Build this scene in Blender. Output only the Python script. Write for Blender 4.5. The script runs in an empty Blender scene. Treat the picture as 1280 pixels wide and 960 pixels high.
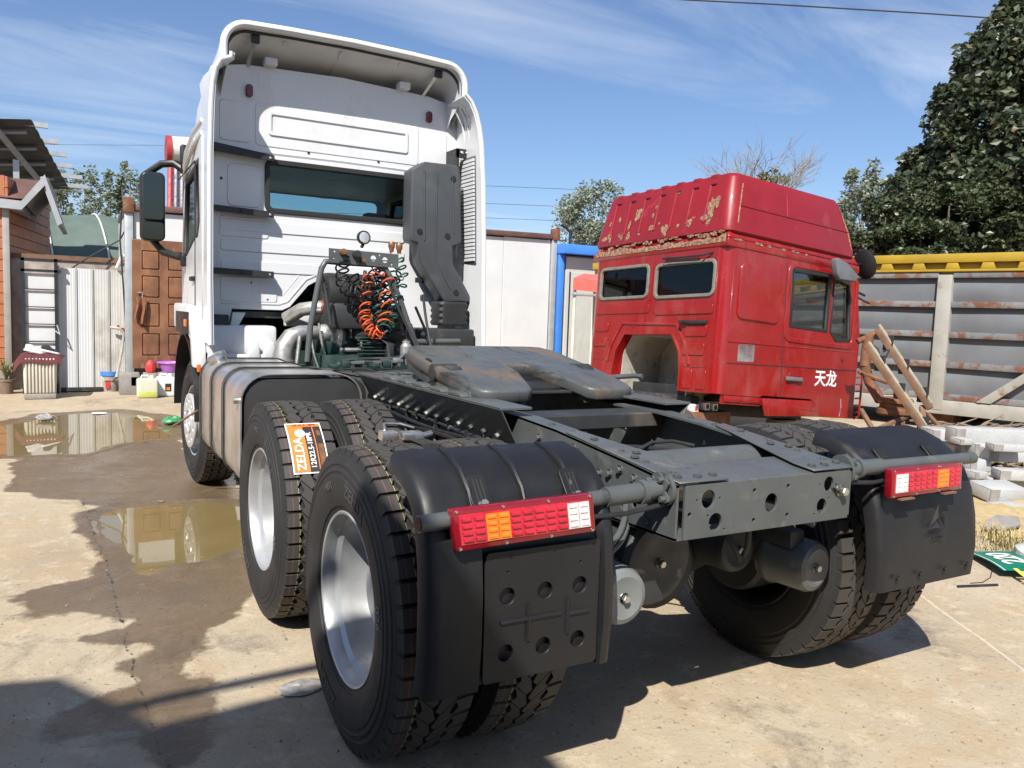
import bpy, bmesh, math, random
import numpy as np
from mathutils import Vector, Matrix, noise as mnoise
random.seed(7); rng = np.random.default_rng(7)
S = bpy.context.scene
COL = S.collection
PI = math.pi
# ---------------------------------------------------------------- camera (solved from the truck's known dimensions)
CAM = np.array([-2.0825, -2.6044, 1.5213]); YAW, PITCH, ROLL, FPX = .5134, -.0872, .0339, 1001.7
def cam_axes():
    cy, sy, cp, sp = math.cos(YAW), math.sin(YAW), math.cos(PITCH), math.sin(PITCH)
    f = np.array([sy*cp, cy*cp, sp]); r = np.array([cy, -sy, 0]); u = np.cross(r, f)
    c, s = math.cos(ROLL), math.sin(ROLL)
    return c*r+s*u, -s*r+c*u, f
CR, CU, CF = cam_axes()
def bp(px, py, ax, v):
    """ground / wall point seen at a photo pixel: ray cut with the plane ax = v"""
    d = CF+CR*(px-640)/FPX-CU*(py-480)/FPX
    i = 'xyz'.index(ax); t = (v-CAM[i])/d[i]
    return Vector(CAM+t*d)
cam = bpy.data.cameras.new('camera'); camo = bpy.data.objects.new('camera', cam); COL.objects.link(camo)
cam.sensor_width = 36; cam.lens = FPX/1280*36; cam.clip_end = 2000; cam.clip_start = .05
camo.matrix_world = Matrix(((CR[0], CU[0], -CF[0], CAM[0]), (CR[1], CU[1], -CF[1], CAM[1]), (CR[2], CU[2], -CF[2], CAM[2]), (0, 0, 0, 1)))
S.camera = camo
# ---------------------------------------------------------------- light
SUN_AZ, SUN_EL = math.radians(43), math.radians(47)      # light travels towards +x +y, down
SD = Vector((math.sin(SUN_AZ)*math.cos(SUN_EL), math.cos(SUN_AZ)*math.cos(SUN_EL), -math.sin(SUN_EL)))
sl = bpy.data.lights.new('sun', 'SUN'); sl.energy = 5.0; sl.angle = math.radians(.53); sl.color = (1, .955, .88)
so = bpy.data.objects.new('sun', sl); COL.objects.link(so); so.rotation_euler = SD.to_track_quat('-Z', 'Y').to_euler(); so.location = (-8, -9, 14)
W = bpy.data.worlds.new('World'); S.world = W; W.use_nodes = True
wn = W.node_tree.nodes; wl = W.node_tree.links; wn.clear()
out = wn.new('ShaderNodeOutputWorld'); bg = wn.new('ShaderNodeBackground'); sky = wn.new('ShaderNodeTexSky')
sky.sky_type = 'NISHITA'; sky.sun_disc = False; sky.sun_elevation = SUN_EL; sky.sun_rotation = math.atan2(-SD.x, -SD.y)
sky.altitude = 50; sky.air_density = 1.0; sky.dust_density = 1.0; sky.ozone_density = 3.0
bg.inputs['Strength'].default_value = .08
# thin cirrus: stretched noise on the sky direction, projected on a high flat layer
tc = wn.new('ShaderNodeTexCoord'); sep = wn.new('ShaderNodeSeparateXYZ'); wl.new(tc.outputs['Generated'], sep.inputs[0])
def wmath(op, a, b=None, c=None):
    n = wn.new('ShaderNodeMath'); n.operation = op
    for i, v in enumerate((a, b, c)):
        if v is None: continue
        if isinstance(v, (int, float)): n.inputs[i].default_value = v
        else: wl.new(v, n.inputs[i])
    return n.outputs[0]
zz = wmath('MAXIMUM', sep.outputs[2], .06); zz = wmath('ADD', zz, .12)
cx = wmath('DIVIDE', sep.outputs[0], zz); cy = wmath('DIVIDE', sep.outputs[1], zz)
cmb = wn.new('ShaderNodeCombineXYZ'); wl.new(cx, cmb.inputs[0]); wl.new(cy, cmb.inputs[1])
mp = wn.new('ShaderNodeMapping'); mp.inputs['Rotation'].default_value = (0, 0, math.radians(-24)); mp.inputs['Scale'].default_value = (.33, 1.25, 1)
wl.new(cmb.outputs[0], mp.inputs[0])
def wnoise(sc, det, rough, dist, vec):
    n = wn.new('ShaderNodeTexNoise'); n.inputs['Scale'].default_value = sc; n.inputs['Detail'].default_value = det
    n.inputs['Roughness'].default_value = rough; n.inputs['Distortion'].default_value = dist; wl.new(vec, n.inputs['Vector']); return n.outputs[0]
n1 = wnoise(1.5, 9, .62, .9, mp.outputs[0]); n2 = wnoise(.55, 3, .5, .2, cmb.outputs[0])
m1 = wmath('MULTIPLY', n1, n2); ra = wn.new('ShaderNodeValToRGB'); wl.new(m1, ra.inputs[0])
ra.color_ramp.elements[0].position = .24; ra.color_ramp.elements[0].color = (0, 0, 0, 1)
ra.color_ramp.elements[1].position = .42; ra.color_ramp.elements[1].color = (.38, .38, .38, 1)
mixc = wn.new('ShaderNodeMix'); mixc.data_type = 'RGBA'; wl.new(ra.outputs[0], mixc.inputs['Factor'])
tint = wn.new('ShaderNodeMix'); tint.data_type = 'RGBA'; tint.blend_type = 'MULTIPLY'; tint.inputs['Factor'].default_value = 1; wl.new(sky.outputs[0], tint.inputs['A']); tint.inputs['B'].default_value = (.98, 1.04, 1.16, 1); wl.new(tint.outputs['Result'], mixc.inputs['A']); mixc.inputs['B'].default_value = (8.6, 9.1, 9.9, 1)
wl.new(mixc.outputs['Result'], bg.inputs[0]); wl.new(bg.outputs[0], out.inputs[0])
S.view_settings.view_transform = 'Standard'; S.view_settings.look = 'None'; S.view_settings.exposure = .62; S.view_settings.gamma = 1
S.view_settings.use_curve_mapping = False
S.render.engine = 'CYCLES'; S.cycles.max_bounces = 7; S.cycles.transparent_max_bounces = 12; S.cycles.caustics_reflective = False; S.cycles.caustics_refractive = False

# ---------------------------------------------------------------- materials
MATS = {}
def mat(name, col, rough=.5, metal=0, var=.12, scale=6, bump=0, bscale=60, dirt=None, dpos=(.55, .7), dscale=4, coat=0, rvar=.1,
        dstretch=(1, 1, 1), emit=None, alpha=None, trans=0, ior=1.45, dirt2=None, spec=.5, drough=.8):
    m = bpy.data.materials.new(name); m.use_nodes = True; nt = m.node_tree; n = nt.nodes; l = nt.links
    b = n['Principled BSDF']; tcn = n.new('ShaderNodeTexCoord')
    def noi(sc, det=4, ro=.55, di=0, vec=None):
        t = n.new('ShaderNodeTexNoise'); t.inputs['Scale'].default_value = sc; t.inputs['Detail'].default_value = det
        t.inputs['Roughness'].default_value = ro; t.inputs['Distortion'].default_value = di; l.new(vec or tcn.outputs['Object'], t.inputs['Vector']); return t.outputs[0]
    def mix(fac, a, c):
        x = n.new('ShaderNodeMix'); x.data_type = 'RGBA'
        l.new(fac, x.inputs['Factor'])
        for s, v in (('A', a), ('B', c)):
            if isinstance(v, tuple): x.inputs[s].default_value = (*v[:3], 1)
            else: l.new(v, x.inputs[s])
        return x.outputs['Result']
    def ramp(f, p0, p1):
        x = n.new('ShaderNodeMapRange'); x.inputs['From Min'].default_value = p0; x.inputs['From Max'].default_value = p1; l.new(f, x.inputs[0]); return x.outputs[0]
    col = tuple(col)
    c = mix(ramp(noi(scale), .3, .7), tuple(max(0, x*(1-var)) for x in col), tuple(min(1, x*(1+var)) for x in col))
    r = n.new('ShaderNodeMapRange'); l.new(noi(scale*2.3), r.inputs[0]); r.inputs['From Min'].default_value = .3; r.inputs['From Max'].default_value = .7
    r.inputs['To Min'].default_value = max(.02, rough-rvar); r.inputs['To Max'].default_value = min(1, rough+rvar); ro = r.outputs[0]
    metal_out = None
    for k, dd in enumerate((dirt, dirt2)):
        if not dd: continue
        dcol, dp, dsc, dst = (dd, dpos, dscale, dstretch) if len(dd) == 3 and not isinstance(dd[0], tuple) else dd
        mpn = n.new('ShaderNodeMapping'); mpn.inputs['Scale'].default_value = dst; mpn.inputs['Location'].default_value = (3.1*k, 1.7*k, 0); l.new(tcn.outputs['Object'], mpn.inputs[0])
        f = ramp(noi(dsc, 7, .65, .3, mpn.outputs[0]), *dp)
        c = mix(f, c, dcol)
        x = n.new('ShaderNodeMix'); x.data_type = 'FLOAT'; l.new(f, x.inputs['Factor']); l.new(ro, x.inputs['A']); x.inputs['B'].default_value = drough; ro = x.outputs['Result']
        if metal:
            x = n.new('ShaderNodeMix'); x.data_type = 'FLOAT'; l.new(f, x.inputs['Factor'])
            if metal_out: l.new(metal_out, x.inputs['A'])
            else: x.inputs['A'].default_value = metal
            x.inputs['B'].default_value = 0; metal_out = x.outputs['Result']
    l.new(c, b.inputs['Base Color']); l.new(ro, b.inputs['Roughness'])
    b.inputs['Metallic'].default_value = metal
    if metal_out: l.new(metal_out, b.inputs['Metallic'])
    b.inputs['Coat Weight'].default_value = coat; b.inputs['Coat Roughness'].default_value = .08
    b.inputs['Transmission Weight'].default_value = trans; b.inputs['IOR'].default_value = ior; b.inputs['Specular IOR Level'].default_value = spec
    if alpha is not None: b.inputs['Alpha'].default_value = alpha
    if bump:
        bn = n.new('ShaderNodeBump'); bn.inputs['Strength'].default_value = bump; bn.inputs['Distance'].default_value = .01
        l.new(noi(bscale, 5), bn.inputs['Height']); l.new(bn.outputs[0], b.inputs['Normal'])
    MATS[name] = m
    return m
def leafmat(name, c0, c1, c2=None):
    m = bpy.data.materials.new(name); m.use_nodes = True; nt = m.node_tree; n = nt.nodes; l = nt.links
    b = n['Principled BSDF']; g = n.new('ShaderNodeNewGeometry'); x = n.new('ShaderNodeValToRGB'); l.new(g.outputs['Random Per Island'], x.inputs[0])
    x.color_ramp.elements[0].color = (*c0, 1); x.color_ramp.elements[1].color = (*c1, 1)
    if c2: e = x.color_ramp.elements.new(.93); e.color = (*c1, 1); x.color_ramp.elements[-1].color = (*c2, 1)
    l.new(x.outputs[0], b.inputs['Base Color']); b.inputs['Roughness'].default_value = .42
    tr = n.new('ShaderNodeBsdfTranslucent'); l.new(x.outputs[0], tr.inputs[0]); ms = n.new('ShaderNodeMixShader'); ms.inputs[0].default_value = .25
    l.new(b.outputs[0], ms.inputs[1]); l.new(tr.outputs[0], ms.inputs[2]); l.new(ms.outputs[0], n['Material Output'].inputs[0])
    MATS[name] = m

mat('white_paint', (.64, .65, .66), .3, var=.03, scale=1.5, coat=.3, dirt=((.46, .43, .38), (.58, .9), 4, (1, 1, .3)), dirt2=((.42, .39, .35), (.7, .84), 14, (1, 1, .5)), rvar=.06)
mat('inner_white', (.6, .61, .62), .6, var=.08, scale=3, dirt=((.38, .37, .35), (.55, .85), 4, (1, 1, 1)))
mat('chassis_grey', (.08, .088, .087), .4, var=.14, scale=5, bump=.06, dirt=((.19, .175, .15), (.58, .82), 7, (1, 1, 1)), dirt2=((.04, .038, .035), (.6, .72), 11, (1, 1, .6)))
mat('chamber_grey', (.17, .18, .175), .4, var=.1, dirt=((.1, .095, .085), (.58, .8), 6, (1, 1, 1)))
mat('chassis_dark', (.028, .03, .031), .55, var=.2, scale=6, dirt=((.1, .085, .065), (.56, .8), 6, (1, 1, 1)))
mat('black_plastic', (.0125, .0125, .0135), .47, var=.2, scale=4, bump=.06, bscale=300, dirt=((.045, .042, .038), (.6, .9), 5, (1, 1, .5)), dirt2=((.07, .064, .056), (.68, .84), 16, (1, 1, 1)))
mat('duct_plastic', (.055, .06, .066), .5, var=.1, scale=4, bump=.06, bscale=250, dirt=((.1, .1, .095), (.55, .85), 3, (1, 1, 1)))
mat('black_metal', (.022, .023, .025), .5, var=.2, dirt=((.09, .07, .05), (.6, .8), 12, (1, 1, 1)))
mat('rim_silver', (.43, .44, .45), .42, metal=.5, var=.06, scale=5, dirt=((.3, .27, .22), (.6, .85), 7, (1, 1, 1)))
mat('hub_silver', (.6, .61, .62), .35, metal=.4, var=.06, dirt=((.3, .28, .24), (.58, .8), 10, (1, 1, 1)))
mat('alu_tank', (.66, .64, .61), .36, metal=.88, var=.1, scale=3, bump=.03, bscale=14, dirt=((.34, .29, .22), (.62, .9), 4, (1, 1, .3)), rvar=.1)
mat('bright_steel', (.55, .54, .5), .35, metal=.9, var=.15, scale=20, dirt=((.22, .15, .1), (.6, .75), 25, (1, 1, 1)))
mat('cast_alu', (.45, .44, .42), .42, metal=.75, var=.15, scale=14, bump=.1, bscale=120, dirt=((.2, .17, .13), (.55, .75), 14, (1, 1, 1)))
mat('fifth_plate', (.075, .08, .08), .45, var=.15, scale=7, bump=.12, bscale=40, dirt=((.15, .1, .062), (.52, .66), 4.5, (1, .3, 1)), dirt2=((.025, .023, .02), (.55, .66), 8, (1, .3, 1)), drough=.6)
mat('grease', (.02, .019, .018), .35, var=.3, scale=10, bump=.3, bscale=60)
mat('engine_green', (.012, .035, .03), .5, var=.3, scale=10, dirt=((.05, .045, .035), (.5, .75), 10, (1, 1, 1)))
mat('rubber', (.018, .018, .019), .6, var=.2, scale=10)
mat('orange_hose', (.62, .11, .035), .4, var=.12, scale=12)
mat('green_hose', (.015, .09, .07), .4, var=.2)
mat('brass', (.28, .13, .06), .45, metal=.5, var=.25, scale=20)
mat('silicone_red', (.28, .05, .03), .6)
mat('red_lens', (.22, .005, .012), .08, var=.08, scale=20, coat=.6)
mat('red_cell', (.5, .012, .032), .08, var=.3, scale=30, coat=.8)
mat('amber_cell', (.8, .2, .01), .12, var=.15, scale=40, coat=.8)
mat('clear_cell', (.72, .68, .66), .12, var=.15, scale=40, coat=.8)
mat('lamp_red', (.12, .012, .012), .2, coat=.5)
mat('orange_lens', (.75, .12, .01), .2, coat=.5)
mat('lamp_glass', (.62, .62, .6), .08, var=.2, scale=60, coat=.8, metal=.5)
mat('mirror_glass', (.07, .08, .085), .03, metal=1, var=.02, rvar=.01)
mat('cab_glass', (.012, .03, .036), .04, var=.05, coat=.7, rvar=.02)
mat('seal', (.02, .02, .02), .65)
mat('clear_glass', (.85, .9, .9), .03, trans=1, ior=1.1, var=.02, rvar=.01, alpha=.35)
mat('red_paint', (.25, .008, .0075), .28, var=.1, scale=2.5, coat=.55, rvar=.07, dirt=((.3, .06, .055), (.52, .86), 3.2, (1, 1, .5)), dirt2=((.12, .02, .02), (.62, .78), 9, (1, 1, .3)), drough=.55)
mat('red_fade', (.23, .01, .014), .4, var=.1, scale=2, coat=.25, dirt=((.42, .07, .09), (.6, .9), 2.5, (1, 1, 1)), drough=.55)
mat('red_cab_groove', (.09, .008, .012), .6)
mat('red_cab_inside', (.46, .44, .38), .7, var=.12, scale=5, dirt=((.2, .13, .08), (.55, .72), 6, (1, 1, 1)))
mat('old_seal', (.17, .16, .135), .8, var=.2, scale=15)
mat('decal', (.36, .36, .37), .35, var=.25, scale=10, dirt=((.4, .05, .05), (.55, .7), 9, (1, 1, 1)))
mat('white_letter', (.78, .78, .78), .5, var=.03)
mat('yellow_letter', (.75, .6, .08), .5, var=.05)
mat('peel', (.29, .2, .115), .85, var=.45, scale=40, bump=.6, bscale=120, dirt=((.2, .06, .04), (.46, .56), 26, (1, 1, 1)), dirt2=((.5, .44, .33), (.58, .68), 45, (1, 1, 1)))
mat('grey_plastic', (.13, .14, .15), .5, var=.1)
mat('steel_grey', (.15, .158, .168), .6, var=.12, scale=2, dirt=((.16, .15, .15), (.52, .8), 2.5, (1, 1, .3)), dirt2=((.2, .08, .04), (.66, .76), 3, (1, 1, .25)))
mat('rust_rib', (.18, .18, .18), .7, var=.15, scale=3, dirt=((.17, .07, .04), (.47, .58), 5, (1, 1, 1)))
mat('pale_beam', (.32, .305, .27), .7, var=.12, scale=4, dirt=((.24, .11, .05), (.58, .7), 5, (1, 1, .5)))
mat('rust', (.16, .07, .036), .85, var=.35, scale=9, bump=.3, bscale=60, dirt=((.24, .13, .07), (.55, .72), 8, (1, 1, 1)))
mat('rust_light', (.17, .1, .062), .8, var=.25, scale=9, bump=.25, bscale=60, dirt=((.2, .09, .05), (.52, .68), 9, (1, 1, 1)))
mat('old_wood', (.3, .265, .2), .85, var=.2, scale=10, bump=.3, bscale=40)
mat('yellow_paint', (.36, .235, .02), .5, var=.1, scale=3, dirt=((.3, .16, .05), (.6, .75), 5, (1, 1, 1)))
mat('granite', (.38, .38, .375), .75, var=.1, scale=4, bump=.2, bscale=90, dirt=((.3, .3, .29), (.55, .62), 70, (1, 1, 1)), dirt2=((.27, .26, .25), (.62, .8), 2.5, (1, 1, 1)))
mat('sand', (.42, .32, .165), .95, var=.18, scale=14, bump=.6, bscale=90, dirt=((.36, .29, .17), (.55, .75), 6, (1, 1, 1)))
mat('dry_grass', (.36, .3, .14), .9, var=.35, scale=6)
mat('sticks', (.19, .145, .1), .9, var=.4, scale=3)
mat('sign_green', (.0, .16, .1), .35, var=.08)
mat('panel_white', (.58, .59, .59), .5, var=.05, scale=1.5, dirt=((.5, .48, .43), (.56, .85), 2, (1, 1, .3)))
mat('panel_grey', (.5, .5, .47), .6, var=.06, scale=3, dirt=((.36, .33, .28), (.58, .8), 3, (1, 1, .25)))
mat('brown_rail', (.13, .07, .055), .6, var=.2)
mat('blue_paint', (.05, .2, .62), .45, var=.08, scale=2, dirt=((.2, .3, .5), (.65, .85), 3, (1, 1, .4)))
mat('canopy_red', (.62, .13, .1), .7, var=.1)
mat('gate_white', (.56, .57, .57), .5, var=.04, scale=2, dirt=((.42, .38, .3), (.6, .9), 2.2, (1, 1, .35)))
mat('gate_dirty', (.5, .49, .46), .55, var=.08, scale=3, dirt=((.26, .22, .16), (.5, .75), 2.2, (1, 1, .4)))
mat('door_brown', (.2, .092, .046), .5, var=.35, scale=4, bump=.15, bscale=30, dirt=((.12, .045, .025), (.46, .66), 3.4, (1, 1, .3)), dirt2=((.3, .19, .115), (.56, .7), 6, (1, 1, .25)))
mat('siding_orange', (.36, .13, .06), .55, var=.12, scale=5)
mat('trim_grey', (.3, .29, .27), .6, var=.1)
mat('roof_dark', (.07, .075, .08), .6, var=.15, scale=3)
mat('fascia', (.34, .35, .37), .6, var=.1)
mat('galv', (.42, .44, .44), .45, metal=.4, var=.12, scale=5)
mat('tarp_green', (.1, .135, .115), .7, var=.12, scale=2.5, bump=.3, bscale=4)
mat('rope', (.6, .58, .5), .8)
mat('dirty_wall', (.33, .28, .24), .9, var=.35, scale=5)
mat('concrete_block', (.25, .23, .21), .9, var=.2, scale=8, bump=.4, bscale=60)
mat('cream_plastic', (.55, .52, .44), .5, var=.06, dirt=((.36, .32, .25), (.58, .8), 6, (1, 1, .4)))
mat('maroon_cloth', (.11, .03, .035), .95, var=.2, scale=20, bump=.4, bscale=120)
mat('brown_cloth', (.2, .085, .04), .95, var=.2, scale=20, bump=.4, bscale=120)
mat('shoe_white', (.7, .7, .68), .6); mat('shoe_black', (.03, .03, .035), .6)
mat('jerry_yellow', (.55, .55, .43), .35, var=.05)
mat('jerry_white', (.62, .66, .66), .35, var=.05)
mat('liquid', (.42, .46, .1), .3)
mat('purple', (.42, .14, .5), .4, var=.05); mat('caster_dark', (.1, .055, .045), .9, var=.2)  # last one: dark tone for the unseen shadow caster, keeps its bounce light low
mat('bag_red', (.55, .04, .04), .5, var=.2, scale=20)
mat('bucket_grey', (.33, .31, .28), .6, var=.3, scale=8); mat('blue_rim', (.06, .2, .55), .4)
mat('terracotta', (.2, .14, .1), .8, var=.2)
mat('bark', (.13, .1, .07), .9, var=.3, scale=10, bump=.5, bscale=30)
mat('pale_bark', (.24, .21, .18), .9, var=.3, scale=10)
mat('wire', (.03, .03, .035), .6)
mat('tank_white', (.62, .6, .55), .5, var=.08, dirt=((.25, .1, .05), (.6, .7), 12, (1, 1, 1)))
mat('tank_red', (.36, .04, .04), .5, var=.15)
mat('tube_dark', (.1, .09, .11), .25, var=.2)
mat('bag_clear', (.3, .29, .275), .25, var=.3, scale=30)
mat('bag_green', (.05, .25, .1), .5, var=.3)
mat('orange_label', (.75, .2, .04), .45, var=.04); mat('black_label', (.03, .028, .028), .5); mat('white_label', (.8, .8, .78), .5); mat('ribbon', (.7, .66, .6), .5)
mat('rubber_letter', (.06, .06, .062), .7)
mat('blue_shed', (.2, .3, .42), .6)
leafmat('leaf_dark', (.026, .04, .02), (.085, .105, .052), (.2, .15, .085))
leafmat('leaf_hedge', (.03, .045, .018), (.075, .092, .036), (.13, .12, .06))
leafmat('leaf_poplar', (.15, .18, .125), (.29, .32, .235))
leafmat('leaf_mid', (.12, .15, .09), (.24, .27, .18))
leafmat('leaf_pot', (.12, .13, .05), (.25, .24, .1))

# ---------------------------------------------------------------- mesh builder
class MB:
    def __init__(s): s.v = []; s.f = []
    def add(s, vs, fs):
        o = len(s.v); s.v += [tuple(v) for v in vs]; s.f += [tuple(i+o for i in f) for f in fs]; return s
    def box(s, x0, x1, y0, y1, z0, z1, M=None):
        vs = [Vector((x, y, z)) for x in (x0, x1) for y in (y0, y1) for z in (z0, z1)]
        if M: vs = [M @ v for v in vs]
        return s.add(vs, [(0, 1, 3, 2), (4, 6, 7, 5), (0, 4, 5, 1), (2, 3, 7, 6), (0, 2, 6, 4), (1, 5, 7, 3)])
    def hexa(s, p):   # 8 points: bottom 4 ccw, top 4 ccw
        return s.add(p, [(3, 2, 1, 0), (4, 5, 6, 7), (0, 1, 5, 4), (1, 2, 6, 5), (2, 3, 7, 6), (3, 0, 4, 7)])
    def prism(s, poly, a, b, axis='x', M=None):
        n = len(poly); vs = []
        for t in (a, b):
            for p, q in poly:
                v = Vector({'x': (t, p, q), 'y': (p, t, q), 'z': (p, q, t)}[axis]); vs.append(M @ v if M else v)
        fs = [tuple(range(n))[::-1], tuple(range(n, 2*n))]+[(i, (i+1) % n, n+(i+1) % n, n+i) for i in range(n)]
        return s.add(vs, fs)
    def tube(s, path, r, n=8, closed=False, caps=True):
        path = [Vector(p) for p in path]; N = len(path); rr = r if hasattr(r, '__len__') else [r]*N
        vs = []; up = None
        for i, p in enumerate(path):
            a = path[(i-1) % N] if closed else path[max(0, i-1)]; b = path[(i+1) % N] if closed else path[min(N-1, i+1)]
            t = (b-a)
            t = t.normalized() if t.length > 1e-9 else Vector((0, 0, 1))
            if up is None: up = Vector((0, 0, 1)) if abs(t.z) < .9 else Vector((1, 0, 0))
            x = up-t*up.dot(t); x = x.normalized() if x.length > 1e-6 else t.orthogonal().normalized(); y = t.cross(x); up = x
            for k in range(n):
                th = 2*PI*k/n; vs.append(p+rr[i]*(math.cos(th)*x+math.sin(th)*y))
        fs = []
        for i in range(N if closed else N-1):
            j = (i+1) % N
            for k in range(n): fs.append((i*n+k, i*n+(k+1) % n, j*n+(k+1) % n, j*n+k))
        if caps and not closed: fs += [tuple(range(n))[::-1], tuple((N-1)*n+k for k in range(n))]
        return s.add(vs, fs)
    def cyl(s, p0, p1, r0, r1=None, n=16): return s.tube([p0, p1], [r0, r0 if r1 is None else r1], n)
    def lathe(s, prof, n=32, M=None, axis='z'):
        """prof: (radius, height) list, closed or ending on the axis"""
        vs = []; fs = []; m = len(prof)
        for k in range(n):
            th = 2*PI*k/n; c, sn = math.cos(th), math.sin(th)
            for r, h in prof:
                v = Vector({'z': (r*c, r*sn, h), 'x': (h, r*c, r*sn), 'y': (r*c, h, r*sn)}[axis]); vs.append(M @ v if M else v)
        for k in range(n):
            j = (k+1) % n
            for i in range(m-1):
                fs.append((k*m+i, j*m+i, j*m+i+1, k*m+i+1))
        return s.add(vs, fs)
    def grid(s, P, close_u=False):
        nu = len(P); nv = len(P[0]); vs = [p for r in P for p in r]; fs = []
        for i in range(nu if close_u else nu-1):
            for j in range(nv-1): fs.append((i*nv+j, i*nv+j+1, ((i+1) % nu)*nv+j+1, ((i+1) % nu)*nv+j))
        return s.add(vs, fs)
    def mesh(s, name, bevel=0, seg=2, angle=35, solid=0, merge=False):
        me = bpy.data.meshes.new(name); me.from_pydata([tuple(v) for v in s.v], [], s.f)
        bm = bmesh.new(); bm.from_mesh(me)
        if merge: bmesh.ops.remove_doubles(bm, verts=bm.verts, dist=1e-5)
        bmesh.ops.recalc_face_normals(bm, faces=bm.faces)
        if solid: bmesh.ops.solidify(bm, geom=bm.faces[:], thickness=solid)
        if bevel:
            es = [e for e in bm.edges if len(e.link_faces) == 2 and e.calc_face_angle(0) > .5]
            bmesh.ops.bevel(bm, geom=es, offset=bevel, segments=seg, profile=.5, affect='EDGES', clamp_overlap=True)
        bm.to_mesh(me); bm.free()
        me.polygons.foreach_set('use_smooth', [True]*len(me.polygons)); me.set_sharp_from_angle(angle=math.radians(angle)); me.update()
        return me
    def build(s, name, m, parent=None, **k):
        return link(name, s.mesh(name, **k), m, parent)
def link(name, me, m, parent=None):
    o = bpy.data.objects.new(name, me); COL.objects.link(o)
    if m and not me.materials: me.materials.append(MATS[m] if isinstance(m, str) else m)
    if parent: child(o, parent)
    return o
def child(o, parent):
    o.parent = parent
    if not parent.get('local') and parent.parent is None: o.matrix_parent_inverse = parent.matrix_basis.inverted()
def thing(name, label, cat, loc=(0, 0, 0), group=None, local=None):
    o = bpy.data.objects.new(name, None); COL.objects.link(o); o.location = loc; o.empty_display_size = .2
    if local is not None: o.matrix_basis = local; o['local'] = 1
    return tag(o, label, cat, group)
def tag(o, label, cat, group=None):
    o['label'] = label; o['category'] = cat
    if group: o['group'] = group
    return o
def struct(o): o['kind'] = 'structure'; return o
def stuff(o): o['kind'] = 'stuff'; return o
def part(name, parent):      # an empty part that carries sub-parts
    o = bpy.data.objects.new(name, None); COL.objects.link(o); o.empty_display_size = .05; child(o, parent); return o
def copy_tree(o, parent=None):
    c = o.copy(); COL.objects.link(c)
    if parent: c.parent = parent
    for ch in o.children: copy_tree(ch, c)
    return c
def plate(outline, holes, th, bevel=0):
    """flat plate with real holes: mesh in XY, thickness th along z, centred"""
    cu = bpy.data.curves.new('plate', 'CURVE'); cu.dimensions = '2D'; cu.fill_mode = 'BOTH'; cu.extrude = th/2; cu.bevel_depth = bevel; cu.bevel_resolution = 1
    def spl(pts):
        sp = cu.splines.new('POLY'); sp.points.add(len(pts)-1)
        for q, p in zip(sp.points, pts): q.co = (p[0], p[1], 0, 1)
        sp.use_cyclic_u = True
    spl(outline)
    for h in holes:
        if len(h) == 3: x, y, r = h; rx = ry = r
        else: x, y, rx, ry = h
        spl([(x+rx*math.cos(2*PI*k/14), y+ry*math.sin(2*PI*k/14)) for k in range(14)])
    ob = bpy.data.objects.new('tmp', cu); dg = bpy.context.evaluated_depsgraph_get(); COL.objects.link(ob); dg.update()
    me = bpy.data.meshes.new_from_object(ob.evaluated_get(dg)); bpy.data.objects.remove(ob)
    return me
def text_mesh(s, size=1, ext=.002, bold=0, align='CENTER'):
    cu = bpy.data.curves.new('t', 'FONT'); cu.body = s; cu.size = size; cu.extrude = ext; cu.offset = bold; cu.align_x = align; cu.align_y = 'CENTER'; cu.resolution_u = 3
    ob = bpy.data.objects.new('tmp', cu); COL.objects.link(ob); dg = bpy.context.evaluated_depsgraph_get(); dg.update()
    me = bpy.data.meshes.new_from_object(ob.evaluated_get(dg)); bpy.data.objects.remove(ob)
    me.materials.clear()
    return me
def xform(me, M): me.transform(M); me.update(); return me
def frameM(o, x, y, z=None):
    """matrix with columns x, y, z at origin o"""
    x = Vector(x).normalized(); y = Vector(y).normalized(); z = x.cross(y).normalized() if z is None else Vector(z).normalized()
    M = Matrix.Identity(4)
    for i in range(3): M[i][0] = x[i]; M[i][1] = y[i]; M[i][2] = z[i]; M[i][3] = o[i]
    return M
_bolts = {}
def bolt_mesh(r, h, m):
    k = (r, h, m)
    if k not in _bolts:
        b = MB().lathe([(0, 0), (r*1.35, 0), (r*1.35, h*.2), (r*1.3, h*.25)], 12).lathe([(r, h*.2), (r, h*.9), (r*.85, h), (0, h)], 6)
        me = b.mesh('bolt', angle=25); me.materials.append(MATS[m]); _bolts[k] = me
    return _bolts[k]
def bolt(p, n, parent, r=.011, h=.014, m='chassis_grey', name='bolt'):
    o = bpy.data.objects.new(name, bolt_mesh(r, h, m)); COL.objects.link(o)
    q = Vector(n).to_track_quat('Z', 'Y'); Mw = Matrix.Translation(Vector(p)) @ q.to_matrix().to_4x4()
    o.parent = parent
    if not parent.get('local') and parent.parent is None: o.matrix_parent_inverse = parent.matrix_basis.inverted()
    o.matrix_basis = Mw
    return o
def rrect(x0, x1, y0, y1, r, n=4):
    pts = []
    for cx_, cy_, a in ((x1-r, y1-r, 0), (x0+r, y1-r, 90), (x0+r, y0+r, 180), (x1-r, y0+r, 270)):
        for k in range(n+1):
            t = math.radians(a+90*k/n); pts.append((cx_+r*math.cos(t), cy_+r*math.sin(t)))
    return pts
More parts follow.
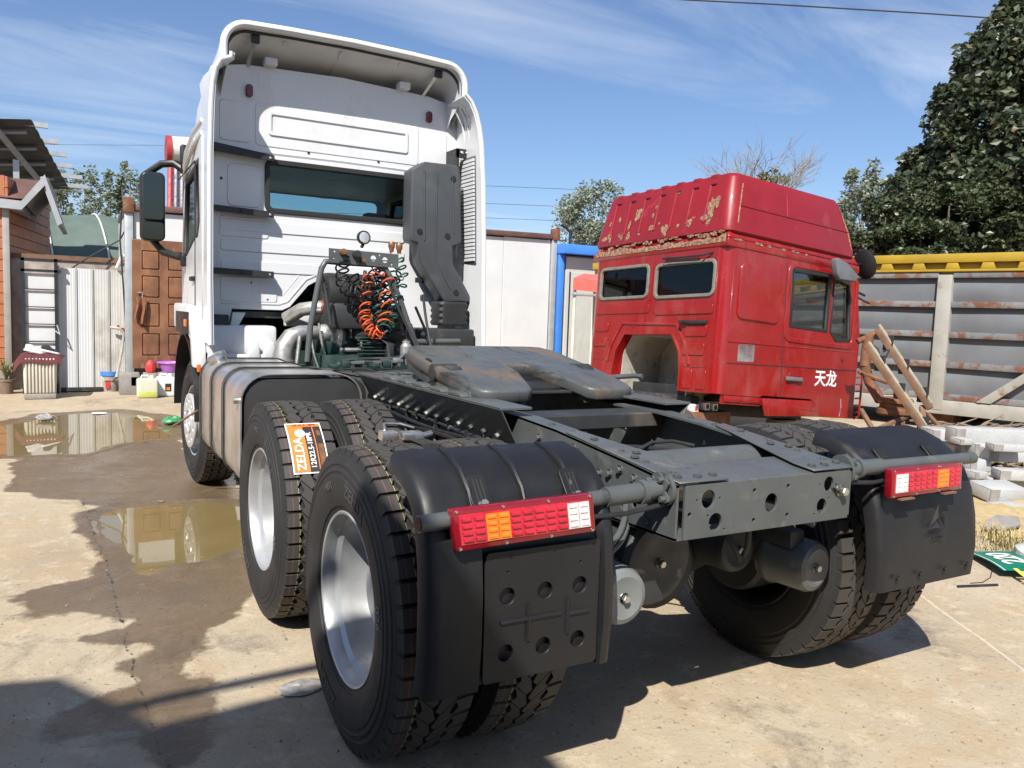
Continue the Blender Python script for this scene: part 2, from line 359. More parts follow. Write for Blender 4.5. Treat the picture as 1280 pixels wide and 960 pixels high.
# ================================================================ ground
def glassmat(name, tint, refl=1.0, rough=.02):
    m = bpy.data.materials.new(name); m.use_nodes = True; nt = m.node_tree; n = nt.nodes; l = nt.links
    n.remove(n['Principled BSDF']); t = n.new('ShaderNodeBsdfTransparent'); t.inputs[0].default_value = (*tint, 1)
    g = n.new('ShaderNodeBsdfGlossy'); g.inputs['Roughness'].default_value = rough; fr = n.new('ShaderNodeFresnel'); fr.inputs[0].default_value = 1.5
    mx = n.new('ShaderNodeMixShader'); ml = n.new('ShaderNodeMath'); ml.operation = 'MULTIPLY'; ml.inputs[1].default_value = refl
    l.new(fr.outputs[0], ml.inputs[0]); l.new(ml.outputs[0], mx.inputs[0]); l.new(t.outputs[0], mx.inputs[1]); l.new(g.outputs[0], mx.inputs[2])
    l.new(mx.outputs[0], n['Material Output'].inputs[0]); MATS[name] = m
glassmat('glass_teal', (.74, .84, .845), .45); glassmat('glass_lens', (.95, .93, .93), .9, .04); glassmat('glass_dark', (.2, .22, .21), .7); glassmat('glass_pale', (.8, .84, .82), .8)

# ground relief: one sheet, dense where the photograph looks closely, carrying 'wet' and 'pud' attributes
def lines(a, b, step, lo, hi):
    mid = list(np.arange(a, b+1e-6, step)); L = []; x = a; s = step
    while x > lo: s *= 1.35; x -= s; L.append(x)
    Rr = []; x = mid[-1]; s = step
    while x < hi: s *= 1.35; x += s; Rr.append(x)
    return np.array(L[::-1]+mid+Rr)
gx = lines(-3.2, 2.2, .03, -400, 400); gy = lines(-1.2, 10.5, .03, -400, 600)
GX, GY = np.meshgrid(gx, gy, indexing='ij')
def sd_poly(poly, X, Y):
    """signed distance (inside positive) to polygon"""
    P = np.array(poly); d = np.full(X.shape, 1e9); ins = np.zeros(X.shape, bool)
    for i in range(len(P)):
        a = P[i]; b = P[(i+1) % len(P)]; e = b-a; wx = X-a[0]; wy = Y-a[1]
        t = np.clip((wx*e[0]+wy*e[1])/(e@e), 0, 1); d = np.minimum(d, np.hypot(wx-e[0]*t, wy-e[1]*t))
        c = (a[1] > Y) != (b[1] > Y); xi = a[0]+(Y-a[1])/(b[1]-a[1]+1e-12)*(b[0]-a[0]); ins ^= c & (X < xi)
    return np.where(ins, d, -d)
def gpoly(pts): return [tuple(bp(px, py, 'z', 0)[:2]) for px, py in pts]
def fbm(X, Y, f, oct=4, seed=0):
    r = np.random.default_rng(seed); out_ = np.zeros(X.shape); amp = 1
    for o in range(oct):
        for k in range(5):
            th = r.uniform(0, 2*PI); ph = r.uniform(0, 2*PI); ff = f*r.uniform(.7, 1.4)
            out_ += amp/5*1.5*np.sin(ff*(X*math.cos(th)+Y*math.sin(th))+ph+1.3*np.sin(ff*.6*(X*math.sin(th*1.7)-Y*math.cos(th*1.7))+ph*2))
        amp *= .55; f *= 2.1
    return out_
wet1 = gpoly([(0, 592), (30, 566), (90, 572), (115, 560), (215, 545), (260, 575), (300, 600), (315, 640), (330, 690), (330, 720), (300, 750), (262, 800), (240, 850), (262, 900), (245, 960),
              (205, 960), (195, 900), (80, 925), (75, 890), (135, 870), (170, 850), (130, 830), (165, 810), (105, 800), (155, 780), (25, 768), (22, 745), (100, 715), (130, 700), (120, 650), (108, 632), (70, 625), (0, 615)])
pud1 = gpoly([(-60, 535), (0, 530), (60, 519), (140, 516), (200, 525), (222, 536), (215, 546), (150, 554), (105, 566), (40, 568), (-60, 570)])
pud2 = gpoly([(118, 642), (150, 633), (200, 630), (260, 628), (310, 632), (318, 655), (312, 685), (262, 700), (215, 705), (190, 722), (165, 718), (158, 700), (150, 680), (125, 662)])
nz = fbm(GX, GY, 3.6, 6, 1)
sw = sd_poly(wet1, GX, GY)+nz*.1; sp1 = sd_poly(pud1, GX, GY)+fbm(GX, GY, 2.2, 4, 2)*.12; sp2 = sd_poly(pud2, GX, GY)+fbm(GX, GY, 5, 4, 3)*.045
wet = np.clip(np.maximum(np.maximum(sw, sp1+.25), sp2+.12)/.12+.5, 0, 1)
pd = np.maximum(sp1, sp2)
Z = fbm(GX, GY, 1.1, 3, 4)*.004+fbm(GX, GY, 9, 3, 5)*.0008
Zp = np.clip(pd*.09, -.012, .018)
fade = np.clip(1-np.maximum(np.abs(GX)-6, 0)/6, 0, 1)*np.clip(1-np.maximum(np.abs(GY-5)-9, 0)/6, 0, 1)
Z = Z*fade-(Zp+.002)*(pd > -.15)*1.0
# the long crack
crk = [(105, 628), (125, 690), (150, 760), (165, 830), (185, 890), (200, 930), (215, 965)]
cp = [bp(px, py, 'z', 0) for px, py in crk]; dc = np.full(GX.shape, 9.)
jx = fbm(GX, GY, 14, 3, 8)*.016
for a, b in zip(cp, cp[1:]):
    ex, ey = b.x-a.x, b.y-a.y; t = np.clip(((GX+jx-a.x)*ex+(GY+jx-a.y)*ey)/(ex*ex+ey*ey), 0, 1); dd_ = np.hypot(GX+jx-a.x-ex*t, GY+jx-a.y-ey*t)
    sg_ = np.sign((GX+jx-a.x)*ey-(GY+jx-a.y)*ex); up_ = dd_ < np.abs(dc); dc = np.where(up_, dd_*sg_, dc)
Z -= np.clip(.02-np.abs(dc), 0, .02)*.5
c2a, c2b = bp(1165, 755, 'z', 0), bp(1285, 842, 'z', 0); e2_ = (c2b-c2a).normalized(); dc2 = (GX-c2a.x)*e2_.y-(GY-c2a.y)*e2_.x+fbm(GX, GY, 3, 3, 9)*.012
nx, ny = GX.shape
idx = np.arange(nx*ny).reshape(nx, ny)
me = bpy.data.meshes.new('ground')
V = np.stack([GX.ravel(), GY.ravel(), Z.ravel()], 1)
F = np.stack([idx[:-1, :-1], idx[1:, :-1], idx[1:, 1:], idx[:-1, 1:]], -1).reshape(-1, 4)
me.from_pydata(V.tolist(), [], F.tolist())
for nm, arr in (('wet', wet), ('crack', np.clip(dc, -.3, .3)), ('joint', np.clip(dc2, -.3, .3)), ('mud', np.clip(np.maximum(sp1+.1, sp2+.1)/.25, 0, 1))):
    at = me.attributes.new(nm, 'FLOAT', 'POINT'); at.data.foreach_set('value', arr.ravel().astype(np.float32))
me.polygons.foreach_set('use_smooth', [True]*len(me.polygons))
def ground_material():
    m = bpy.data.materials.new('concrete'); m.use_nodes = True; nt = m.node_tree; n = nt.nodes; l = nt.links; b = n['Principled BSDF']
    g = n.new('ShaderNodeNewGeometry')
    def noi(sc, det=5, ro=.6, di=0):
        t = n.new('ShaderNodeTexNoise'); t.inputs['Scale'].default_value = sc; t.inputs['Detail'].default_value = det; t.inputs['Roughness'].default_value = ro; t.inputs['Distortion'].default_value = di
        l.new(g.outputs['Position'], t.inputs['Vector']); return t.outputs[0]
    def att(a):
        t = n.new('ShaderNodeAttribute'); t.attribute_name = a; return t.outputs['Fac']
    def ramp(f, a, c, lo=0, hi=1):
        x = n.new('ShaderNodeMapRange'); l.new(f, x.inputs[0]); x.inputs[1].default_value = a; x.inputs[2].default_value = c; x.inputs[3].default_value = lo; x.inputs[4].default_value = hi; return x.outputs[0]
    def mix(f, a, c, bt='MIX'):
        x = n.new('ShaderNodeMix'); x.data_type = 'RGBA'; x.blend_type = bt
        if isinstance(f, float): x.inputs['Factor'].default_value = f
        else: l.new(f, x.inputs['Factor'])
        for s, v in (('A', a), ('B', c)):
            if isinstance(v, tuple): x.inputs[s].default_value = (*v, 1)
            else: l.new(v, x.inputs[s])
        return x.outputs['Result']
    def mth(op, a, c):
        x = n.new('ShaderNodeMath'); x.operation = op
        for i, v in enumerate((a, c)):
            if isinstance(v, (int, float)): x.inputs[i].default_value = v
            else: l.new(v, x.inputs[i])
        return x.outputs[0]
    big = ramp(noi(.55, 6), .35, .65); c = mix(big, (.31, .245, .165), (.42, .35, .25))
    c = mix(ramp(noi(2.6, 7, .68, .4), .48, .68), c, (.37, .28, .17))       # ochre dust
    c = mix(ramp(noi(1.7, 8, .7, .2), .58, .75), c, (.25, .21, .16))        # grey stains
    c = mix(ramp(noi(5, 9, .8, .3), .52, .66), c, (.49, .41, .3))
    c = mix(ramp(noi(.9, 9, .75, .6), .57, .68), c, (.17, .14, .105))        # old oil and tyre grime
    c = mix(ramp(noi(38, 4, .7), .6, .68), c, (.17, .14, .105))              # grit
    c = mix(ramp(noi(95, 3, .7), .64, .7), c, (.52, .46, .36))
    c = mix(ramp(noi(14, 5, .7), .69, .73), c, (.1, .085, .065))             # flecks of soil
    w = att('wet'); wf = ramp(mth('ADD', w, mth('MULTIPLY', mth('SUBTRACT', noi(9, 8, .75), .5), 1.3)), .34, .64)
    c = mix(wf, c, mix(.95, c, (.36, .31, .26), 'MULTIPLY'))
    c = mix(ramp(noi(3.5, 6, .65, .3), .5, .66), c, mix(mth('MULTIPLY', wf, .4), c, (.1, .08, .06)))
    c = mix(mth('MULTIPLY', att('mud'), .75), c, (.15, .11, .055))
    cf = ramp(mth('ADD', mth('ABSOLUTE', att('crack'), 0), mth('MULTIPLY', mth('SUBTRACT', noi(22, 6, .75), .45), .06)), .001, .006, 1, 0); c = mix(cf, c, (.03, .026, .022))
    jf = ramp(mth('ADD', mth('ABSOLUTE', att('joint'), 0), mth('MULTIPLY', mth('SUBTRACT', noi(25, 4, .7), .5), .03)), .004, .009, .6, 0); c = mix(jf, c, (.6, .55, .45))
    l.new(c, b.inputs['Base Color'])
    ro = ramp(wf, 0, 1, .88, .42); ro2 = mth('SUBTRACT', ro, mth('MULTIPLY', ramp(noi(2.2, 4), .42, .6), mth('MULTIPLY', wf, .2))); l.new(ro2, b.inputs['Roughness'])
    b1 = n.new('ShaderNodeBump'); b1.inputs['Strength'].default_value = .6; b1.inputs['Distance'].default_value = .006; l.new(noi(45, 6, .7), b1.inputs['Height'])
    b2 = n.new('ShaderNodeBump'); b2.inputs['Strength'].default_value = .3; b2.inputs['Distance'].default_value = .02; l.new(noi(7, 5), b2.inputs['Height']); l.new(b1.outputs[0], b2.inputs['Normal'])
    l.new(b2.outputs[0], b.inputs['Normal'])
    return m
struct(link('ground', me, ground_material()))
# puddle water: flat sheets; the shoreline is where the dished concrete rises through them
def water_material():
    m = bpy.data.materials.new('muddy_water'); m.use_nodes = True; n = m.node_tree.nodes; l = m.node_tree.links; b = n['Principled BSDF']
    b.inputs['Base Color'].default_value = (.2, .15, .07, 1); b.inputs['Roughness'].default_value = .015; b.inputs['IOR'].default_value = 1.36; b.inputs['Specular IOR Level'].default_value = .75
    t = n.new('ShaderNodeTexNoise'); t.inputs['Scale'].default_value = 3; g = n.new('ShaderNodeNewGeometry'); l.new(g.outputs['Position'], t.inputs[0])
    x = n.new('ShaderNodeMix'); x.data_type = 'RGBA'; l.new(t.outputs[0], x.inputs['Factor']); x.inputs['A'].default_value = (.16, .12, .05, 1); x.inputs['B'].default_value = (.22, .165, .075, 1); l.new(x.outputs['Result'], b.inputs['Base Color'])
    bn = n.new('ShaderNodeBump'); bn.inputs['Strength'].default_value = .012; bn.inputs['Distance'].default_value = .01; l.new(t.outputs[0], bn.inputs['Height']); l.new(bn.outputs[0], b.inputs['Normal'])
    return m
wm = water_material()
def water(poly, grow, z):
    P = np.array(poly); c = P.mean(0); Q = c+(P-c)*grow; b = MB(); b.add([(x, y, z) for x, y in Q], [tuple(range(len(Q)))]); o = b.build('puddle_water', wm)
    return struct(o)
water(pud1, 1.1, -.0045); water(pud2, 1.12, -.0045)

# ================================================================ the tractor unit
truck = thing('tractor_truck', 'white-cab three-axle tractor truck with bare grey chassis and fifth wheel, seen from behind', 'truck', (0, 2.2, 0))
AX = (0., 1.35); AZ = .527; TR = .53
def tyre_mesh():
    b = MB(); sd = [(.285, .112), (.30, .126), (.315, .132), (.318, .137), (.35, .147), (.39, .152), (.42, .151), (.424, .1475), (.434, .1475), (.438, .150), (.446, .148), (.449, .1445), (.459, .143), (.463, .1455), (.472, .143), (.475, .139), (.487, .135), (.500, .128), (.513, .118)]
    prof = [(r, -h) for r, h in sd]+[(.514, -.06), (.514, .06)]+[(r, h) for r, h in sd[::-1]]
    b.lathe(prof, 96, axis='x')
    N = 46; rows = [(-.124, -.068), (-.056, -.006), (.006, .056), (.068, .124)]; s = .0085
    def R(x): return TR-.009*(x/.124)**2
    for k in range(N):
        for ri, (xa, xb) in enumerate(rows):
            sh = ri in (0, 3); ph = (.5 if ri % 2 else 0)
            gap = .2 if sh else .07
            a0 = (k+ph+gap/2)*2*PI/N; a1 = (k+1+ph-gap/2)*2*PI/N; am = (a0+a1)/2
            sg = 1 if ri % 2 else -1
            def zz_(base, inner): return ((base-s*sg, base+s*sg, base-s*sg) if inner else (base, base, base))
            if sh: zz0 = zz_(xa, ri == 3); zz1 = zz_(xb, ri == 0)
            else: zz0 = zz_(xa, True); zz1 = zz_(xb, True)
            top = []; bot = []
            for x, a in list(zip(zz0, (a0, am, a1)))+list(zip(zz1[::-1], (a1, am, a0))):
                sk = (.012 if sg > 0 else -.012)*(0 if sh else 1)*(x-(xa+xb)/2)/.025
                aa = a+sk*4
                rr = R(x)
                top.append((x, rr*math.cos(aa), rr*math.sin(aa)))
                xo = x
                if sh and abs(x) > .12: xo = math.copysign(.136, x); rb = .478
                else: rb = .508
                bot.append((xo, rb*math.cos(aa), rb*math.sin(aa)))
            b.add(top+bot, [(0, 1, 2, 3, 4, 5)]+[(i, i+6, (i+1) % 6+6, (i+1) % 6) for i in range(6)])
    return b.mesh('tyre', angle=28)
def tyre_material():
    m = mat('tyre_rubber', (.021, .0205, .0205), .66, var=.15, scale=8, bump=.05, bscale=200, dirt=((.07, .062, .052), (.6, .82), 7, (1, 1, 1)), rvar=.06)
    n = m.node_tree.nodes; l = m.node_tree.links; b = n['Principled BSDF']; tcn = n.new('ShaderNodeTexCoord'); sp = n.new('ShaderNodeSeparateXYZ'); l.new(tcn.outputs['Object'], sp.inputs[0])
    src = b.inputs['Base Color'].links[0].from_socket
    def mth(op, a, c=0):
        x = n.new('ShaderNodeMath'); x.operation = op
        for i, v in enumerate((a, c)):
            if isinstance(v, (int, float)): x.inputs[i].default_value = v
            else: l.new(v, x.inputs[i])
        return x.outputs[0]
    r = mth('SQRT', mth('ADD', mth('POWER', sp.outputs[1], 2), mth('POWER', sp.outputs[2], 2))); rim = mth('GREATER_THAN', r, .517)
    def mixc(f, a, colr):
        x = n.new('ShaderNodeMix'); x.data_type = 'RGBA'; l.new(f, x.inputs['Factor']); l.new(a, x.inputs['A']); x.inputs['B'].default_value = (*colr, 1); return x.outputs['Result']
    def stripe(x0, w): return mth('MULTIPLY', mth('LESS_THAN', mth('ABSOLUTE', mth('SUBTRACT', sp.outputs[0], x0)), w), rim)
    c = mixc(mth('MULTIPLY', rim, .7), src, (.062, .056, .05)); c = mixc(stripe(-.0735, .0012), c, (.3, .26, .08)); c = mixc(stripe(-.1, .0012), c, (.2, .07, .06)); c = c
    l.new(c, b.inputs['Base Color'])
tyre_material()
TYRE = tyre_mesh(); TYRE.materials.append(MATS['tyre_rubber'])
def rim_mesh():
    b = MB(); b.lathe([(.284, -.112), (.298, -.118), (.301, -.125), (.297, -.131), (.289, -.128), (.281, -.112), (.279, -.085), (.262, -.07), (.256, -.03), (.254, .045), (.243, .06), (.236, .075), (.2, .092), (.15, .1), (.135, .1)], 64, axis='x')
    b.lathe([(.135, .1), (.135, .0), (.12, -.015), (0, -.015)], 32, axis='x')
    return b.mesh('rim', angle=40)
RIM = rim_mesh(); RIM.materials.append(MATS['rim_silver'])
def inner_rim_mesh():
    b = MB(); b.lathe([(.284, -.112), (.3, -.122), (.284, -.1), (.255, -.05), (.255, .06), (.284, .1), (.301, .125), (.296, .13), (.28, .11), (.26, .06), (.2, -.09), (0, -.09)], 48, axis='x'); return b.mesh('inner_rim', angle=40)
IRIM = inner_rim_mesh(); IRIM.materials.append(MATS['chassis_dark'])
VALVE = MB().tube([(.0, -.19, .05), (-.05, -.205, .053), (-.09, -.2, .05)], .005, 8).mesh('valve'); VALVE.materials.append(MATS['brass'])
def arc_text(s, size, rad, ang, x=-.1535, ext=.0008, bold=.006, mname='rubber_letter'):
    """raised lettering on the outer (-x) sidewall, centred at angle ang (deg, 0 = rear (-y), 90 = top as seen from outside)"""
    tm = text_mesh(s, size, ext, bold*size); th0 = math.radians(ang)
    for v in tm.vertices:
        a = th0-v.co.x/rad*1.05; rr = rad+v.co.y; z = v.co.z
        # sidewall follows the bulge
        bul = .0033*((rr-.395)/.03)**2*.55
        v.co = Vector((x+bul-z, -rr*math.cos(a)*-1*-1, rr*math.sin(a)))
    tm.update(); tm.materials.append(MATS[mname]); return tm
LETT = [arc_text('ZELDA', .062, .388, 250), arc_text('12R22.5', .03, .352, 330, x=-.149), arc_text('ZELDA', .062, .388, 70), arc_text('HBR', .045, .39, 112, x=-.1535), arc_text('026', .048, .385, 10, mname='grey_plastic')]
def wheel(loc, flip=False, inner=False, letter=False, yaw=0, roll=0):
    p = part('wheel', truck); p.parent = truck; p.matrix_parent_inverse = truck.matrix_basis.inverted()
    p.matrix_basis = Matrix.Translation(loc) @ Matrix.Rotation((PI if flip else 0)+yaw, 4, 'Z') @ Matrix.Rotation(roll, 4, 'X')
    def sub(nm, me):
        o = bpy.data.objects.new(nm, me); COL.objects.link(o); o.parent = p; return o
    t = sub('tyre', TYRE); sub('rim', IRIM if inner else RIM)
    if not inner: sub('valve', VALVE)
    if letter:
        for i, me in enumerate(LETT):
            sub('lettering', me)
    return p
XO, XI = 1.112, .778
for k, y in enumerate(AX):
    for sx in (-1, 1):
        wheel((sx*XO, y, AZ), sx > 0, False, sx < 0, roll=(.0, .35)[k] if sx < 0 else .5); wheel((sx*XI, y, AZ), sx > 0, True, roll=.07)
# steer axle wheels
FY = 4.62
def hubcap():
    pl = plate([(.228*math.cos(2*PI*k/48), .228*math.sin(2*PI*k/48)) for k in range(48)], [(.172*math.cos(2*PI*k/10), .172*math.sin(2*PI*k/10), .022) for k in range(10)], .012, .004)
    xform(pl, Matrix.Translation((-.155, 0, 0)) @ Matrix.Rotation(PI/2, 4, 'Y')); pl.materials.append(MATS['hub_silver']); return pl
for sx in (-1, 1):
    w = wheel((sx*.985, FY, AZ), sx > 0, False, sx < 0, yaw=.06, roll=.0)
    if sx < 0:
        o = bpy.data.objects.new('hub_cap', hubcap()); COL.objects.link(o); o.parent = w
        b = MB().lathe([(.228, -.15), (.215, -.09), (.2, .0)], 40, axis='x').lathe([(.105, -.161), (.1, -.172), (.088, -.172), (.084, -.164), (.0, -.164)], 40, axis='x')
        for k in range(3):
            a = PI/2+k*2*PI/3; d1 = Vector((0, math.cos(a), math.sin(a))); d2 = Vector((0, -math.sin(a), math.cos(a)))
            tip = d1*.078; b.add([(-.165, 0, 0), (-.165, *(d1*.03+d2*.018)[1:]), (-.165, *tip[1:]), (-.165, *(d1*.03-d2*.018)[1:]), (-.18, *(d1*.03)[1:])], [(0, 1, 4), (1, 2, 4), (2, 3, 4), (3, 0, 4)])
        b.build('hub_emblem', 'hub_silver').parent = w
# ---- frame rails
TOP = [(-.712, 1.005), (-.45, 1.035), (0, 1.078), (.28, 1.092), (2.3, 1.09), (5.9, 1.0)]
BOT = [(5.9, .8), (.2, .8), (-.25, .815), (-.712, .826)]
def topz(y):
    return float(np.interp(y, [p[0] for p in TOP], [p[1] for p in TOP]))
rails = {}
for sx in (-1, 1):
    x = sx*.406; outl = TOP+BOT
    hs = [(-.25, .93, .02), (-.12, .985, .012), (-.36, .92, .01), (.05, .98, .012), (-.5, .9, .016), (.4, .93, .02), (.62, .96, .014), (2.35, .98, .014), (2.5, .99, .01), (2.62, .98, .01)]
    me = plate(outl, [h for h in hs], .009, 0); xform(me, frameM((x, 0, 0), (0, 1, 0), (0, 0, 1), (1, 0, 0)))
    b = MB(); b.v = [tuple(v.co) for v in me.vertices]; b.f = [tuple(p.vertices) for p in me.polygons]
    xi = x-sx*.085
    for (ya, za), (yb, zb) in zip(TOP, TOP[1:]):
        a, c = sorted((x+sx*.0045, xi)); b.hexa([(a, ya, za-.009), (c, ya, za-.009), (c, yb, zb-.009), (a, yb, zb-.009), (a, ya, za+.001), (c, ya, za+.001), (c, yb, zb+.001), (a, yb, zb+.001)])
    for (ya, za), (yb, zb) in zip(BOT, BOT[1:]):
        a, c = sorted((x+sx*.0045, xi)); b.hexa([(a, yb, zb-.001), (c, yb, zb-.001), (c, ya, za-.001), (a, ya, za-.001), (a, yb, zb+.008), (c, yb, zb+.008), (c, ya, za+.008), (a, ya, za+.008)])
    rails[sx] = r = b.build('frame_rail', 'chassis_grey', truck)
    # bolts on the web
    for y, z in ((.12, 1.03), (.0, 1.0), (-.06, .985), (-.13, 1.03), (-.3, .965), (-.36, .975), (-.2, .9), (-.58, .86), (-.45, .87), (.2, .95), (-.5, .985), (-.42, 1.0)):
        bolt((x+sx*.005, y, z), (sx, 0, 0), r, .012, .016)
    for k in range(9):
        y = .34+k*.2
        for z in ((.955, .88) if k % 2 else (.93, .86)): bolt((x+sx*.0055, y+.03*math.sin(k*3), z), (sx, 0, 0), r, .013, .018)
    for y in (-.62, -.5, -.36, -.2, -.05, .1): bolt((x-sx*.04, y, topz(y)+(.007 if y < -.1 else .001)), (0, 0, 1), r, .011, .009)
# rear crossmember with its punched face
hol = [(-.281, .951, .030, .032), (.004, .915, .031, .034), (.287, .958, .026, .028), (-.246, .873, .030, .031), (.256, .882, .026, .028)]
hol += [(x, z, .009) for x, z in ((-.078, .963), (.081, .966), (-.358, .907), (-.075, .862), (.084, .865))]+[(x, z, .005) for x, z in ((-.33, .951), (-.232, .951), (-.281, .897), (.24, .959), (.291, .907), (.22, .855), (-.206, .846))]
me = plate([(-.378, .829), (.395, .829), (.395, 1.0), (-.378, 1.0)], hol, .009, .001); xform(me, frameM((0, -.712, 0), (1, 0, 0), (0, 0, 1), (0, -1, 0)))
b = MB(); b.v = [tuple(v.co) for v in me.vertices]; b.f = [tuple(p.vertices) for p in me.polygons]
b.prism([(-.717, .999), (-.712, 1.003), (-.5, 1.022), (-.5, 1.014), (-.708, .994)], -.378, .395, 'x')
b.prism([(-.717, .826), (-.62, .826), (-.62, .834), (-.717, .834)], -.378, .395, 'x')
rcm = b.build('rear_crossmember', 'chassis_grey', truck, angle=30)
bolt((.345, -.718, .93), (0, -1, 0), rcm, .016, .03, 'bright_steel'); bolt((.315, -.718, .945), (0, -1, 0), rcm, .011, .02, 'chassis_grey')
for sx in (-1, 1):   # corner gusset: top plate plus end return
    b = MB(); pts = [(sx*.409, -.722), (sx*.2, -.722), (sx*.2, -.63), (sx*.315, -.2), (sx*.34, -.08), (sx*.409, -.06)]
    lo = [(x, y, topz(max(y, -.712))+.0035) for x, y in pts]; hi = [(x, y, z+.007) for x, y, z in lo]; n = 6
    b.add(lo+hi, [tuple(range(n))[::-1], tuple(range(n, 2*n))]+[(i, (i+1) % n, n+(i+1) % n, n+i) for i in range(n)])
    g = b.build('corner_gusset', 'chassis_grey', truck, bevel=.003, seg=1)
    for x, y in ((.375, -.67), (.375, -.45), (.37, -.2), (.3, -.68), (.235, -.68), (.33, -.4)): bolt((sx*x, y, topz(y)+.0115), (0, 0, 1), g, .012, .009)
MB().tube([(-.4, -.33, .94), (-.398, -.33, .94), (.4, -.33, .94)], .098, 32).build('tube_crossmember', 'chassis_grey', truck)
for y, h in ((.42, .05), (1.9, .2), (2.9, .2)): MB().box(-.4, .4, y-.1, y+.1, 1.068-h, 1.083).build('crossmember', 'chassis_dark', truck, bevel=.004, seg=1)
# diagonal hose pair lying between the rails
MB().tube([(-.02, -.02, .98), (.08, .02, 1.0), (.2, .03, 1.0), (.3, .0, .98)], .008, 8).build('brake_hose', 'chassis_dark', truck)
MB().tube([(-.3, .2, 1.0), (-.2, .24, 1.02), (-.08, .27, 1.01)], .008, 8).build('brake_hose', 'chassis_dark', truck)
# ---- fifth wheel mounting angles
for sx in (-1, 1):
    b = MB(); y0, y1 = .27, 2.1
    b.hexa([(sx*.416, y0+.02, .975), (sx*.416, y1, .985), (sx*.424, y1, .985), (sx*.424, y0+.02, .975), (sx*.505, y0, 1.128), (sx*.505, y1, 1.128), (sx*.515, y1, 1.134), (sx*.515, y0, 1.134)])
    b.hexa([(sx*.36, y0, 1.122), (sx*.36, y1, 1.122), (sx*.512, y1, 1.122), (sx*.512, y0, 1.122), (sx*.36, y0, 1.134), (sx*.36, y1, 1.134), (sx*.512, y1, 1.134), (sx*.512, y0, 1.134)])
    a = b.build('mounting_angle', 'chassis_grey', truck, bevel=.002, seg=1)
    for k in range(13): bolt((sx*.43, .42+k*.13, 1.0), (sx, 0, -.5), a, .013, .022, 'bright_steel' if k % 3 == 0 else 'chassis_grey')
    for k in range(5):   # wavy clamp foot along the angle
        y = .75+k*.22; MB().prism([(y-.075, 1.1355), (y+.075, 1.1355), (y+.05, 1.155), (y-.05, 1.155)], sx*.37, sx*.5, 'x').build('clamp_foot', 'chassis_grey', a, bevel=.006); bolt((sx*.44, y, 1.155), (0, 0, 1), a, .015, .02)
MB().box(-.44, .44, .72, 1.55, 1.136, 1.15).build('base_plate', 'chassis_dark', truck, bevel=.003, seg=1)
# air lines and cable ties along the rails
for sx in (-1, 1):
    for k, (dz, r_, m_) in enumerate(((.0, .009, 'rubber'), (.03, .007, 'chassis_dark'), (-.035, .011, 'rubber'))):
        MB().tube([(sx*(.425+.006*math.sin(5*y+k)), y, .93+dz+.012*math.sin(4*y+k*2)-.03*(y > 1.9)) for y in np.linspace(.15, 2.1, 26)], r_, 6).build('air_line', m_, truck)
    for y in (.4, .75, 1.1, 1.5, 1.9): MB().box(sx*.413-.02*(sx < 0), sx*.413+.02*(sx > 0)+.004, y, y+.012, .885, .97).build('cable_tie', 'seal', truck)
for k, pts in enumerate(([(-.32, 2.3, 1.1), (-.2, 2.0, 1.16), (-.1, 1.75, 1.12), (.0, 1.6, 1.14)], [(-.38, 2.6, 1.1), (-.42, 2.3, 1.17), (-.36, 2.15, 1.12), (-.3, 2.1, 1.1)], [(.1, 2.7, 1.15), (.16, 2.3, 1.2), (.05, 1.9, 1.12), (.1, 1.62, 1.13)], [(-.1, .2, .96), (.05, .0, 1.0), (.2, -.1, .98), (.3, -.25, .92)], [(-.2, .9, .98), (-.1, .5, 1.0), (-.15, .2, .98), (-.22, -.1, .93)])):
    MB().tube([Vector(pts[0])*(1-t)**3+Vector(pts[1])*3*t*(1-t)**2+Vector(pts[2])*3*t*t*(1-t)+Vector(pts[3])*t**3 for t in np.linspace(0, 1, 16)], .009, 6).build('air_line', 'rubber' if k % 2 else 'chassis_grey', truck)
# ---- fifth wheel: tilted back on its pivot
fwp = Matrix.Translation((0, 1.07, 1.235)) @ Matrix.Rotation(math.radians(9.2), 4, 'X')
def fw_outline():
    L = []
    hw = .45
    half = [(.085, -.08), (.1, -.2), (.155, -.40), (.17, -.455), (.2, -.475), (.37, -.475), (.415, -.455), (.435, -.40), (.455, -.12), (.46, .2), (.45, .36), (.41, .44), (.33, .485), (.15, .51)]
    R_ = half; Lh = [(-x, y) for x, y in half]
    return [(0.06, -.02), (.085, -.06)]+R_[0:]+[(-x, y) for x, y in half[::-1]]+[(-.085, -.06), (-.06, -.02)]
o2 = fw_outline()
fwm = plate(o2, [], .036, .013)
# ramp the horns down and turn the rim under
for v in fwm.vertices:
    x, y, z = v.co
    if y < -.2: v.co.z -= (-.2-y)**2*.2
    e = max(0, abs(x)-.36)/.1
    v.co.z -= .012*e*e
    if y > .36: v.co.z -= (y-.36)**2*.9
xform(fwm, fwp); fwm.polygons.foreach_set('use_smooth', [True]*len(fwm.polygons)); fwm.set_sharp_from_angle(angle=math.radians(50))
fw = part('fifth_wheel', truck)
def sub(o, p): o.parent = p; return o
sub(link('top_plate', fwm, 'fifth_plate'), fw)
for sx in (-1, 1):
    b = MB(); b.prism([(-.43, -.085), (-.4, -.012), (.42, -.012), (.36, -.09), (.12, -.1), (-.12, -.1)], sx*.435, sx*.455, 'x', fwp)
    sub(b.build('skirt', 'fifth_plate', None, bevel=.006), fw); b = MB(); b.prism([(-.44, -.07), (-.4, -.02), (-.1, -.02), (-.1, -.07)], sx*.17, sx*.2, 'x', fwp); sub(b.build('horn_rib', 'fifth_plate', None, bevel=.006), fw)
b = MB().box(-.44, .44, -.2, .4, -.07, -.02, fwp).box(-.1, .1, -.32, -.05, -.09, -.02, fwp)
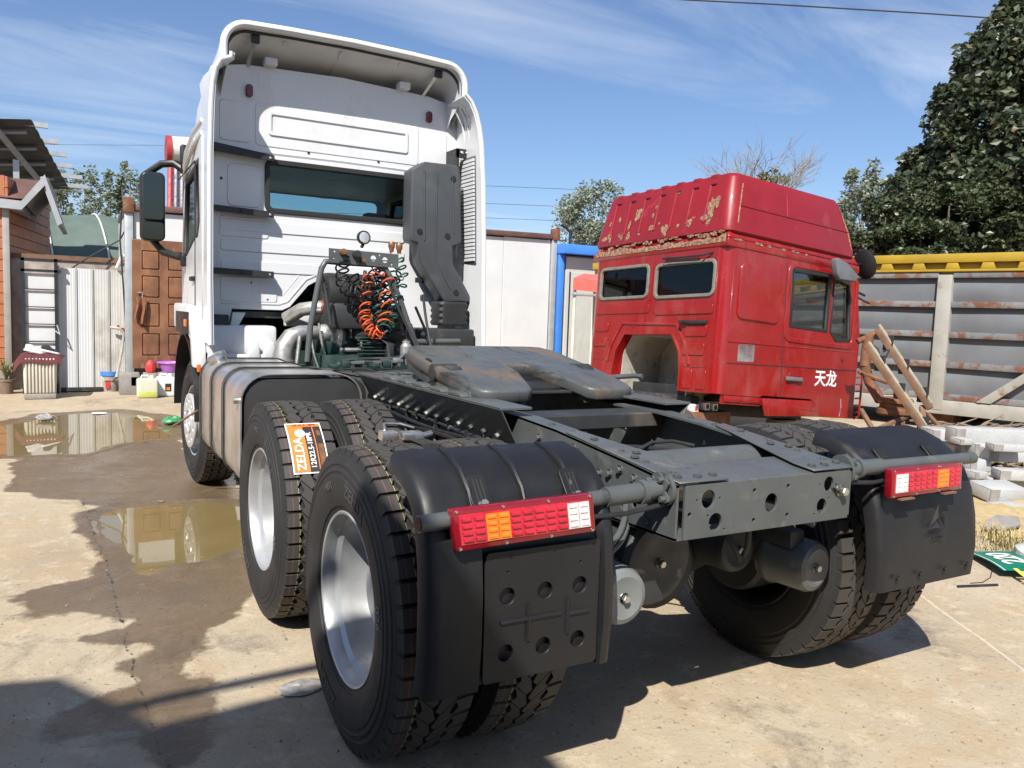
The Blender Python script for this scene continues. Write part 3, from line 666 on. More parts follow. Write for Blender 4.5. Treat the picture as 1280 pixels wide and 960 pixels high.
sub(b.build('jaw_housing', 'grease', None, bevel=.006), fw)
for sx in (-1, 1):
    b = MB().prism([(.82, 1.151), (1.32, 1.151), (1.17, 1.255), (.97, 1.255)], sx*.36, sx*.43, 'x'); b.cyl((sx*.34, 1.07, 1.215), (sx*.475, 1.07, 1.215), .045, n=20)
    sub(b.build('pedestal', 'chassis_dark', None, bevel=.006), fw)
b = MB()
for k in range(5): b.tube([(-.452+.004*k, 1.17+.07*math.cos(t)*(1-.12*k), 1.215+.062*math.sin(t)*(1-.12*k)) for t in np.linspace(0, 2*PI, 19)[:-1]], .007, 6, closed=True)
sub(b.build('release_spring', 'grease', None), fw)
sub(MB().tube([(.3, .92, 1.16), (.55, .98, 1.19), (.7, .95, 1.2), (.72, .9, 1.2)], .014, 8).build('release_handle', 'chassis_grey', None), fw)
# ---- axles, brake chambers, reservoirs
for y in AX:
    b = MB().tube([(-.62, y, AZ), (-.4, y, AZ), (-.25, y, AZ), (.0, y, AZ), (.25, y, AZ), (.4, y, AZ), (.62, y, AZ)], [.075, .075, .11, .2, .11, .075, .075], 24)
    b.lathe([(.0, -.2), (.12, -.19), (.19, -.12), (.21, 0), (.19, .12), (0, .2)], 24, Matrix.Translation((.03, y, AZ)), 'y')
    b.build('drive_axle', 'chassis_dark', truck)
    for sx in (-1, 1): MB().box(sx*.46-.04, sx*.46+.04, y-.45, y+.45, .63, .70).box(sx*.46-.05, sx*.46+.05, y-.08, y+.08, .55, .72).build('leaf_spring', 'chassis_dark', truck, bevel=.006)
def chamber(p, r, L, d=(0, -1, 0), m='chassis_grey'):
    M = Matrix.Translation(p) @ Vector(d).to_track_quat('Z', 'Y').to_matrix().to_4x4()
    b = MB().lathe([(0, .0), (r*.98, .0), (r*1.04, .012), (r*1.08, .03), (r*1.04, .05), (r, .06), (r, L-.03), (r*.9, L-.008), (r*.72, L), (r*.55, L-.004), (r*.3, L-.008), (0, L-.008)], 32, M)
    c = b.build('brake_chamber', m, truck, angle=30)
    bolt(M @ Vector((0, 0, L-.008)), M.to_3x3() @ Vector((0, 0, 1)), c, .014, .022, 'bright_steel'); return c
chamber((-.475, -.36, .60), .1, .2, m='chamber_grey'); chamber((.50, -.28, .555), .105, .22, (.12, -1, 0))
chamber((-.30, -.05, .70), .165, .43, (.1, -1, -.08), 'chassis_dark'); chamber((.3, -.1, .6), .1, .2, (0, -1, 0), 'chassis_dark')
for pts in ([(-.62, -.45, .74), (-.5, -.5, .72), (-.42, -.5, .8), (-.41, -.45, .92)], [(-.6, -.45, .73), (-.48, -.5, .7), (-.4, -.5, .78), (-.38, -.42, .92)], [(.1, -.3, .8), (.12, -.45, .7), (.2, -.4, .6)], [(.16, -.45, .82), (.17, -.5, .7), (.22, -.4, .62)]):
    MB().tube([Vector(pts[0])*(1-t)**3+Vector(pts[1])*3*t*(1-t)**2+Vector(pts[2])*3*t*t*(1-t)+Vector(pts[-1])*t**3 for t in np.linspace(0, 1, 14)], .011, 8).build('air_line', 'chassis_grey' if pts[0][0] < 0 else 'rubber', truck)
for y in AX:
    for sx in (-1, 1):
        MB().lathe([(0, 0), (.2, 0), (.215, .02), (.215, .2), (0, .2)], 32, Matrix.Translation((sx*.54, y, AZ)) @ Matrix.Rotation(sx*PI/2, 4, 'Y')).build('brake_drum', 'chassis_dark', truck)
# ---- rear mudguards
def guard(sx):
    path = [(-.70, .47), (-.712, .6), (-.712, .75), (-.70, .86), (-.675, .95), (-.635, 1.02), (-.575, 1.07), (-.5, 1.1), (-.42, 1.112)] if sx < 0 else [(-.70, .50), (-.705, .62), (-.69, .75), (-.665, .86), (-.63, .94), (-.585, 1.0), (-.52, 1.045), (-.44, 1.075), (-.36, 1.085)]
    xs = [0, .004, .018, .03, .05, .062, .12, .2, .3, .4, .448, .462, .5, .55, .585, .61, .626, .63]; dr = [.06, .02, .005, .0, 0, 0, 0, 0, 0, 0, 0, 0, 0, 0, .0, .002, .015, .06]
    if sx < 0: ribs = {.12: 0, .2: .0, .3: 0, .4: 0}
    P = []
    pv = [Vector((0, y, z)) for y, z in path]
    for i, p in enumerate(pv):
        t = (pv[min(i+1, len(pv)-1)]-pv[max(0, i-1)]).normalized(); nrm = Vector((0, -t.z, t.y))
        f = 0
        if sx > 0: f = .018*math.sin(PI*min(1, i/5))
        row = []
        for x, d in zip(xs, dr):
            if sx < 0 and i < 5 and .06 < x < .45: d = d+.03*min(1, (5-i)/1.5)
            q = p-nrm*d; row.append((sx*(.622+f*(x/.63)+x), q.y, q.z))
        P.append(row)
    b = MB().grid(P); g = b.build('mudguard', 'black_plastic', truck, solid=.006, angle=50)
    # pressed ribs over the crown
    for x in ((.76, .93, 1.1) if sx < 0 else (.78, 1.07)):
        rp = [(sx*x, path[k][0]-.002, path[k][1]+.003) for k in range(4, 9)]
        if sx < 0: MB().tube(rp, [.003, .009, .011, .009, .003], 8).build('pressed_rib', 'black_plastic', g)
    for x in (.76, 1.07):     # slotted fixing plates with bolts
        k = 5; y, z = path[k]; t = (Vector((0, *path[k+1]))-Vector((0, *path[k-1]))).normalized(); nrm = Vector((0, -t.z, t.y)); M = frameM(Vector((sx*x, y, z))+nrm*.004, (1, 0, 0), t, nrm)
        sl = plate(rrect(-.03, .03, -.05, .05, .015), [], .006, .002); xform(sl, M); s_ = link('slot_plate', sl, 'black_plastic'); s_.parent = g
        for dx in (-.012, .0, .012): b2 = MB().box(dx-.003, dx+.003, -.035, .035, .003, .0075, M); o_ = b2.build('slot', 'seal', None); o_.parent = g
        bolt(M @ Vector((0, -.045, .006)), nrm, g, .012, .016, 'bright_steel')
    return g, path
gL, pL = guard(-1); gR, pR = guard(1)
# perforated plate hung behind the left guard
me = plate(rrect(-1.07, -.686, .485, .86, .012), [(x, z, .027) for z in (.73, .565) for x in (-1.0, -.875, -.755)]+[(-1.0, .8, .005), (-.755, .8, .005)], .006, .002); xform(me, frameM((0, -.694, 0), (1, 0, 0), (0, 0, 1), (0, -1, 0)))
fl = link('perforated_flap', me, 'black_plastic', truck)
for z, xs_ in ((.655, (-1.02, -.82)), (.648, (-.8, -.72))): MB().tube([(xs_[0], -.698, z), (xs_[1], -.698, z)], .008, 8).build('pressed_rib', 'black_plastic', fl)
for x in (-.93, -.795): MB().tube([(x, -.698, .59), (x, -.698, .7)], .008, 8).build('pressed_rib', 'black_plastic', fl)
# emblem and bolts on the right guard
b = MB(); c0 = Vector((.955, -.712, .765)); tri = [Vector((0, 0, .065)), Vector((-.055, 0, -.04)), Vector((.055, 0, -.04))]
for k in range(3):
    A = tri[k]; Bv = tri[(k+1) % 3]; ce = Vector((0, 0, -.005)); mid = (A+Bv)/2*.35
    b.add([c0+A*.95+Vector((0, .004, 0)), c0+Bv*.95+Vector((0, .004, 0)), c0+mid+Vector((0, .004, 0)), c0+(A+Bv+mid)/3+Vector((0, -.012, 0))], [(0, 1, 3), (1, 2, 3), (2, 0, 3)])
b.build('triangle_emblem', 'black_plastic', gR, angle=5)
tm = text_mesh('CAMC', .026, .002); xform(tm, frameM((.955, -.716, .695), (1, 0, 0), (0, 0, 1), (0, -1, 0))); link('emblem_lettering', tm, 'black_plastic', None).parent = gR
for x in (.72, .86, 1.02, 1.17): bolt((x, -.713, .555), (0, -1, 0), gR, .008, .008, 'black_plastic')
# ---- lamp bar and tail lamps
YL = -.735
for sx, e in ((-1, ((-.418, -.66, .985), (-1.275, -.70, .965))), (1, ((.418, -.66, .99), (1.175, -.70, .997)))):
    a, c = map(Vector, e); bar = MB().tube([a, a+(c-a)*.28], .03, 20).tube([a+(c-a)*.28, c], .0235, 20).build('lamp_bar', 'chassis_grey', truck)
    MB().tube([a-(c-a)*.0, a+(c-a)*.018], .056, 20).build('bar_flange', 'chassis_grey', bar); MB().tube([a+(c-a)*.1, a+(c-a)*.125], .038, 16).build('bar_collar', 'chassis_grey', bar)
    for k in range(3): MB().box(-.004, .004, 0, .05, -.03, .03, frameM(a+(c-a)*.03, (c-a), Vector((0, math.cos(k*2.1), math.sin(k*2.1))))).build('bar_gusset', 'chassis_grey', bar)
    for k in range(4): bolt(a+(c-a)*.02+Vector((0, .034*math.cos(k*1.57-1)*1.25, .034*math.sin(k*1.57-1)*1.25)), (sx, 0, 0), bar, .01, .03)
    cc = [Vector(q) for q in ((a+(c-a)*.02)+Vector((0, -.02, -.045)), a+(c-a)*.2+Vector((0, -.02, -.055)), a+(c-a)*.45+Vector((0, .0, -.05)))]
    MB().tube(cc, .008, 8).build('lamp_cable', 'rubber', bar)
    if sx < 0: MB().cyl(c+Vector((.001, 0, 0)), c-Vector((.003, 0, 0)), .019, n=16).build('bar_end', 'rust', bar)
def lamp(corners, order):
    TL, TRr, BRr, BL = [bp(px, py, 'y', YL) for px, py in corners]
    ex = ((TRr-TL)+(BRr-BL))/2; ez = ((TL-BL)+(TRr-BRr))/2; w, h = ex.length, ez.length; O = (TL+TRr+BL+BRr)/4
    M = frameM(O, ex, ez, None); hm = MB().box(-w/2, w/2, -h/2, h/2, -.034, 0, M); L = hm.build('tail_lamp', 'red_lens', truck, bevel=.006)
    MB().box(-w/2+.014, w/2-.014, -h/2+.014, h/2-.014, -.02, .0022, M).build('lens_panel', 'red_cell', None, bevel=.003, seg=1).parent = L
    bd = .02; n = 11; cw = (w-2*bd)/n; ch = (h-2*bd)/4; cells = []; lk = ''
    for i, k in enumerate(order):
        mn = {'r': 'red_cell', 'a': 'amber_cell', 'w': 'clear_cell'}[k]; x0 = -w/2+bd+i*cw
        if k != lk: cells.append((mn, MB())); lk = k
        cb_ = cells[-1][1]
        if k != 'r': cb_.box(x0+.001, x0+cw-.001, -h/2+bd, h/2-bd, -.001, .0042, M)
        for j in range(4):
            z0 = -h/2+bd+j*ch; m_ = cw*.08
            p = [(x0+m_, z0+ch*.1), (x0+cw-m_, z0+ch*.1), (x0+cw-m_, z0+ch*.9), (x0+m_, z0+ch*.9)]; q = [(x0+m_*2.2, z0+ch*.3), (x0+cw-m_*2.2, z0+ch*.3), (x0+cw-m_*2.2, z0+ch*.62), (x0+m_*2.2, z0+ch*.62)]
            cb_.hexa([M @ Vector((*v, .002)) for v in p]+[M @ Vector((*v, .0065)) for v in q])
    for mn, bb in cells:
        o_ = bb.build({'red_cell': 'red_lens_cells', 'amber_cell': 'amber_lens', 'clear_cell': 'clear_lens'}[mn], mn, None); o_.parent = L; o_['kind'] = 'stuff'
    for dx in (-.5, -.17, .17, .5):
        for s_ in (-1, 1): bolt(M @ Vector((dx*w*.94, s_*(h/2-.007), .0)), ex.cross(ez), L, .004, .003, 'bright_steel')
    for dx in ((-.3, .3) if order[0] == 'w' else ()): MB().box(dx*w-.04, dx*w+.04, -h/2-.01, -h/2-.004, -.05, .01, M).build('lamp_bracket', 'rust_light', None).parent = L
lamp([(565, 638), (741, 617), (746, 664), (570, 691)], 'rraarrrrrww'); lamp([(1117, 587), (1203, 578), (1203, 611), (1113, 624)], 'wwrrrrraarr')
# tyre sticker on the front drive tyre
tyc = Vector((-XO, 1.35, AZ))
def tread_pt(x, a, r=TR+.0015): return Vector((tyc.x+x, tyc.y+r*math.cos(a), tyc.z+r*math.sin(a)))
def tread_patch(x0, x1, a0, a1, r, name, m, parent, n=10):
    P = [[tread_pt(x, a, r) for x in np.linspace(x0, x1, 3)] for a in np.linspace(a0, a1, n)]; o_ = MB().grid(P).build(name, m, None); 
    if parent: o_.parent = parent
    return o_
A0, A1 = math.radians(121), math.radians(151)
st = part('tyre_sticker', truck)
tread_patch(-.088, .075, A0, A1, TR+.003, 'sticker_border', 'white_label', st); tread_patch(-.082, -.012, A0+.012, A1-.012, TR+.0042, 'sticker_panel', 'orange_label', st); tread_patch(-.012, .069, A0+.05, A1-.012, TR+.0042, 'sticker_panel', 'black_label', st)
tread_patch(-.012, .069, A0+.012, A0+.05, TR+.0042, 'sticker_panel', 'orange_label', st); tread_patch(.03, .034, A0+.06, A1-.02, TR+.005, 'sticker_line', 'orange_label', st)
tread_patch(.045, .062, A0+.1, A0+.16, TR+.005, 'sticker_picture', 'brass', st); tread_patch(.04, .064, A0+.25, A1-.04, TR+.005, 'sticker_picture', 'brass', st)
def tread_text(s, size, xc, ac, m, ext=.0004):
    tm = text_mesh(s, size, ext, size*.012)
    for v in tm.vertices:   # reads upwards around the tread
        a = ac-v.co.x/TR; x = xc-v.co.y*-1*-1; v.co = tread_pt(x, a, TR+.0052+v.co.z)
    tm.update(); o_ = link('sticker_lettering', tm, m); o_.parent = st
tread_text('ZELDA', .055, -.046, (A0+A1)/2+.075, 'white_label'); tread_text('12R22.5-18PR', .033, .008, (A0+A1)/2+.04, 'white_label')
tm = text_mesh('12R22.5-18PR', .02, .0003, .0002)
for v in tm.vertices: v.co = tread_pt(-.006+v.co.x, A0+.03-v.co.y/TR, TR+.0054+v.co.z)
o_ = link('sticker_lettering', tm, 'black_label'); o_.parent = st
b = MB(); ac = A0+.13
b.add([tread_pt(-.03+.024*math.cos(t), ac+.045*math.sin(t), TR+.0056) for t in np.linspace(0, 2*PI, 17)[:-1]], [tuple(range(16))]); b.build('sticker_medal', 'ribbon', None).parent = st
# clamp hardware lying on the rear tyre
b = MB().box(-.98, -.9, .15, .21, 1.04, 1.068).box(-1.05, -.99, .19, .24, 1.035, 1.07).tube([(-1.03, .22, 1.07), (-1.02, .26, 1.09), (-.95, .27, 1.085), (-.9, .25, 1.07)], .006, 6).tube([(-.9, .18, 1.05), (-.85, .2, 1.055)], .012, 8)
b.build('clamp', 'bright_steel', truck, bevel=.004)
# ---- fuel tank with straps, filler and its rear fender
tk = rrect(-1.205, -.56, .46, 1.12, .13, 6); b = MB().prism(tk, 2.3, 3.62, 'y'); tank = b.build('fuel_tank', 'alu_tank', truck, bevel=.025, seg=3, angle=50)
for y, w in ((3.52, .022), (3.05, .022), (2.6, .022)):
    st_ = rrect(-1.213, -.555, .452, 1.128, .135, 6); st2 = rrect(-1.204, -.565, .461, 1.119, .13, 6)
    P = []
    for q in range(len(st_)): P.append([(st_[q][0], y-w, st_[q][1]), (st_[q][0]-.004, y, st_[q][1]), (st_[q][0], y+w, st_[q][1])])
    MB().grid(P, close_u=True).build('tank_strap', 'bright_steel', tank, solid=.004)
    for dy in (-w, w): MB().tube([(p_[0], y+dy, p_[1]) for p_ in rrect(-1.214, -.555, .452, 1.129, .135, 6)], .004, 6, closed=True).build('strap_rubber', 'rubber', tank)
b = MB().lathe([(.055, -.05), (.055, .04), (.07, .045), (.07, .07), (.05, .08), (0, .08)], 24, Matrix.Translation((-1.1, 3.36, 1.1)) @ Matrix.Rotation(-.55, 4, 'Y')); b.build('filler_cap', 'bright_steel', tank)
# fender: bright skin wrapping a black liner
o_ = rrect(-1.212, -.50, .44, 1.135, .16, 7); P = []
for q in range(len(o_)): P.append([(o_[q][0], y, o_[q][1]) for y in (2.04, 2.06, 2.3)])
tf = MB().grid(P, close_u=True).build('tank_fender', 'alu_tank', truck, solid=.008, angle=50)
MB().prism(rrect(-1.19, -.47, .5, 1.105, .1, 6), 2.055, 2.12, 'y').build('fender_liner', 'seal', tf, bevel=.01)
P = []
for a in np.linspace(math.radians(88), math.radians(158), 12): P.append([(x, 1.35-.63*math.cos(a)*-1*-1+0, .5+.63*math.sin(a)) for x in (-1.2, -.9, -.62)])
MB().cyl((-1.24, 2.1, .98), (-1.16, 2.1, .98), .02).build('fender_pipe', 'bright_steel', tf)
MB().tube([bp(216, 533, 'x', -1.36), bp(247, 513, 'x', -1.21)], .009, 8).build('steel_rod', 'rust_light', truck)
# ---- cab: hollow shell, real window openings
CX = -.03; XL, XR = -1.10, 1.05; YB, YF = 4.1, 6.0
cab = part('cab', truck)
def sp(o): o.parent = cab; return o
PXZ = lambda y: frameM((0, y, 0), (1, 0, 0), (0, 0, 1), (0, -1, 0))
wl_, wr_ = -.625, .565; wb, wt = 2.288, 2.668
rear_out = [(XL, 1.25), (XL+.16, 1.25), (XL+.2, 1.49), (-.50, 1.49), (-.44, 1.52), (-.29, 1.70), (-.22, 1.74), (.2, 1.74), (.27, 1.70), (.42, 1.52), (.48, 1.49), (.62, 1.4), (.62, 1.25), (XR, 1.25), (XR, 3.2), (XR-.05, 3.34), (.75, 3.39), (CX, 3.42), (-.81, 3.39), (XL+.05, 3.34), (XL, 3.2)]
def holed(outline, hole_polys, th, bev=0):
    cu = bpy.data.curves.new('plate', 'CURVE'); cu.dimensions = '2D'; cu.fill_mode = 'BOTH'; cu.extrude = th/2; cu.bevel_depth = bev; cu.bevel_resolution = 1
    for pts in [outline]+hole_polys:
        s_ = cu.splines.new('POLY'); s_.points.add(len(pts)-1); s_.use_cyclic_u = True
        for q, p_ in zip(s_.points, pts): q.co = (p_[0], p_[1], 0, 1)
    ob = bpy.data.objects.new('tmp', cu); COL.objects.link(ob); dg = bpy.context.evaluated_depsgraph_get(); dg.update()
    me_ = bpy.data.meshes.new_from_object(ob.evaluated_get(dg)); bpy.data.objects.remove(ob); return me_
win = rrect(wl_, wr_, wb, wt, .045, 5)
me = holed(rear_out, [win], .03, .004); xform(me, PXZ(YB)); rw = sp(link('rear_wall', me, 'white_paint'))
def on_wall(nm, m, y=YB, **k):
    pass
def ridge(pts, r=.008, y=YB-.018, nm='stamping', m='white_paint', flat=.7):
    o = MB().tube([(x, y+.0, z) for x, z in pts], r, 8, closed=False).build(nm, m, None); o.parent = cab; return o
# pressed panels: proud sheets with rounded edges
def panel(x0, x1, z0, z1, r, th=.010, nm='stamped_panel', y=YB-.0155):
    me_ = plate(rrect(x0, x1, z0, z1, r), [], th, .005); xform(me_, PXZ(y)); o = link(nm, me_, 'white_paint'); o.parent = cab; return o
def frame_panel(x0, x1, z0, z1, w, nm='stamped_frame', th=.012, y=YB-.017):
    me_ = holed(rrect(x0, x1, z0, z1, .02), [rrect(x0+w, x1-w, z0+w, z1-w, .015)], th, .004); xform(me_, PXZ(y)); o = link(nm, me_, 'white_paint'); o.parent = cab
panel(-.72, .66, 2.79, 3.115, .03, .006); frame_panel(-.62, .56, 2.88, 3.06, .018, y=YB-.0235); panel(.70, .93, 2.8, 3.1, .03); panel(-.99, -.76, 2.8, 3.1, .03)
panel(-.93, -.68, 2.3, 2.62, .04); panel(-.99, -.62, 2.06, 2.21, .02, .008); panel(.62, .98, 2.0, 2.6, .03)
for z in (2.16, 2.0, 1.84): panel(-.98, .55, z-.05, z+.03, .02, .012)
panel(-.98, -.55, 1.55, 1.74, .02)
ridge([(-.98, 1.535), (-.53, 1.535), (-.46, 1.56), (-.31, 1.745), (-.23, 1.785), (.22, 1.785), (.3, 1.745), (.44, 1.56)], .016, y=YB-.01)
ridge([(-.98, 1.60), (-.56, 1.60), (-.49, 1.62), (-.35, 1.80), (-.25, 1.845), (.24, 1.845)], .01, y=YB-.012)
ridge([(-1.05, 2.735), (CX, 2.745), (1.0, 2.735)], .022, y=YB-.004, nm='roof_seam')
for x_, z_ in ((-.62, 1.57), (-.75, 1.70), (.55, 1.62), (-.98, 2.5), (.9, 1.9), (-.3, 2.78), (.3, 2.78)): bolt((x_, YB-.022, z_), (0, -1, 0), cab, .008, .006, 'black_metal', 'plug')
for x_ in (-1.045, 1.0): sp(MB().tube([(x_, YB-.018, 1.3), (x_, YB-.018, 3.2)], .005, 6).build('sealant_line', 'inner_white', None))
# drip rail + window seal + glass
seal = holed(rrect(wl_-.018, wr_+.018, wb-.018, wt+.018, .06, 5), [rrect(wl_+.012, wr_-.012, wb+.012, wt-.012, .035, 5)], .05, .006); xform(seal, PXZ(YB-.004)); sp(link('window_seal', seal, 'seal'))
g_ = plate(rrect(wl_, wr_, wb, wt, .04), [], .006); xform(g_, PXZ(YB)); sp(link('rear_window', g_, 'glass_teal'))
# sides with door windows
def TO(x, sgn): return frameM((x+sgn*.045*YB, 0, 0), (-sgn*.045, 1, 0), (0, 0, 1), (1, sgn*.045, 0))   # walls toe in towards the front
def side(x, sgn):
    out_ = [(YB+.016, 1.25), (YB+.35, 1.25), (YB+.42, 1.3), (YB+.9, 1.38), (YF-.25, 1.38), (YF-.02, 1.3), (YF, 1.9), (YF-.28, 2.72), (YF-.36, 2.78), (YB+.016, 2.82)]
    w1 = [(4.28, 2.18), (4.42, 2.08), (4.56, 2.08), (4.56, 2.66), (4.36, 2.66)]; w2 = [(4.66, 2.08), (5.4, 1.98), (5.75, 1.98), (5.52, 2.62), (4.66, 2.64)]
    me_ = holed(out_, [w1, w2], .03, .004); xform(me_, TO(x, sgn)); sp(link('side_wall', me_, 'white_paint'))
    for w_ in (w1, w2):
        c_ = np.mean(w_, 0); gm = plate(w_, [], .006); xform(gm, TO(x, sgn)); sp(link('side_window', gm, 'glass_dark'))
        big_ = [tuple(c_+(np.array(q)-c_)*1.06) for q in w_]; sml = [tuple(c_+(np.array(q)-c_)*.97) for q in w_]; sm = holed(big_, [sml], .04, .004); xform(sm, TO(x, sgn)); sp(link('window_seal', sm, 'seal'))
    X = x+sgn*.017-sgn*.02
    for pts in ([(4.62, 1.4), (4.62, 2.7)], [(4.62, 2.7), (5.7, 2.68)], [(4.62, 1.42), (6.1, 1.42)]): sp(MB().tube([(X, *p_) for p_ in pts], .006, 6).build('door_gap', 'seal', None))
    sp(MB().box(X-.0-.02, X+.02, 4.68, 4.86, 1.71, 1.75).build('door_handle', 'black_plastic', None, bevel=.01))
side(XL, -1); side(XR, 1)
sp(MB().prism([(YB+.02, 2.82), (YF-.2, 2.76), (YF-.2, 2.66), (YB+.02, 2.76)], XL+.1, XR-.1, 'x').build('ceiling', 'inner_white', None))
sp(MB().box(XL+.02, XR-.02, YB+.02, YF-.04, 1.42, 1.47).build('cab_floor', 'chassis_dark', None))
# front: frame round the windscreen, sloped
n_ = Vector((0, -.28, .82)); M = frameM((CX, YF, 1.9), (1, 0, 0), n_, None)
ws = holed([(-.99, 0), (.99, 0), (.99, .86), (-.99, .86)], [rrect(-.93, .93, .06, .8, .08)], .03, .004); xform(ws, M); sp(link('windscreen_frame', ws, 'white_paint'))
gm = plate(rrect(-.93, .93, .06, .8, .08), [], .006); xform(gm, M); sp(link('windscreen', gm, 'glass_teal'))
sp(MB().box(XL+.09, XR-.09, YF-.05, YF+.02, .95, 1.9).build('front_panel', 'white_paint', None, bevel=.02)); sp(MB().box(XL+.1, XR-.1, YF-.7, YF-.06, 1.5, 1.98).build('dashboard', 'black_plastic', None, bevel=.04))
for x in (-.62, .52): sp(MB().box(x-.25, x+.25, 4.62, 4.85, 1.6, 2.22).box(x-.14, x+.14, 4.66, 4.78, 2.22, 2.42).build('seat', 'black_plastic', None, bevel=.05))
# roof marker lamps
for px, py in ((311, 114), (535.5, 147)):
    c = bp(px, py, 'y', YB-.02); me_ = plate(rrect(-.028, .028, -.05, .05, .027, 5), [], .01, .004); xform(me_, PXZ(YB-.02) @ Matrix.Translation((c.x, c.z, 0))); ml = link('marker_lamp', me_, 'white_paint'); sp(ml)
    me_ = plate(rrect(-.02, .02, -.042, .042, .019, 5), [], .02, .008); xform(me_, PXZ(YB-.035) @ Matrix.Translation((c.x, c.z, 0))); sp(link('marker_lens', me_, 'lamp_red'))
# ---- side extenders
def extender(s):
    if s < 0: re = [(-1.132, 1.22), (-1.14, 1.7), (-1.139, 2.6), (-1.13, 2.95), (-1.12, 3.1), (-1.10, 3.2), (-1.065, 3.265), (-.995, 3.295), (-.99, 3.33)]
    else: re = [(1.122, 1.22), (1.11, 1.6), (1.095, 2.145), (1.075, 2.6), (1.045, 2.95), (1.02, 3.08), (.985, 3.19), (.935, 3.28), (.88, 3.33)]
    fr = [((-1.105 if s < 0 else 1.058), z) for _, z in re[:5]]+[(s*1.09+CX, 3.22), (s*1.06+CX, 3.29), (s*1.0+CX, 3.33), (s*.98+CX, 3.36)]
    P = []
    for t in (0, .04, .2, .5, .8, 1):
        y = 3.6+.62*t; P.append([((1-t)*a[0]+t*c[0]-s*.02*(1 if t < .1 else 0)*0, y, (1-t)*a[1]+t*c[1]) for a, c in zip(re, fr)])
    e = MB().grid(P).build('side_extender', 'white_paint', truck, solid=.025, angle=40)
    MB().tube([(x, 3.6, z) for x, z in re], .016, 8).build('edge_bead', 'white_paint', e)
    return e
eL = extender(-1); eR = extender(1)
# louvres pressed into the right extender and comb on the duct edge
b = MB()
for k in range(27):
    z = 1.97+k*.0325; b.prism([(3.69, z), (3.96, z), (3.96, z+.023), (3.69, z+.023)], 1.042-.0012*k, 1.062-.0012*k, 'x')
stuff(b.build('louvre', 'white_paint', eR)); MB().hexa([(1.056, 3.68, 1.95), (1.06, 3.68, 1.95), (1.06, 3.97, 1.95), (1.056, 3.97, 1.95), (1.022, 3.68, 2.86), (1.026, 3.68, 2.86), (1.026, 3.97, 2.86), (1.022, 3.97, 2.86)]).build('louvre_gap_dark', 'grey_plastic', eR)  # grey sheet added behind the white louvres so their gaps look shaded
# right end return of extender with vertical stampings
for y in (3.72, 3.8, 3.9): MB().tube([(1.04, y, 2.95), (1.0, y, 3.15), (.93, y, 3.26)], .01, 8).build('stamping', 'white_paint', eR)
# brackets
for (xa, za, xb, zb, lift) in ((-1.10, 2.735, -.595, 2.682, .03), (-1.10, 2.255, -.595, 2.241, 0), (-1.10, 1.775, -.592, 1.768, 0)):
    b = MB(); pts = [(xa, za), (xa+.07, za-.02-lift), (xb, zb-.022), (xb, zb+.022), (xa+.07, za+.025-lift*.3), (xa, za+.03)]
    b.prism(pts, 3.98, 3.99, 'y'); b.prism([(xa+.06, zb+.018), (xb, zb+.018), (xb, zb+.026), (xa+.06, za+.028-lift*.3)], 3.985, 4.083, 'y'); br = b.build('extender_bracket', 'black_metal', truck, bevel=.002, seg=1)
    bolt((xb-.03, 3.98, zb), (0, -1, 0), br, .009, .008, 'bright_steel'); bolt((xa+.25, 3.98, zb+.005), (0, -1, 0), br, .008, .006, 'black_metal')
b = MB().box(.93, 1.06, 3.86, 3.875, 2.86, 2.94).box(.93, .96, 3.86, 4.08, 2.72, 2.94); br = b.build('extender_bracket', 'black_metal', truck, bevel=.003, seg=1)
for x in (.985, 1.035): bolt((x, 3.86, 2.905), (0, -1, 0), br, .013, .01, 'bright_steel')
b = MB().box(.62, 1.05, 3.97, 3.982, 1.765, 1.81); br = b.build('extender_bracket', 'black_metal', truck, bevel=.003, seg=1); bolt((.68, 3.97, 1.79), (0, -1, 0), br, .01, .01, 'rust')
# ---- roof fairing
def fair_section(hw, zt, zb, r, n=7):
    pts = [(-hw, zb)]
    for k in range(n+1):
        t = PI-PI/2*k/n; pts.append((-hw+r+r*math.cos(t), zt-r+r*math.sin(t)))
    pts += [(-hw*.5, zt+.012), (0, zt+.02), (hw*.5, zt+.012)]
    for k in range(n+1):
        t = PI/2-PI/2*k/n; pts.append((hw-r+r*math.cos(t), zt-r+r*math.sin(t)))
    pts.append((hw, zb)); return pts
secs = [(3.77, .985, 3.58, 3.31, .17), (3.785, .995, 3.62, 3.30, .18), (3.83, 1.0, 3.62, 3.29, .18), (4.0, 1.0, 3.56, 3.2, .18), (4.4, 1.02, 3.46, 2.85, .2), (4.8, 1.03, 3.33, 2.8, .22), (5.1, 1.01, 3.14, 2.78, .2), (5.4, .97, 2.96, 2.76, .15), (5.65, .88, 2.8, 2.74, .05)]
def shell(off, name, m, solid):
    P = []
    for y, hw, zt, zb, r in secs: P.append([(x+CX, y, z) for x, z in fair_section(hw-off, zt-off, zb, max(.03, r-off))])
    return MB().grid(P).build(name, m, truck, solid=solid, angle=50)
rf = shell(0, 'roof_fairing', 'white_paint', 0)
inn = [(x+CX, 3.69, z) for x, z in fair_section(.95, 3.555, 3.30, .15)]
P = []
for (y, hw, zt, zb, r) in secs[1:7]: P.append([(x+CX, y-.01, z) for x, z in fair_section(hw-.045, zt-.045, zb, max(.03, r-.03))])
MB().grid(P).build('fairing_liner', 'inner_white', rf, angle=50)
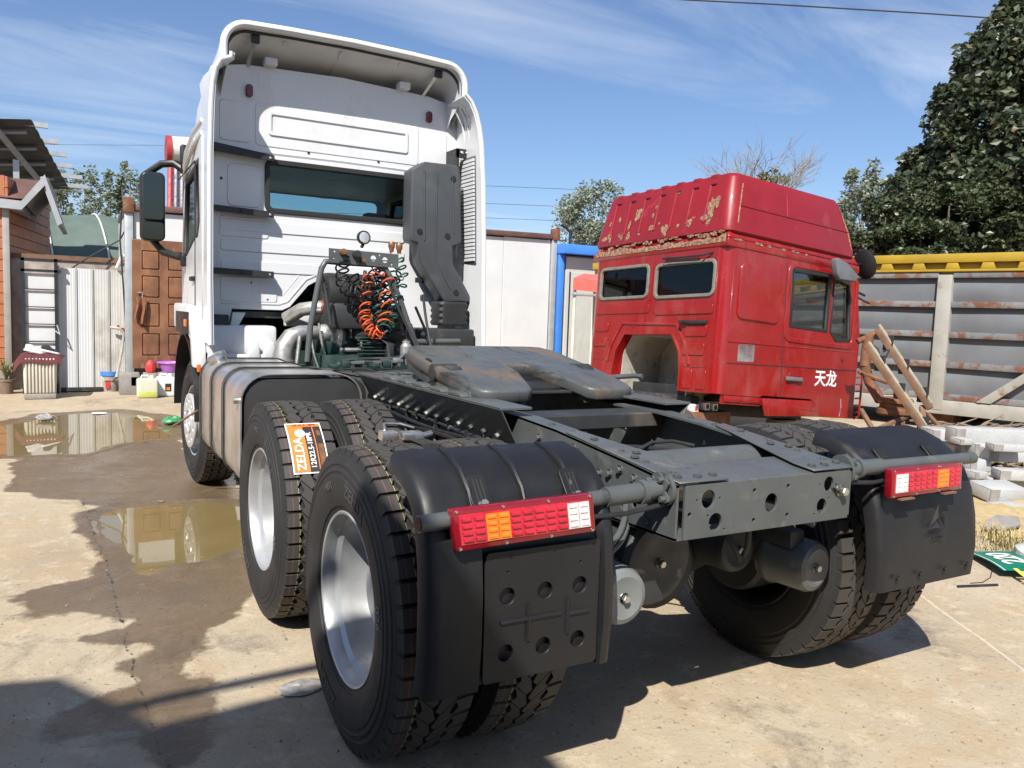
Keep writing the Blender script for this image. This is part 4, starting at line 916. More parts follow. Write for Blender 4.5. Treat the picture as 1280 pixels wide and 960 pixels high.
# rolled lip
lip = [(x+CX, z) for x, z in fair_section(.985, 3.602, 3.31, .175)]
MB().tube([(x, 3.775, z) for x, z in lip], .028, 10).build('fairing_lip', 'white_paint', rf)
MB().tube([(x*.975+CX*.03, 3.83, z-.035) for x, z in lip[1:-1]], .012, 8).build('lip_seal', 'black_metal', rf)
for px in (316, 545):
    top = bp(px+3, 48 if px < 400 else 92, 'y', 3.87); bot = Vector((top.x-.06*(1 if px > 400 else .2), 4.12, 3.36))
    o = MB().tube([top, bot], .016, 4).build('fairing_strut', 'bright_steel', rf); MB().box(top.x-.03, top.x+.03, 3.85, 3.88, top.z-.035, top.z+.05).build('strut_bracket', 'black_metal', rf)
for x in (-.55, -.1, .4): MB().tube([(x, 3.88, 3.565), (x+.01, 4.05, 3.53), (x+.015, 4.4, 3.42)], .010, 8).build('liner_rib', 'inner_white', rf)
for x in (-.62, .5): MB().box(x-.05, x+.05, 4.0, 4.1, 3.40, 3.46).build('liner_clip', 'inner_white', rf, bevel=.01)
# roof deck under the fairing (closes the shell)
MB().prism([(4.115, 3.38), (4.115, 2.80), (5.8, 2.79)], XL+.08, XR-.08, 'x').build('roof_box', 'inner_white', rf)
# side fairing lines below the roof fairing
for z in (2.80, 2.9): MB().tube([(XL-.0, 4.2, z+.05), (XL-.012, 4.6, z+.02), (XL-.005, 5.1, z-.06), (XL+.03, 5.5, z-.14)], .02, 8).build('stamping', 'white_paint', rf)
# ---- mirrors
for s in (-1,):
    mx = part('mirror', truck)
    b = MB().prism(rrect(-1.435, -1.225, 2.085, 2.715, .05, 4), 5.58, 5.75, 'y'); o = b.build('housing', 'black_plastic', None, bevel=.03, seg=3); o.parent = mx
    for z0, z1 in ((2.28, 2.69), (2.10, 2.255)):
        gm = plate(rrect(-1.415, -1.245, z0, z1, .03), [], .006); xform(gm, frameM((0, 5.574, 0), (1, -.04, 0), (0, -.03, 1))); o = link('mirror_glass', gm, 'mirror_glass'); o.parent = mx
    for pts in ([(-1.38, 5.68, 2.70), (-1.25, 5.65, 2.80), (-1.15, 5.6, 2.81), (-1.07, 5.55, 2.75)], [(-1.33, 5.68, 2.1), (-1.24, 5.65, 1.99), (-1.1, 5.6, 1.95), (-1.04, 5.5, 1.95)]):
        o = MB().tube(pts, [.03, .035, .035, .035], 10).build('mirror_arm', 'black_plastic', None); o.parent = mx
    for z0, z1 in ((1.86, 1.98), (2.72, 2.98)): o = MB().box(-1.1, -1.05, 5.5, 5.6, z0, z1).build('mirror_mount', 'black_plastic', None, bevel=.015); o.parent = mx
# ---- lower cab: fender, step, inner liner
P = []
for a in np.linspace(0, PI, 15): P.append([(x, FY+.02-.66*math.cos(a), .60+.66*math.sin(a)*1.02) for x in (-1.19, -1.17, -.7)])
fd = MB().grid(P).build('front_fender', 'black_plastic', truck, solid=.015, angle=50)
MB().prism([(3.98, 1.02), (4.02, 1.26), (4.12, 1.42), (4.4, 1.5), (5.2, 1.52), (5.2, 1.3), (4.4, 1.29), (4.16, 1.22), (4.08, 1.02)], -1.2, -1.1, 'x').build('fender_flare', 'white_paint', fd, bevel=.02, angle=40)
MB().box(-1.215, -1.2, 4.3, 4.42, 1.33, 1.39).build('side_marker', 'orange_lens', fd, bevel=.006); MB().box(-1.207, -1.2, 4.22, 5.0, 1.27, 1.45).build('flare_insert', 'black_plastic', fd, bevel=.01)
b = MB().prism([(-1.16, .72), (-1.1, 1.26), (-1.04, 1.26), (-.98, 1.14), (-.6, 1.14), (-.56, 1.0), (-.56, .72)], 3.82, 3.86, 'y')
for x in (-1.05, -.78, -.66): b.prism([(x-.05, 1.1), (x-.035, 1.24), (x+.035, 1.24), (x+.05, 1.1)], 3.8, 3.9, 'y')
b.build('splash_guard', 'white_paint', truck, bevel=.012)
MB().box(-1.1, -.58, 3.9, 4.35, 1.12, 1.36).build('inner_fender_panel', 'white_paint', truck, bevel=.03)
MB().box(-1.19, -1.165, 3.83, 3.87, 1.0, 1.06).build('corner_reflector', 'orange_lens', truck, bevel=.004)
MB().box(-1.06, -.94, 3.95, 4.08, 1.26, 1.44).build('cab_step_box', 'black_plastic', truck, bevel=.01); MB().prism([(-.93, 1.3), (-.9, 1.46), (-.8, 1.46), (-.9, 1.27)], 4.02, 4.05, 'y').build('cab_brace', 'white_paint', truck, bevel=.004)
MB().box(-.5, -.27, 3.99, 4.05, 1.36, 1.47).build('heat_shield', 'white_paint', truck, bevel=.01)
MB().box(-1.05, 1.0, 4.9, 6.1, .75, 1.41).build('under_cab_dark', 'chassis_dark', truck, bevel=.02)  # dark box added to stand in for the shaded cavity under the cab
# ---- engine behind the cab
eng = part('engine', truck)
def ep(nm, b, m, **k): o = b.build(nm, m, None, **k); o.parent = eng; return o
b = MB().box(-.36, .36, 3.35, 4.9, .72, 1.16).box(-.3, .3, 3.55, 4.9, 1.16, 1.36)
for k in range(6): b.box(-.1, .14, 3.33, 3.36, 1.17+.025*k, 1.182+.025*k)
ep('engine_block', b, 'engine_green', bevel=.012)
b = MB().box(-.28, .3, 3.4, 4.3, 1.36, 1.56); ep('rocker_cover', b, 'chassis_dark', bevel=.03)
for k in range(9): ep('engine_fitting', MB().box(-.45+k*.1, -.39+k*.1, 2.85+.06*(k % 3), 2.95+.05*(k % 2), 1.10, 1.13+.02*(k % 3)), 'engine_green' if k < 5 else 'bright_steel', bevel=.008)
b = MB().tube([(-.60, 3.62, 1.02), (-.6, 3.62, 1.14), (-.585, 3.62, 1.22), (-.54, 3.62, 1.285), (-.46, 3.62, 1.32), (-.4, 3.63, 1.325), (-.32, 3.63, 1.325)], [.085, .08, .075, .072, .06, .055, .05], 20); b.cyl((-.6, 3.62, 1.09), (-.6, 3.62, 1.11), .095, n=24); ep('exhaust_elbow', b, 'cast_alu')
b = MB().lathe([(.05, -.1), (.07, -.07), (.075, -.03), (.06, 0), (.06, .02), (.11, .03), (.13, .06), (.11, .09), (.06, .1), (0, .1)], 28, Matrix.Translation((-.24, 3.6, 1.32)), 'x'); ep('turbocharger', b, 'cast_alu')
b = MB().tube([(-.16+.1*math.cos(t)*(1-t*.035), 3.58, 1.33+.1*math.sin(t)*(1-t*.035)) for t in np.linspace(-.5, 5.2, 20)], [.055-.0012*k for k in range(20)], 12); ep('turbo_scroll', b, 'cast_alu')
for pts, r_ in (([(-.5, 3.52, 1.3), (-.53, 3.5, 1.05)], .014), ([(-.42, 3.5, 1.3), (-.4, 3.48, 1.16), (-.35, 3.48, 1.02)], .008), ([(-.2, 3.46, 1.2), (-.02, 3.46, 1.2)], .016), ([(-.05, 3.46, 1.4), (-.03, 3.45, 1.3), (-.04, 3.45, 1.2)], .01), ([(-.36, 3.5, 1.4), (-.34, 3.48, 1.25), (-.3, 3.47, 1.1)], .009)):
    ep('exhaust_bracket', MB().tube(pts, r_, 8), 'cast_alu')
for k_, pts in enumerate(([(-.38, 3.3, 1.7), (-.34, 3.25, 1.4), (-.36, 3.2, 1.15)], [(.1, 3.25, 1.75), (.16, 3.2, 1.5), (.3, 3.15, 1.3), (.28, 3.0, 1.15)], [(.38, 3.22, 1.65), (.4, 3.2, 1.4), (.42, 3.1, 1.2), (.36, 2.9, 1.12)], [(-.1, 3.4, 1.3), (.0, 3.3, 1.22), (.1, 3.3, 1.3), (.2, 3.35, 1.24)], [(-.3, 3.1, 1.14), (-.1, 3.05, 1.17), (.05, 3.1, 1.14), (.25, 3.05, 1.18)], [(.33, 3.25, 1.55), (.45, 3.3, 1.35), (.5, 3.2, 1.2)])):
    ep('engine_hose', MB().tube([Vector(pts[0]).lerp(Vector(pts[1]), t) if len(pts) < 4 and t <= 1 else Vector(pts[0])*(1-t)**3+Vector(pts[1])*3*t*(1-t)**2+Vector(pts[2])*3*t*t*(1-t)+Vector(pts[-1])*t**3 for t in np.linspace(0, 1, 12)], .011, 7), 'rubber' if k_ % 2 else 'chassis_dark')
ep('intake_pipe', MB().tube([(-.5, 3.95, 1.42), (-.4, 3.85, 1.5), (-.3, 3.75, 1.52), (-.2, 3.7, 1.52), (-.1, 3.66, 1.48), (-.08, 3.65, 1.4)], .055, 16), 'cast_alu')
ep('hose_clamp', MB().tube([(-.27, 3.735, 1.522), (-.19, 3.7, 1.522)], .062, 16), 'silicone_red')
ep('filter_canister', MB().lathe([(0, -.27), (.14, -.27), (.175, -.25), (.18, -.22), (.18, .1), (.165, .13), (0, .13)], 32, Matrix.Translation((0, 3.75, 1.62)), 'x'), 'rubber')
b = MB()
for k in range(24): a = 2*PI*k/24; b.tube([(-.272, 3.75+.05*math.cos(a), 1.62+.05*math.sin(a)), (-.275, 3.75+.165*math.cos(a+.15), 1.62+.165*math.sin(a+.15))], .005, 5)
ep('canister_mesh', b, 'chassis_dark')
ep('air_tank', MB().lathe([(0, -.22), (.06, -.2), (.075, -.15), (.075, .15), (.06, .2), (0, .22)], 20, Matrix.Translation((.12, 3.5, 1.33)), 'x'), 'chassis_dark')
ep('valve_block', MB().box(.0, .2, 3.36, 3.5, 1.4, 1.5), 'brass', bevel=.008); ep('relay_valve', MB().box(.12, .18, 3.3, 3.4, 1.15, 1.26), 'chassis_dark', bevel=.008)
ep('battery_box', MB().box(.2, .95, 3.5, 4.05, 1.0, 1.2), 'chassis_dark', bevel=.02)
ep('deck_clutter', MB().tube([(-.36, 3.0, 1.12), (-.2, 2.9, 1.14), (-.1, 3.0, 1.13), (.1, 2.9, 1.15)], .014, 6).tube([(.28, 3.3, 1.2), (.3, 2.8, 1.15)], .012, 6).box(-.05, .02, 2.92, 2.98, 1.1, 1.16).tube([(0.05, 2.95, 1.12), (.2, 3.1, 1.2)], .014, 6), 'chassis_grey')
ep('filter_bowl', MB().lathe([(0, -.09), (.035, -.09), (.045, -.06), (.045, .05), (.03, .07), (.03, .09), (0, .09)], 18, Matrix.Translation((.2, 3.1, 1.2))), 'cast_alu')
# ---- air intake duct
dp = [(.487, 2.70), (.60, 2.775), (.905, 2.78), (.935, 2.74), (.97, 2.14), (.955, 2.11), (.885, 2.085), (.893, 1.94), (1.065, 1.67), (1.065, 1.61), (.82, 1.60), (.585, 1.93), (.56, 2.09), (.50, 2.10), (.487, 2.14)]
duct = MB().prism(dp, 3.78, 3.97, 'y').build('intake_duct', 'duct_plastic', truck, bevel=.022, seg=3, angle=40)
for pts in ([(.60, 2.70), (.615, 2.12)], [(.72, 2.7), (.72, 1.98), (.87, 1.72)], [(.86, 2.70), (.89, 2.2)]): MB().tube([(x, 3.78, z) for x, z in pts], .008, 8).build('pressed_rib', 'duct_plastic', duct)
for x, z in ((.87, 2.66), (.57, 2.19), (.83, 2.17), (.925, 1.69)): MB().cyl((x, 3.785, z), (x, 3.773, z), .024, n=20).build('dimple', 'black_plastic', duct)
b = MB()
for k in range(22): z = 2.15+k*.022; b.box(.945-.0015*k, .975-.0015*k, 3.80, 3.9, z, z+.012)
stuff(b.build('comb', 'black_plastic', duct)); MB().tube([(.93, 3.8, 2.1), (.93, 3.8, 1.99)], .018, 10).build('drain_valve', 'rubber', duct)
P = []
for k in range(9):
    z = 1.40+k*.026; g_ = .012 if k % 2 else 0
    P.append([(x, 3.84+y, z) for x, y in rrect(.755-g_, 1.025+g_, -.11-g_, .11+g_, .06, 4)])
MB().grid([list(r)+[r[0]] for r in P]).build('bellows', 'rubber', duct, angle=60)
MB().box(.545, 1.055, 3.65, 4.0, 1.205, 1.375).build('air_cleaner', 'chassis_dark', truck, bevel=.02); MB().tube([(.3, 3.4, 1.27), (.8, 3.42, 1.28)], .022, 10).build('cross_pipe', 'chassis_grey', truck)
# ---- hose stand, coupling board, work lamp, coiled hoses
hs_ = part('hose_stand', truck)
def hp(nm, b, m, **k): o = b.build(nm, m, None, **k); o.parent = hs_; return o
Y = 3.3
def q(px, py, y=Y): return bp(px, py, 'y', y)
hp('stand_pipe', MB().tube([q(384, 452), q(386, 430), q(388, 408), q(396, 365), q(402, 335), q(407, 327), q(414, 327), q(440, 329), q(470, 331), q(482, 336), q(490, 350), q(502, 380), q(512, 410), q(517, 430), q(528, 450)], .022, 12), 'chassis_grey')
A, Bq, Cq, D = q(411, 310, Y-.03), q(498, 318, Y-.03), q(498, 333, Y-.03), q(411, 328, Y-.03)
ww = (Bq-A).length; hh = (A-D).length; Mb = frameM(D, Bq-A, A-D)
bm_ = plate([(0, 0), (ww, 0), (ww, hh), (0, hh)], [(ww*.63, hh*.55, .022), (ww*.8, hh*.5, .022), (ww*.07, hh*.3, .006), (ww*.08, hh*.8, .006), (ww*.2, hh*.2, .006), (ww*.72, hh*.2, .006), (ww*.9, hh*.2, .006), (ww*.72, hh*.8, .006)], .005); xform(bm_, Mb)
o = link('coupling_board', bm_, 'chassis_grey'); o.parent = hs_
def sock(px, py, r, m='chassis_dark'): c = q(px, py, Y-.04); hp('socket', MB().cyl(c, c-Vector((0, .04, 0)), r, n=16).cyl(c-Vector((0, .04, 0)), c-Vector((0, .055, 0)), r*.7, n=12), m)
sock(445, 318, .03); sock(428, 315, .024, 'brass'); sock(453, 326, .016, 'brass')
lc = q(454.5, 297, Y-.03); d = Vector((.15, -1, .12)).normalized(); Ml = Matrix.Translation(lc) @ d.to_track_quat('Z', 'Y').to_matrix().to_4x4()
hp('work_lamp', MB().lathe([(0, -.05), (.03, -.048), (.048, -.02), (.052, .0), (.052, .014), (.044, .016)], 24, Ml).tube([lc+Vector((0, .01, -.05)), q(452, 309, Y-.03)], .012, 8), 'black_plastic'); hp('lamp_lens', MB().lathe([(.044, .012), (.03, .018), (0, .02)], 24, Ml), 'lamp_glass')
def coil(pts, R_, turns, r, n=14, jit=.2, flat=1.0):
    P = [Vector(p) for p in pts]; N = int(turns*n); path = []
    for i in range(N+1):
        t = i/N*(len(P)-1); k = min(int(t), len(P)-2); f = t-k
        p0, p1, p2, p3 = P[max(0, k-1)], P[k], P[k+1], P[min(len(P)-1, k+2)]
        c = .5*((2*p1)+(p2-p0)*f+(2*p0-5*p1+4*p2-p3)*f*f+(3*p1-p0-3*p2+p3)*f**3)
        a = 2*PI*i/n; rr = R_*(1+jit*math.sin(i*.37)*.5); tg = (p2-p1).normalized(); u = tg.orthogonal().normalized() if abs(tg.y) > .9 else Vector((0, 1, 0)).cross(tg).normalized(); v = tg.cross(u)
        path.append(c+u*rr*math.cos(a)+(v*.8+tg*.6)*rr*math.sin(a)*flat)
    return MB().tube(path, r, 6)
hp('coiled_hose', coil([q(462, 340), q(458, 360), q(457, 385), q(456, 400), q(462, 413), q(470, 418), q(476, 412)], .042, 12, .0065), 'orange_hose')
hp('coiled_hose', coil([q(487, 344), q(484, 356), q(481, 372), q(484, 385), q(482, 398), q(480, 405)], .05, 5, .0065), 'orange_hose')
hp('hose_lead', MB().tube([q(489, 312), q(487, 325), q(482, 335), q(480, 345), q(473, 342), q(466, 338), q(463, 326)], .007, 6), 'orange_hose')
hp('coiled_hose', coil([q(497, 322), q(500, 335), q(503, 350), q(497, 370), q(492, 388), q(487, 405), q(480, 412)], .045, 9, .007), 'green_hose'); hp('coiled_hose', coil([q(470, 350, Y+.05), q(472, 370, Y+.05), q(474, 395, Y+.05), q(478, 410, Y+.05)], .05, 9, .007), 'green_hose')
hp('coiled_hose', coil([q(430, 320), q(427, 330), q(428, 345), q(430, 356), q(438, 364), q(447, 366), q(453, 360), q(458, 350)], .048, 11, .0075), 'rubber'); hp('coiled_hose', coil([q(478, 340, Y+.03), q(474, 352, Y+.03), q(474, 375, Y+.03), q(478, 400, Y+.03), q(484, 420, Y+.03)], .05, 8, .007), 'rubber')
for pts_, R_, n_t, m_ in (([(466, 338), (468, 355), (466, 378), (470, 400), (478, 416)], .055, 10, 'rubber'), ([(492, 340), (488, 360), (490, 380), (486, 402)], .06, 8, 'rubber'), ([(478, 345), (480, 365), (476, 390), (482, 410)], .06, 9, 'green_hose'), ([(440, 345), (446, 360), (444, 380), (452, 398)], .05, 7, 'rubber')):
    hp('coiled_hose', coil([q(px, py, Y+.1) for px, py in pts_], R_, n_t, .0075), m_)
hp('hose_lead', MB().tube([q(484, 412), q(476, 424), q(484, 430), q(486, 440), q(487, 448)], .009, 6), 'chassis_grey')
for px in (489.5, 499): hp('coupling_head', MB().lathe([(0, -.05), (.016, -.05), (.02, -.02), (.026, -.01), (.026, .02), (.02, .03), (0, .03)], 14, Matrix.Translation(q(px, 307 if px < 495 else 309))), 'brass')
hp('gaiter', MB().tube([q(512, 405), q(514, 420), q(520, 438), q(527, 452)], [.02, .035, .04, .03], 10), 'duct_plastic')
# ================================================================ red cab lying on timbers, nose down
def pt(px, py, dep): return Vector(CAM+dep*(CF+CR*(px-640)/FPX-CU*(py-480)/FPX))
ry, rp_, rr_ = 1.531, .076, -.038
a_ = Vector((math.sin(ry), math.cos(ry), 0)); b_ = Vector((-math.cos(ry), math.sin(ry), 0)); c_ = Vector((0, 0, 1))
a2 = a_*math.cos(rp_)-c_*math.sin(rp_); c2 = a_*math.sin(rp_)+c_*math.cos(rp_); b3 = b_*math.cos(rr_)+c2*math.sin(rr_); c3 = -b_*math.sin(rr_)+c2*math.cos(rr_)
RM = frameM((4.327, 4.094, .654), a2, b3, c3)
red = thing('truck_cab', 'faded red truck cab off its chassis, peeling tall roof fairing, beside the tractor', 'truck cab', local=RM)
def rp2(nm, b, m, par=None, **k):
    o = b.build(nm, m, None, **k); o.parent = par or red; return o
def rlink(nm, me, m, par=None): o = link(nm, me, m); o.parent = par or red; return o
REAR = lambda a: frameM((a, 0, 0), (0, -1, 0), (0, 0, 1), (-1, 0, 0))   # plate x -> -b
SIDE = lambda b: frameM((0, b, 0), (1, 0, 0), (0, 0, 1), (0, -1, 0))
def neg(P): return [(-x, y) for x, y in P]
W2 = 2.4; H2 = 1.72; rc = .11
winR = rrect(.14, 1.13, 1.17, 1.57, .07, 4); winL = rrect(1.27, 2.23, 1.19, 1.59, .07, 4)
opening = [(.58, -.02), (.585, .3), (.62, .5), (.76, .71), (1.63, .71), (1.78, .5), (1.82, .3), (1.83, -.02)]
ro = [(rc, .05), (.56, .05), (.565, .3), (.60, .51), (.75, .735), (1.64, .735), (1.80, .51), (1.845, .3), (1.85, .05), (W2-rc, .05), (W2-rc, H2), (rc, H2)]
me = holed(neg(ro), [neg(winR), neg(winL)], .03, .004); xform(me, REAR(0)); rear = rlink('rear_wall', me, 'red_paint')
for sb, ang0 in ((rc, PI), (W2-rc, PI/2)):
    P = []
    for z in (.05, H2):
        P.append([(rc+(rc+.015)*math.cos(t), sb+(rc+.015)*math.sin(t), z) for t in np.linspace(ang0, ang0+PI/2, 9)])
    rp2('corner_pillar', MB().grid(P), 'red_paint', angle=60)
for w_ in (winR, winL):
    xs_ = [q_[0] for q_ in w_]; zs_ = [q_[1] for q_ in w_]; x0, x1, z0, z1 = min(xs_), max(xs_), min(zs_), max(zs_)
    sm = holed(neg(rrect(x0-.012, x1+.012, z0-.012, z1+.012, .08)), [neg(rrect(x0+.014, x1-.014, z0+.014, z1-.014, .06))], .05, .008); xform(sm, REAR(-.004)); rlink('window_seal', sm, 'old_seal')
    gm = plate(neg(w_), [], .006); xform(gm, REAR(0)); rlink('rear_window', gm, 'glass_dark')
def rpanel(b0, b1, c0, c1, r=.02, th=.012): me_ = plate(neg(rrect(b0, b1, c0, c1, r)), [], th, .006); xform(me_, REAR(-.019)); rlink('stamped_panel', me_, 'red_paint')
rpanel(.13, 1.09, .96, 1.06); rpanel(1.22, 2.27, .99, 1.09); rpanel(.2, .53, .70, .82); rpanel(.22, .55, .48, .61); rpanel(2.0, 2.26, .76, .86); rpanel(2.03, 2.3, .56, .67)
rpanel(.38, .52, .09, .3); rpanel(.16, .3, .09, .3); rpanel(2.02, 2.2, .12, .36)
for x in (1.2,): rp2('stamping', MB().tube([(-.014, x, 1.14), (-.014, x, 1.62)], .018, 8), 'red_paint')
rp2('stamping', MB().tube([(-.015, b, c) for b, c in ((.44, .36), (.50, .56), (.70, .84), (1.70, .86), (1.90, .58), (1.97, .36))], .022, 8), 'red_paint')
rp2('arch_rim', MB().grid([[(a, b, c) for a in (-.04, .12)] for b, c in ro[1:9]]), 'red_paint', solid=.02)
rp2('seam', MB().tube([(-.016, .12, .335), (-.016, .55, .335)], .005, 6), 'seal'); rp2('seam', MB().tube([(-.016, 1.87, .37), (-.016, 2.28, .37)], .005, 6), 'seal')
# engine tunnel behind the opening
rp2('tunnel_panel', MB().prism([(.62, -.15), (.64, .5), (.78, .72), (1.6, .72), (1.78, .5), (1.8, -.15)], .75, .78, 'x'), 'red_cab_inside'); rp2('tunnel_wall', MB().grid([[(a, b, c) for a in (.1, .76)] for b, c in ((.57, -.1), (.6, .5), (.76, .73), (1.63, .73), (1.79, .5), (1.83, -.1))]), 'red_cab_inside', solid=.01)
rp2('tunnel_floor', MB().box(.3, .8, .65, 1.78, -.2, .12), 'chassis_dark')
# black hooks on the rear wall
rp2('wall_bracket', MB().box(-.06, -.02, .2, .62, .84, .88).box(-.10, -.02, .55, .59, .84, .88), 'black_metal', bevel=.005)
rp2('wall_bracket', MB().tube([(-.02, .95, 1.66), (-.10, .95, 1.63), (-.10, .3, 1.62), (-.02, .2, 1.66)], .012, 6).tube([(-.08, .9, 1.6), (-.08, .35, 1.585)], .018, 6), 'black_metal')
# near side
def rside(b, far=False):
    out_ = [(rc, .05), (.7, .05), (.76, .07), (1.62, .07), (1.72, .0), (1.78, -.14), (2.47, -.14), (2.48, .9), (2.32, H2), (rc, H2)]
    g1 = [(1.10, 1.59), (1.14, .93), (1.80, .93), (1.80, 1.61)]; g2 = [(1.88, .93), (2.0, .83), (2.27, .85), (2.19, 1.56), (1.88, 1.6)]
    me_ = holed(out_, [g1, g2], .03, .004); xform(me_, SIDE(b)); s_ = rlink('side_wall', me_, 'red_paint')
    for g in (g1, g2):
        gm_ = plate(g, [], .005); xform(gm_, SIDE(b)); rlink('door_window', gm_, 'glass_pale')
        cc = np.mean(g, 0); sm_ = holed([tuple(cc+(np.array(q_)-cc)*1.05) for q_ in g], [[tuple(cc+(np.array(q_)-cc)*.96) for q_ in g]], .045, .005); xform(sm_, SIDE(b)); rlink('window_seal', sm_, 'seal')
    return s_
rside(0); rside(W2, True)
me = plate(rrect(.22, .89, .93, 1.55, .07), [], .012, .012); xform(me, SIDE(-.02)); rlink('blank_panel', me, 'red_paint')
df = holed(rrect(1.02, 2.36, .74, 1.67, .12), [rrect(1.06, 2.32, .78, 1.64, .1)], .012, .008); xform(df, SIDE(-.018)); rlink('door_frame', df, 'red_paint')
for P_ in ([(.99, 1.66), (1.05, .06)],): rp2('door_gap', MB().tube([(a, -.016, c) for a, c in P_], .008, 6), 'seal')
rp2('seam', MB().tube([(.11, -.016, .405), (2.46, -.016, .475)], .008, 6), 'seal'); rp2('crease', MB().tube([(.11, -.014, .65), (2.44, -.014, .71)], .012, 8), 'red_paint')
me = plate([(.28, .44), (.55, .45), (.55, .65), (.28, .635)], [], .003); xform(me, SIDE(-.0175)); rlink('reflective_decal', me, 'decal')
# recessed handle, lock, lettering
me = plate(rrect(1.18, 1.36, .22, .38, .05), [], .004, .004); xform(me, SIDE(-.017)); hd = rlink('handle_recess', me, 'red_fade'); rp2('door_handle', MB().box(1.11, 1.40, -.06, -.025, .27, .32), 'grey_plastic', bevel=.012)
rp2('door_lock', MB().cyl((2.17, -.014, .585), (2.17, -.022, .585), .022, n=16), 'seal')
tm = text_mesh('天龙', .215, .002, .004); xform(tm, SIDE(-.0175) @ Matrix.Translation((1.875, .325, 0)) @ Matrix.Rotation(.02, 4, 'Z')); rlink('door_lettering', tm, 'white_letter')
rp2('paint_scratch', MB().tube([(2.2, -.016, .1), (2.22, -.016, .0), (2.2, -.016, -.12)], .006, 5), 'decal')
# sill step panel and front ladder trim
rp2('sill_panel', MB().prism([(.72, .04), (1.60, .05), (1.70, -.02), (1.76, -.14), (.80, -.17)], -.05, -.01, 'y'), 'red_paint', bevel=.012); rp2('sill_rail', MB().box(.12, .74, -.02, .05, -.03, .04), 'red_paint', bevel=.01)
rp2('lower_panel', MB().box(.1, .74, .0, .03, -.06, .06), 'red_paint')
b = MB().tube([(2.5, -.02, .47), (2.56, -.05, .42), (2.55, -.05, -.1), (2.49, -.02, -.14)], .016, 6)
for k in range(6): b.tube([(2.49, -.02, -.06+k*.09), (2.555, -.05, -.05+k*.09)], .012, 6)
rp2('corner_trim', b, 'red_paint')
# roof band + fairing
def band(c0, c1, g0, g1, nm, m, bevel=.02):
    return rp2(nm, MB().hexa([(-g0, -g0, c0), (2.33+g0, -g0, c0), (2.33+g0, W2+g0, c0), (-g0, W2+g0, c0), (-g1, -g1, c1), (2.31+g1, -g1, c1), (2.31+g1, W2+g1, c1), (-g1, W2+g1, c1)]), m, bevel=bevel, seg=3, angle=60)
band(H2-.01, H2+.09, .03, .035, 'drip_rail', 'red_paint'); bd = band(H2+.09, H2+.2, .025, -.02, 'roof_band', 'red_paint', .03)
b = MB(); lo = rrect(-.04, 2.27, -.03, W2+.03, .12, 4); hi = rrect(.06, 1.98, .05, W2-.1, .1, 4); l2 = rrect(.0, 2.22, 0, W2, .14, 4); tp = rrect(.2, 1.85, .22, W2-.26, .2, 4)
def ring(P, z): return [(x, y, z+(.0 if z < 2 else 0)) for x, y in P]+[(P[0][0], P[0][1], z)]
rows_ = [ring(rrect(.05, 2.2, .04, W2-.04, .1, 4), 1.86), ring(lo, 1.90), ring(lo, 1.96), ring(l2, 2.2), ring(hi, 2.53), ring(rrect(.08, 1.95, .075, W2-.13, .1, 4), 2.575), ring(tp, 2.6)]
b.grid(rows_); nb = len(b.v); b.f.append(tuple(range(nb-len(tp)-1, nb-1))); fa = rp2('roof_fairing', b, 'red_fade', angle=50)
# seven pressed grooves + notches on the top edge
def rearpt(bb, c, off=0):   # point on the fairing's rear face
    a0 = np.interp(c, [1.96, 2.2, 2.53], [-.04, 0, .06]); return (a0-off, bb, c)
for k in range(7):
    bb = .38+k*.285
    rp2('groove', MB().tube([rearpt(bb, 2.02, .0), rearpt(bb, 2.2, .0), rearpt(bb, 2.46, .0)], .016, 6), 'red_fade', fa); rp2('groove_cap', MB().box(.035, .06, bb-.09, bb, 2.462, 2.476), 'red_cab_groove', fa); rp2('top_notch', MB().box(.062, .2, bb-.08, bb+.04, 2.535, 2.592), 'red_fade', fa, bevel=.015)
# fairing side lines
def sidept(a, c): b0 = np.interp(c, [1.96, 2.2, 2.53], [-.03, 0, .05]); return (a, b0-.002, c)
for P_ in ([sidept(.10, 1.98), sidept(.14, 2.2), sidept(.2, 2.46)],): rp2('panel_edge', MB().tube(P_, .008, 6), 'peel', fa)
rp2('panel_edge', MB().tube([sidept(.95, 2.2), sidept(.95, 2.46)], .012, 6), 'red_fade', fa); rp2('panel_edge', MB().tube([sidept(.14, 2.2), sidept(2.1, 2.2)], .008, 6), 'red_fade', fa); rp2('panel_edge', MB().tube([sidept(2.15, 1.98), sidept(2.08, 2.2), sidept(1.95, 2.46)], .008, 6), 'peel', fa)
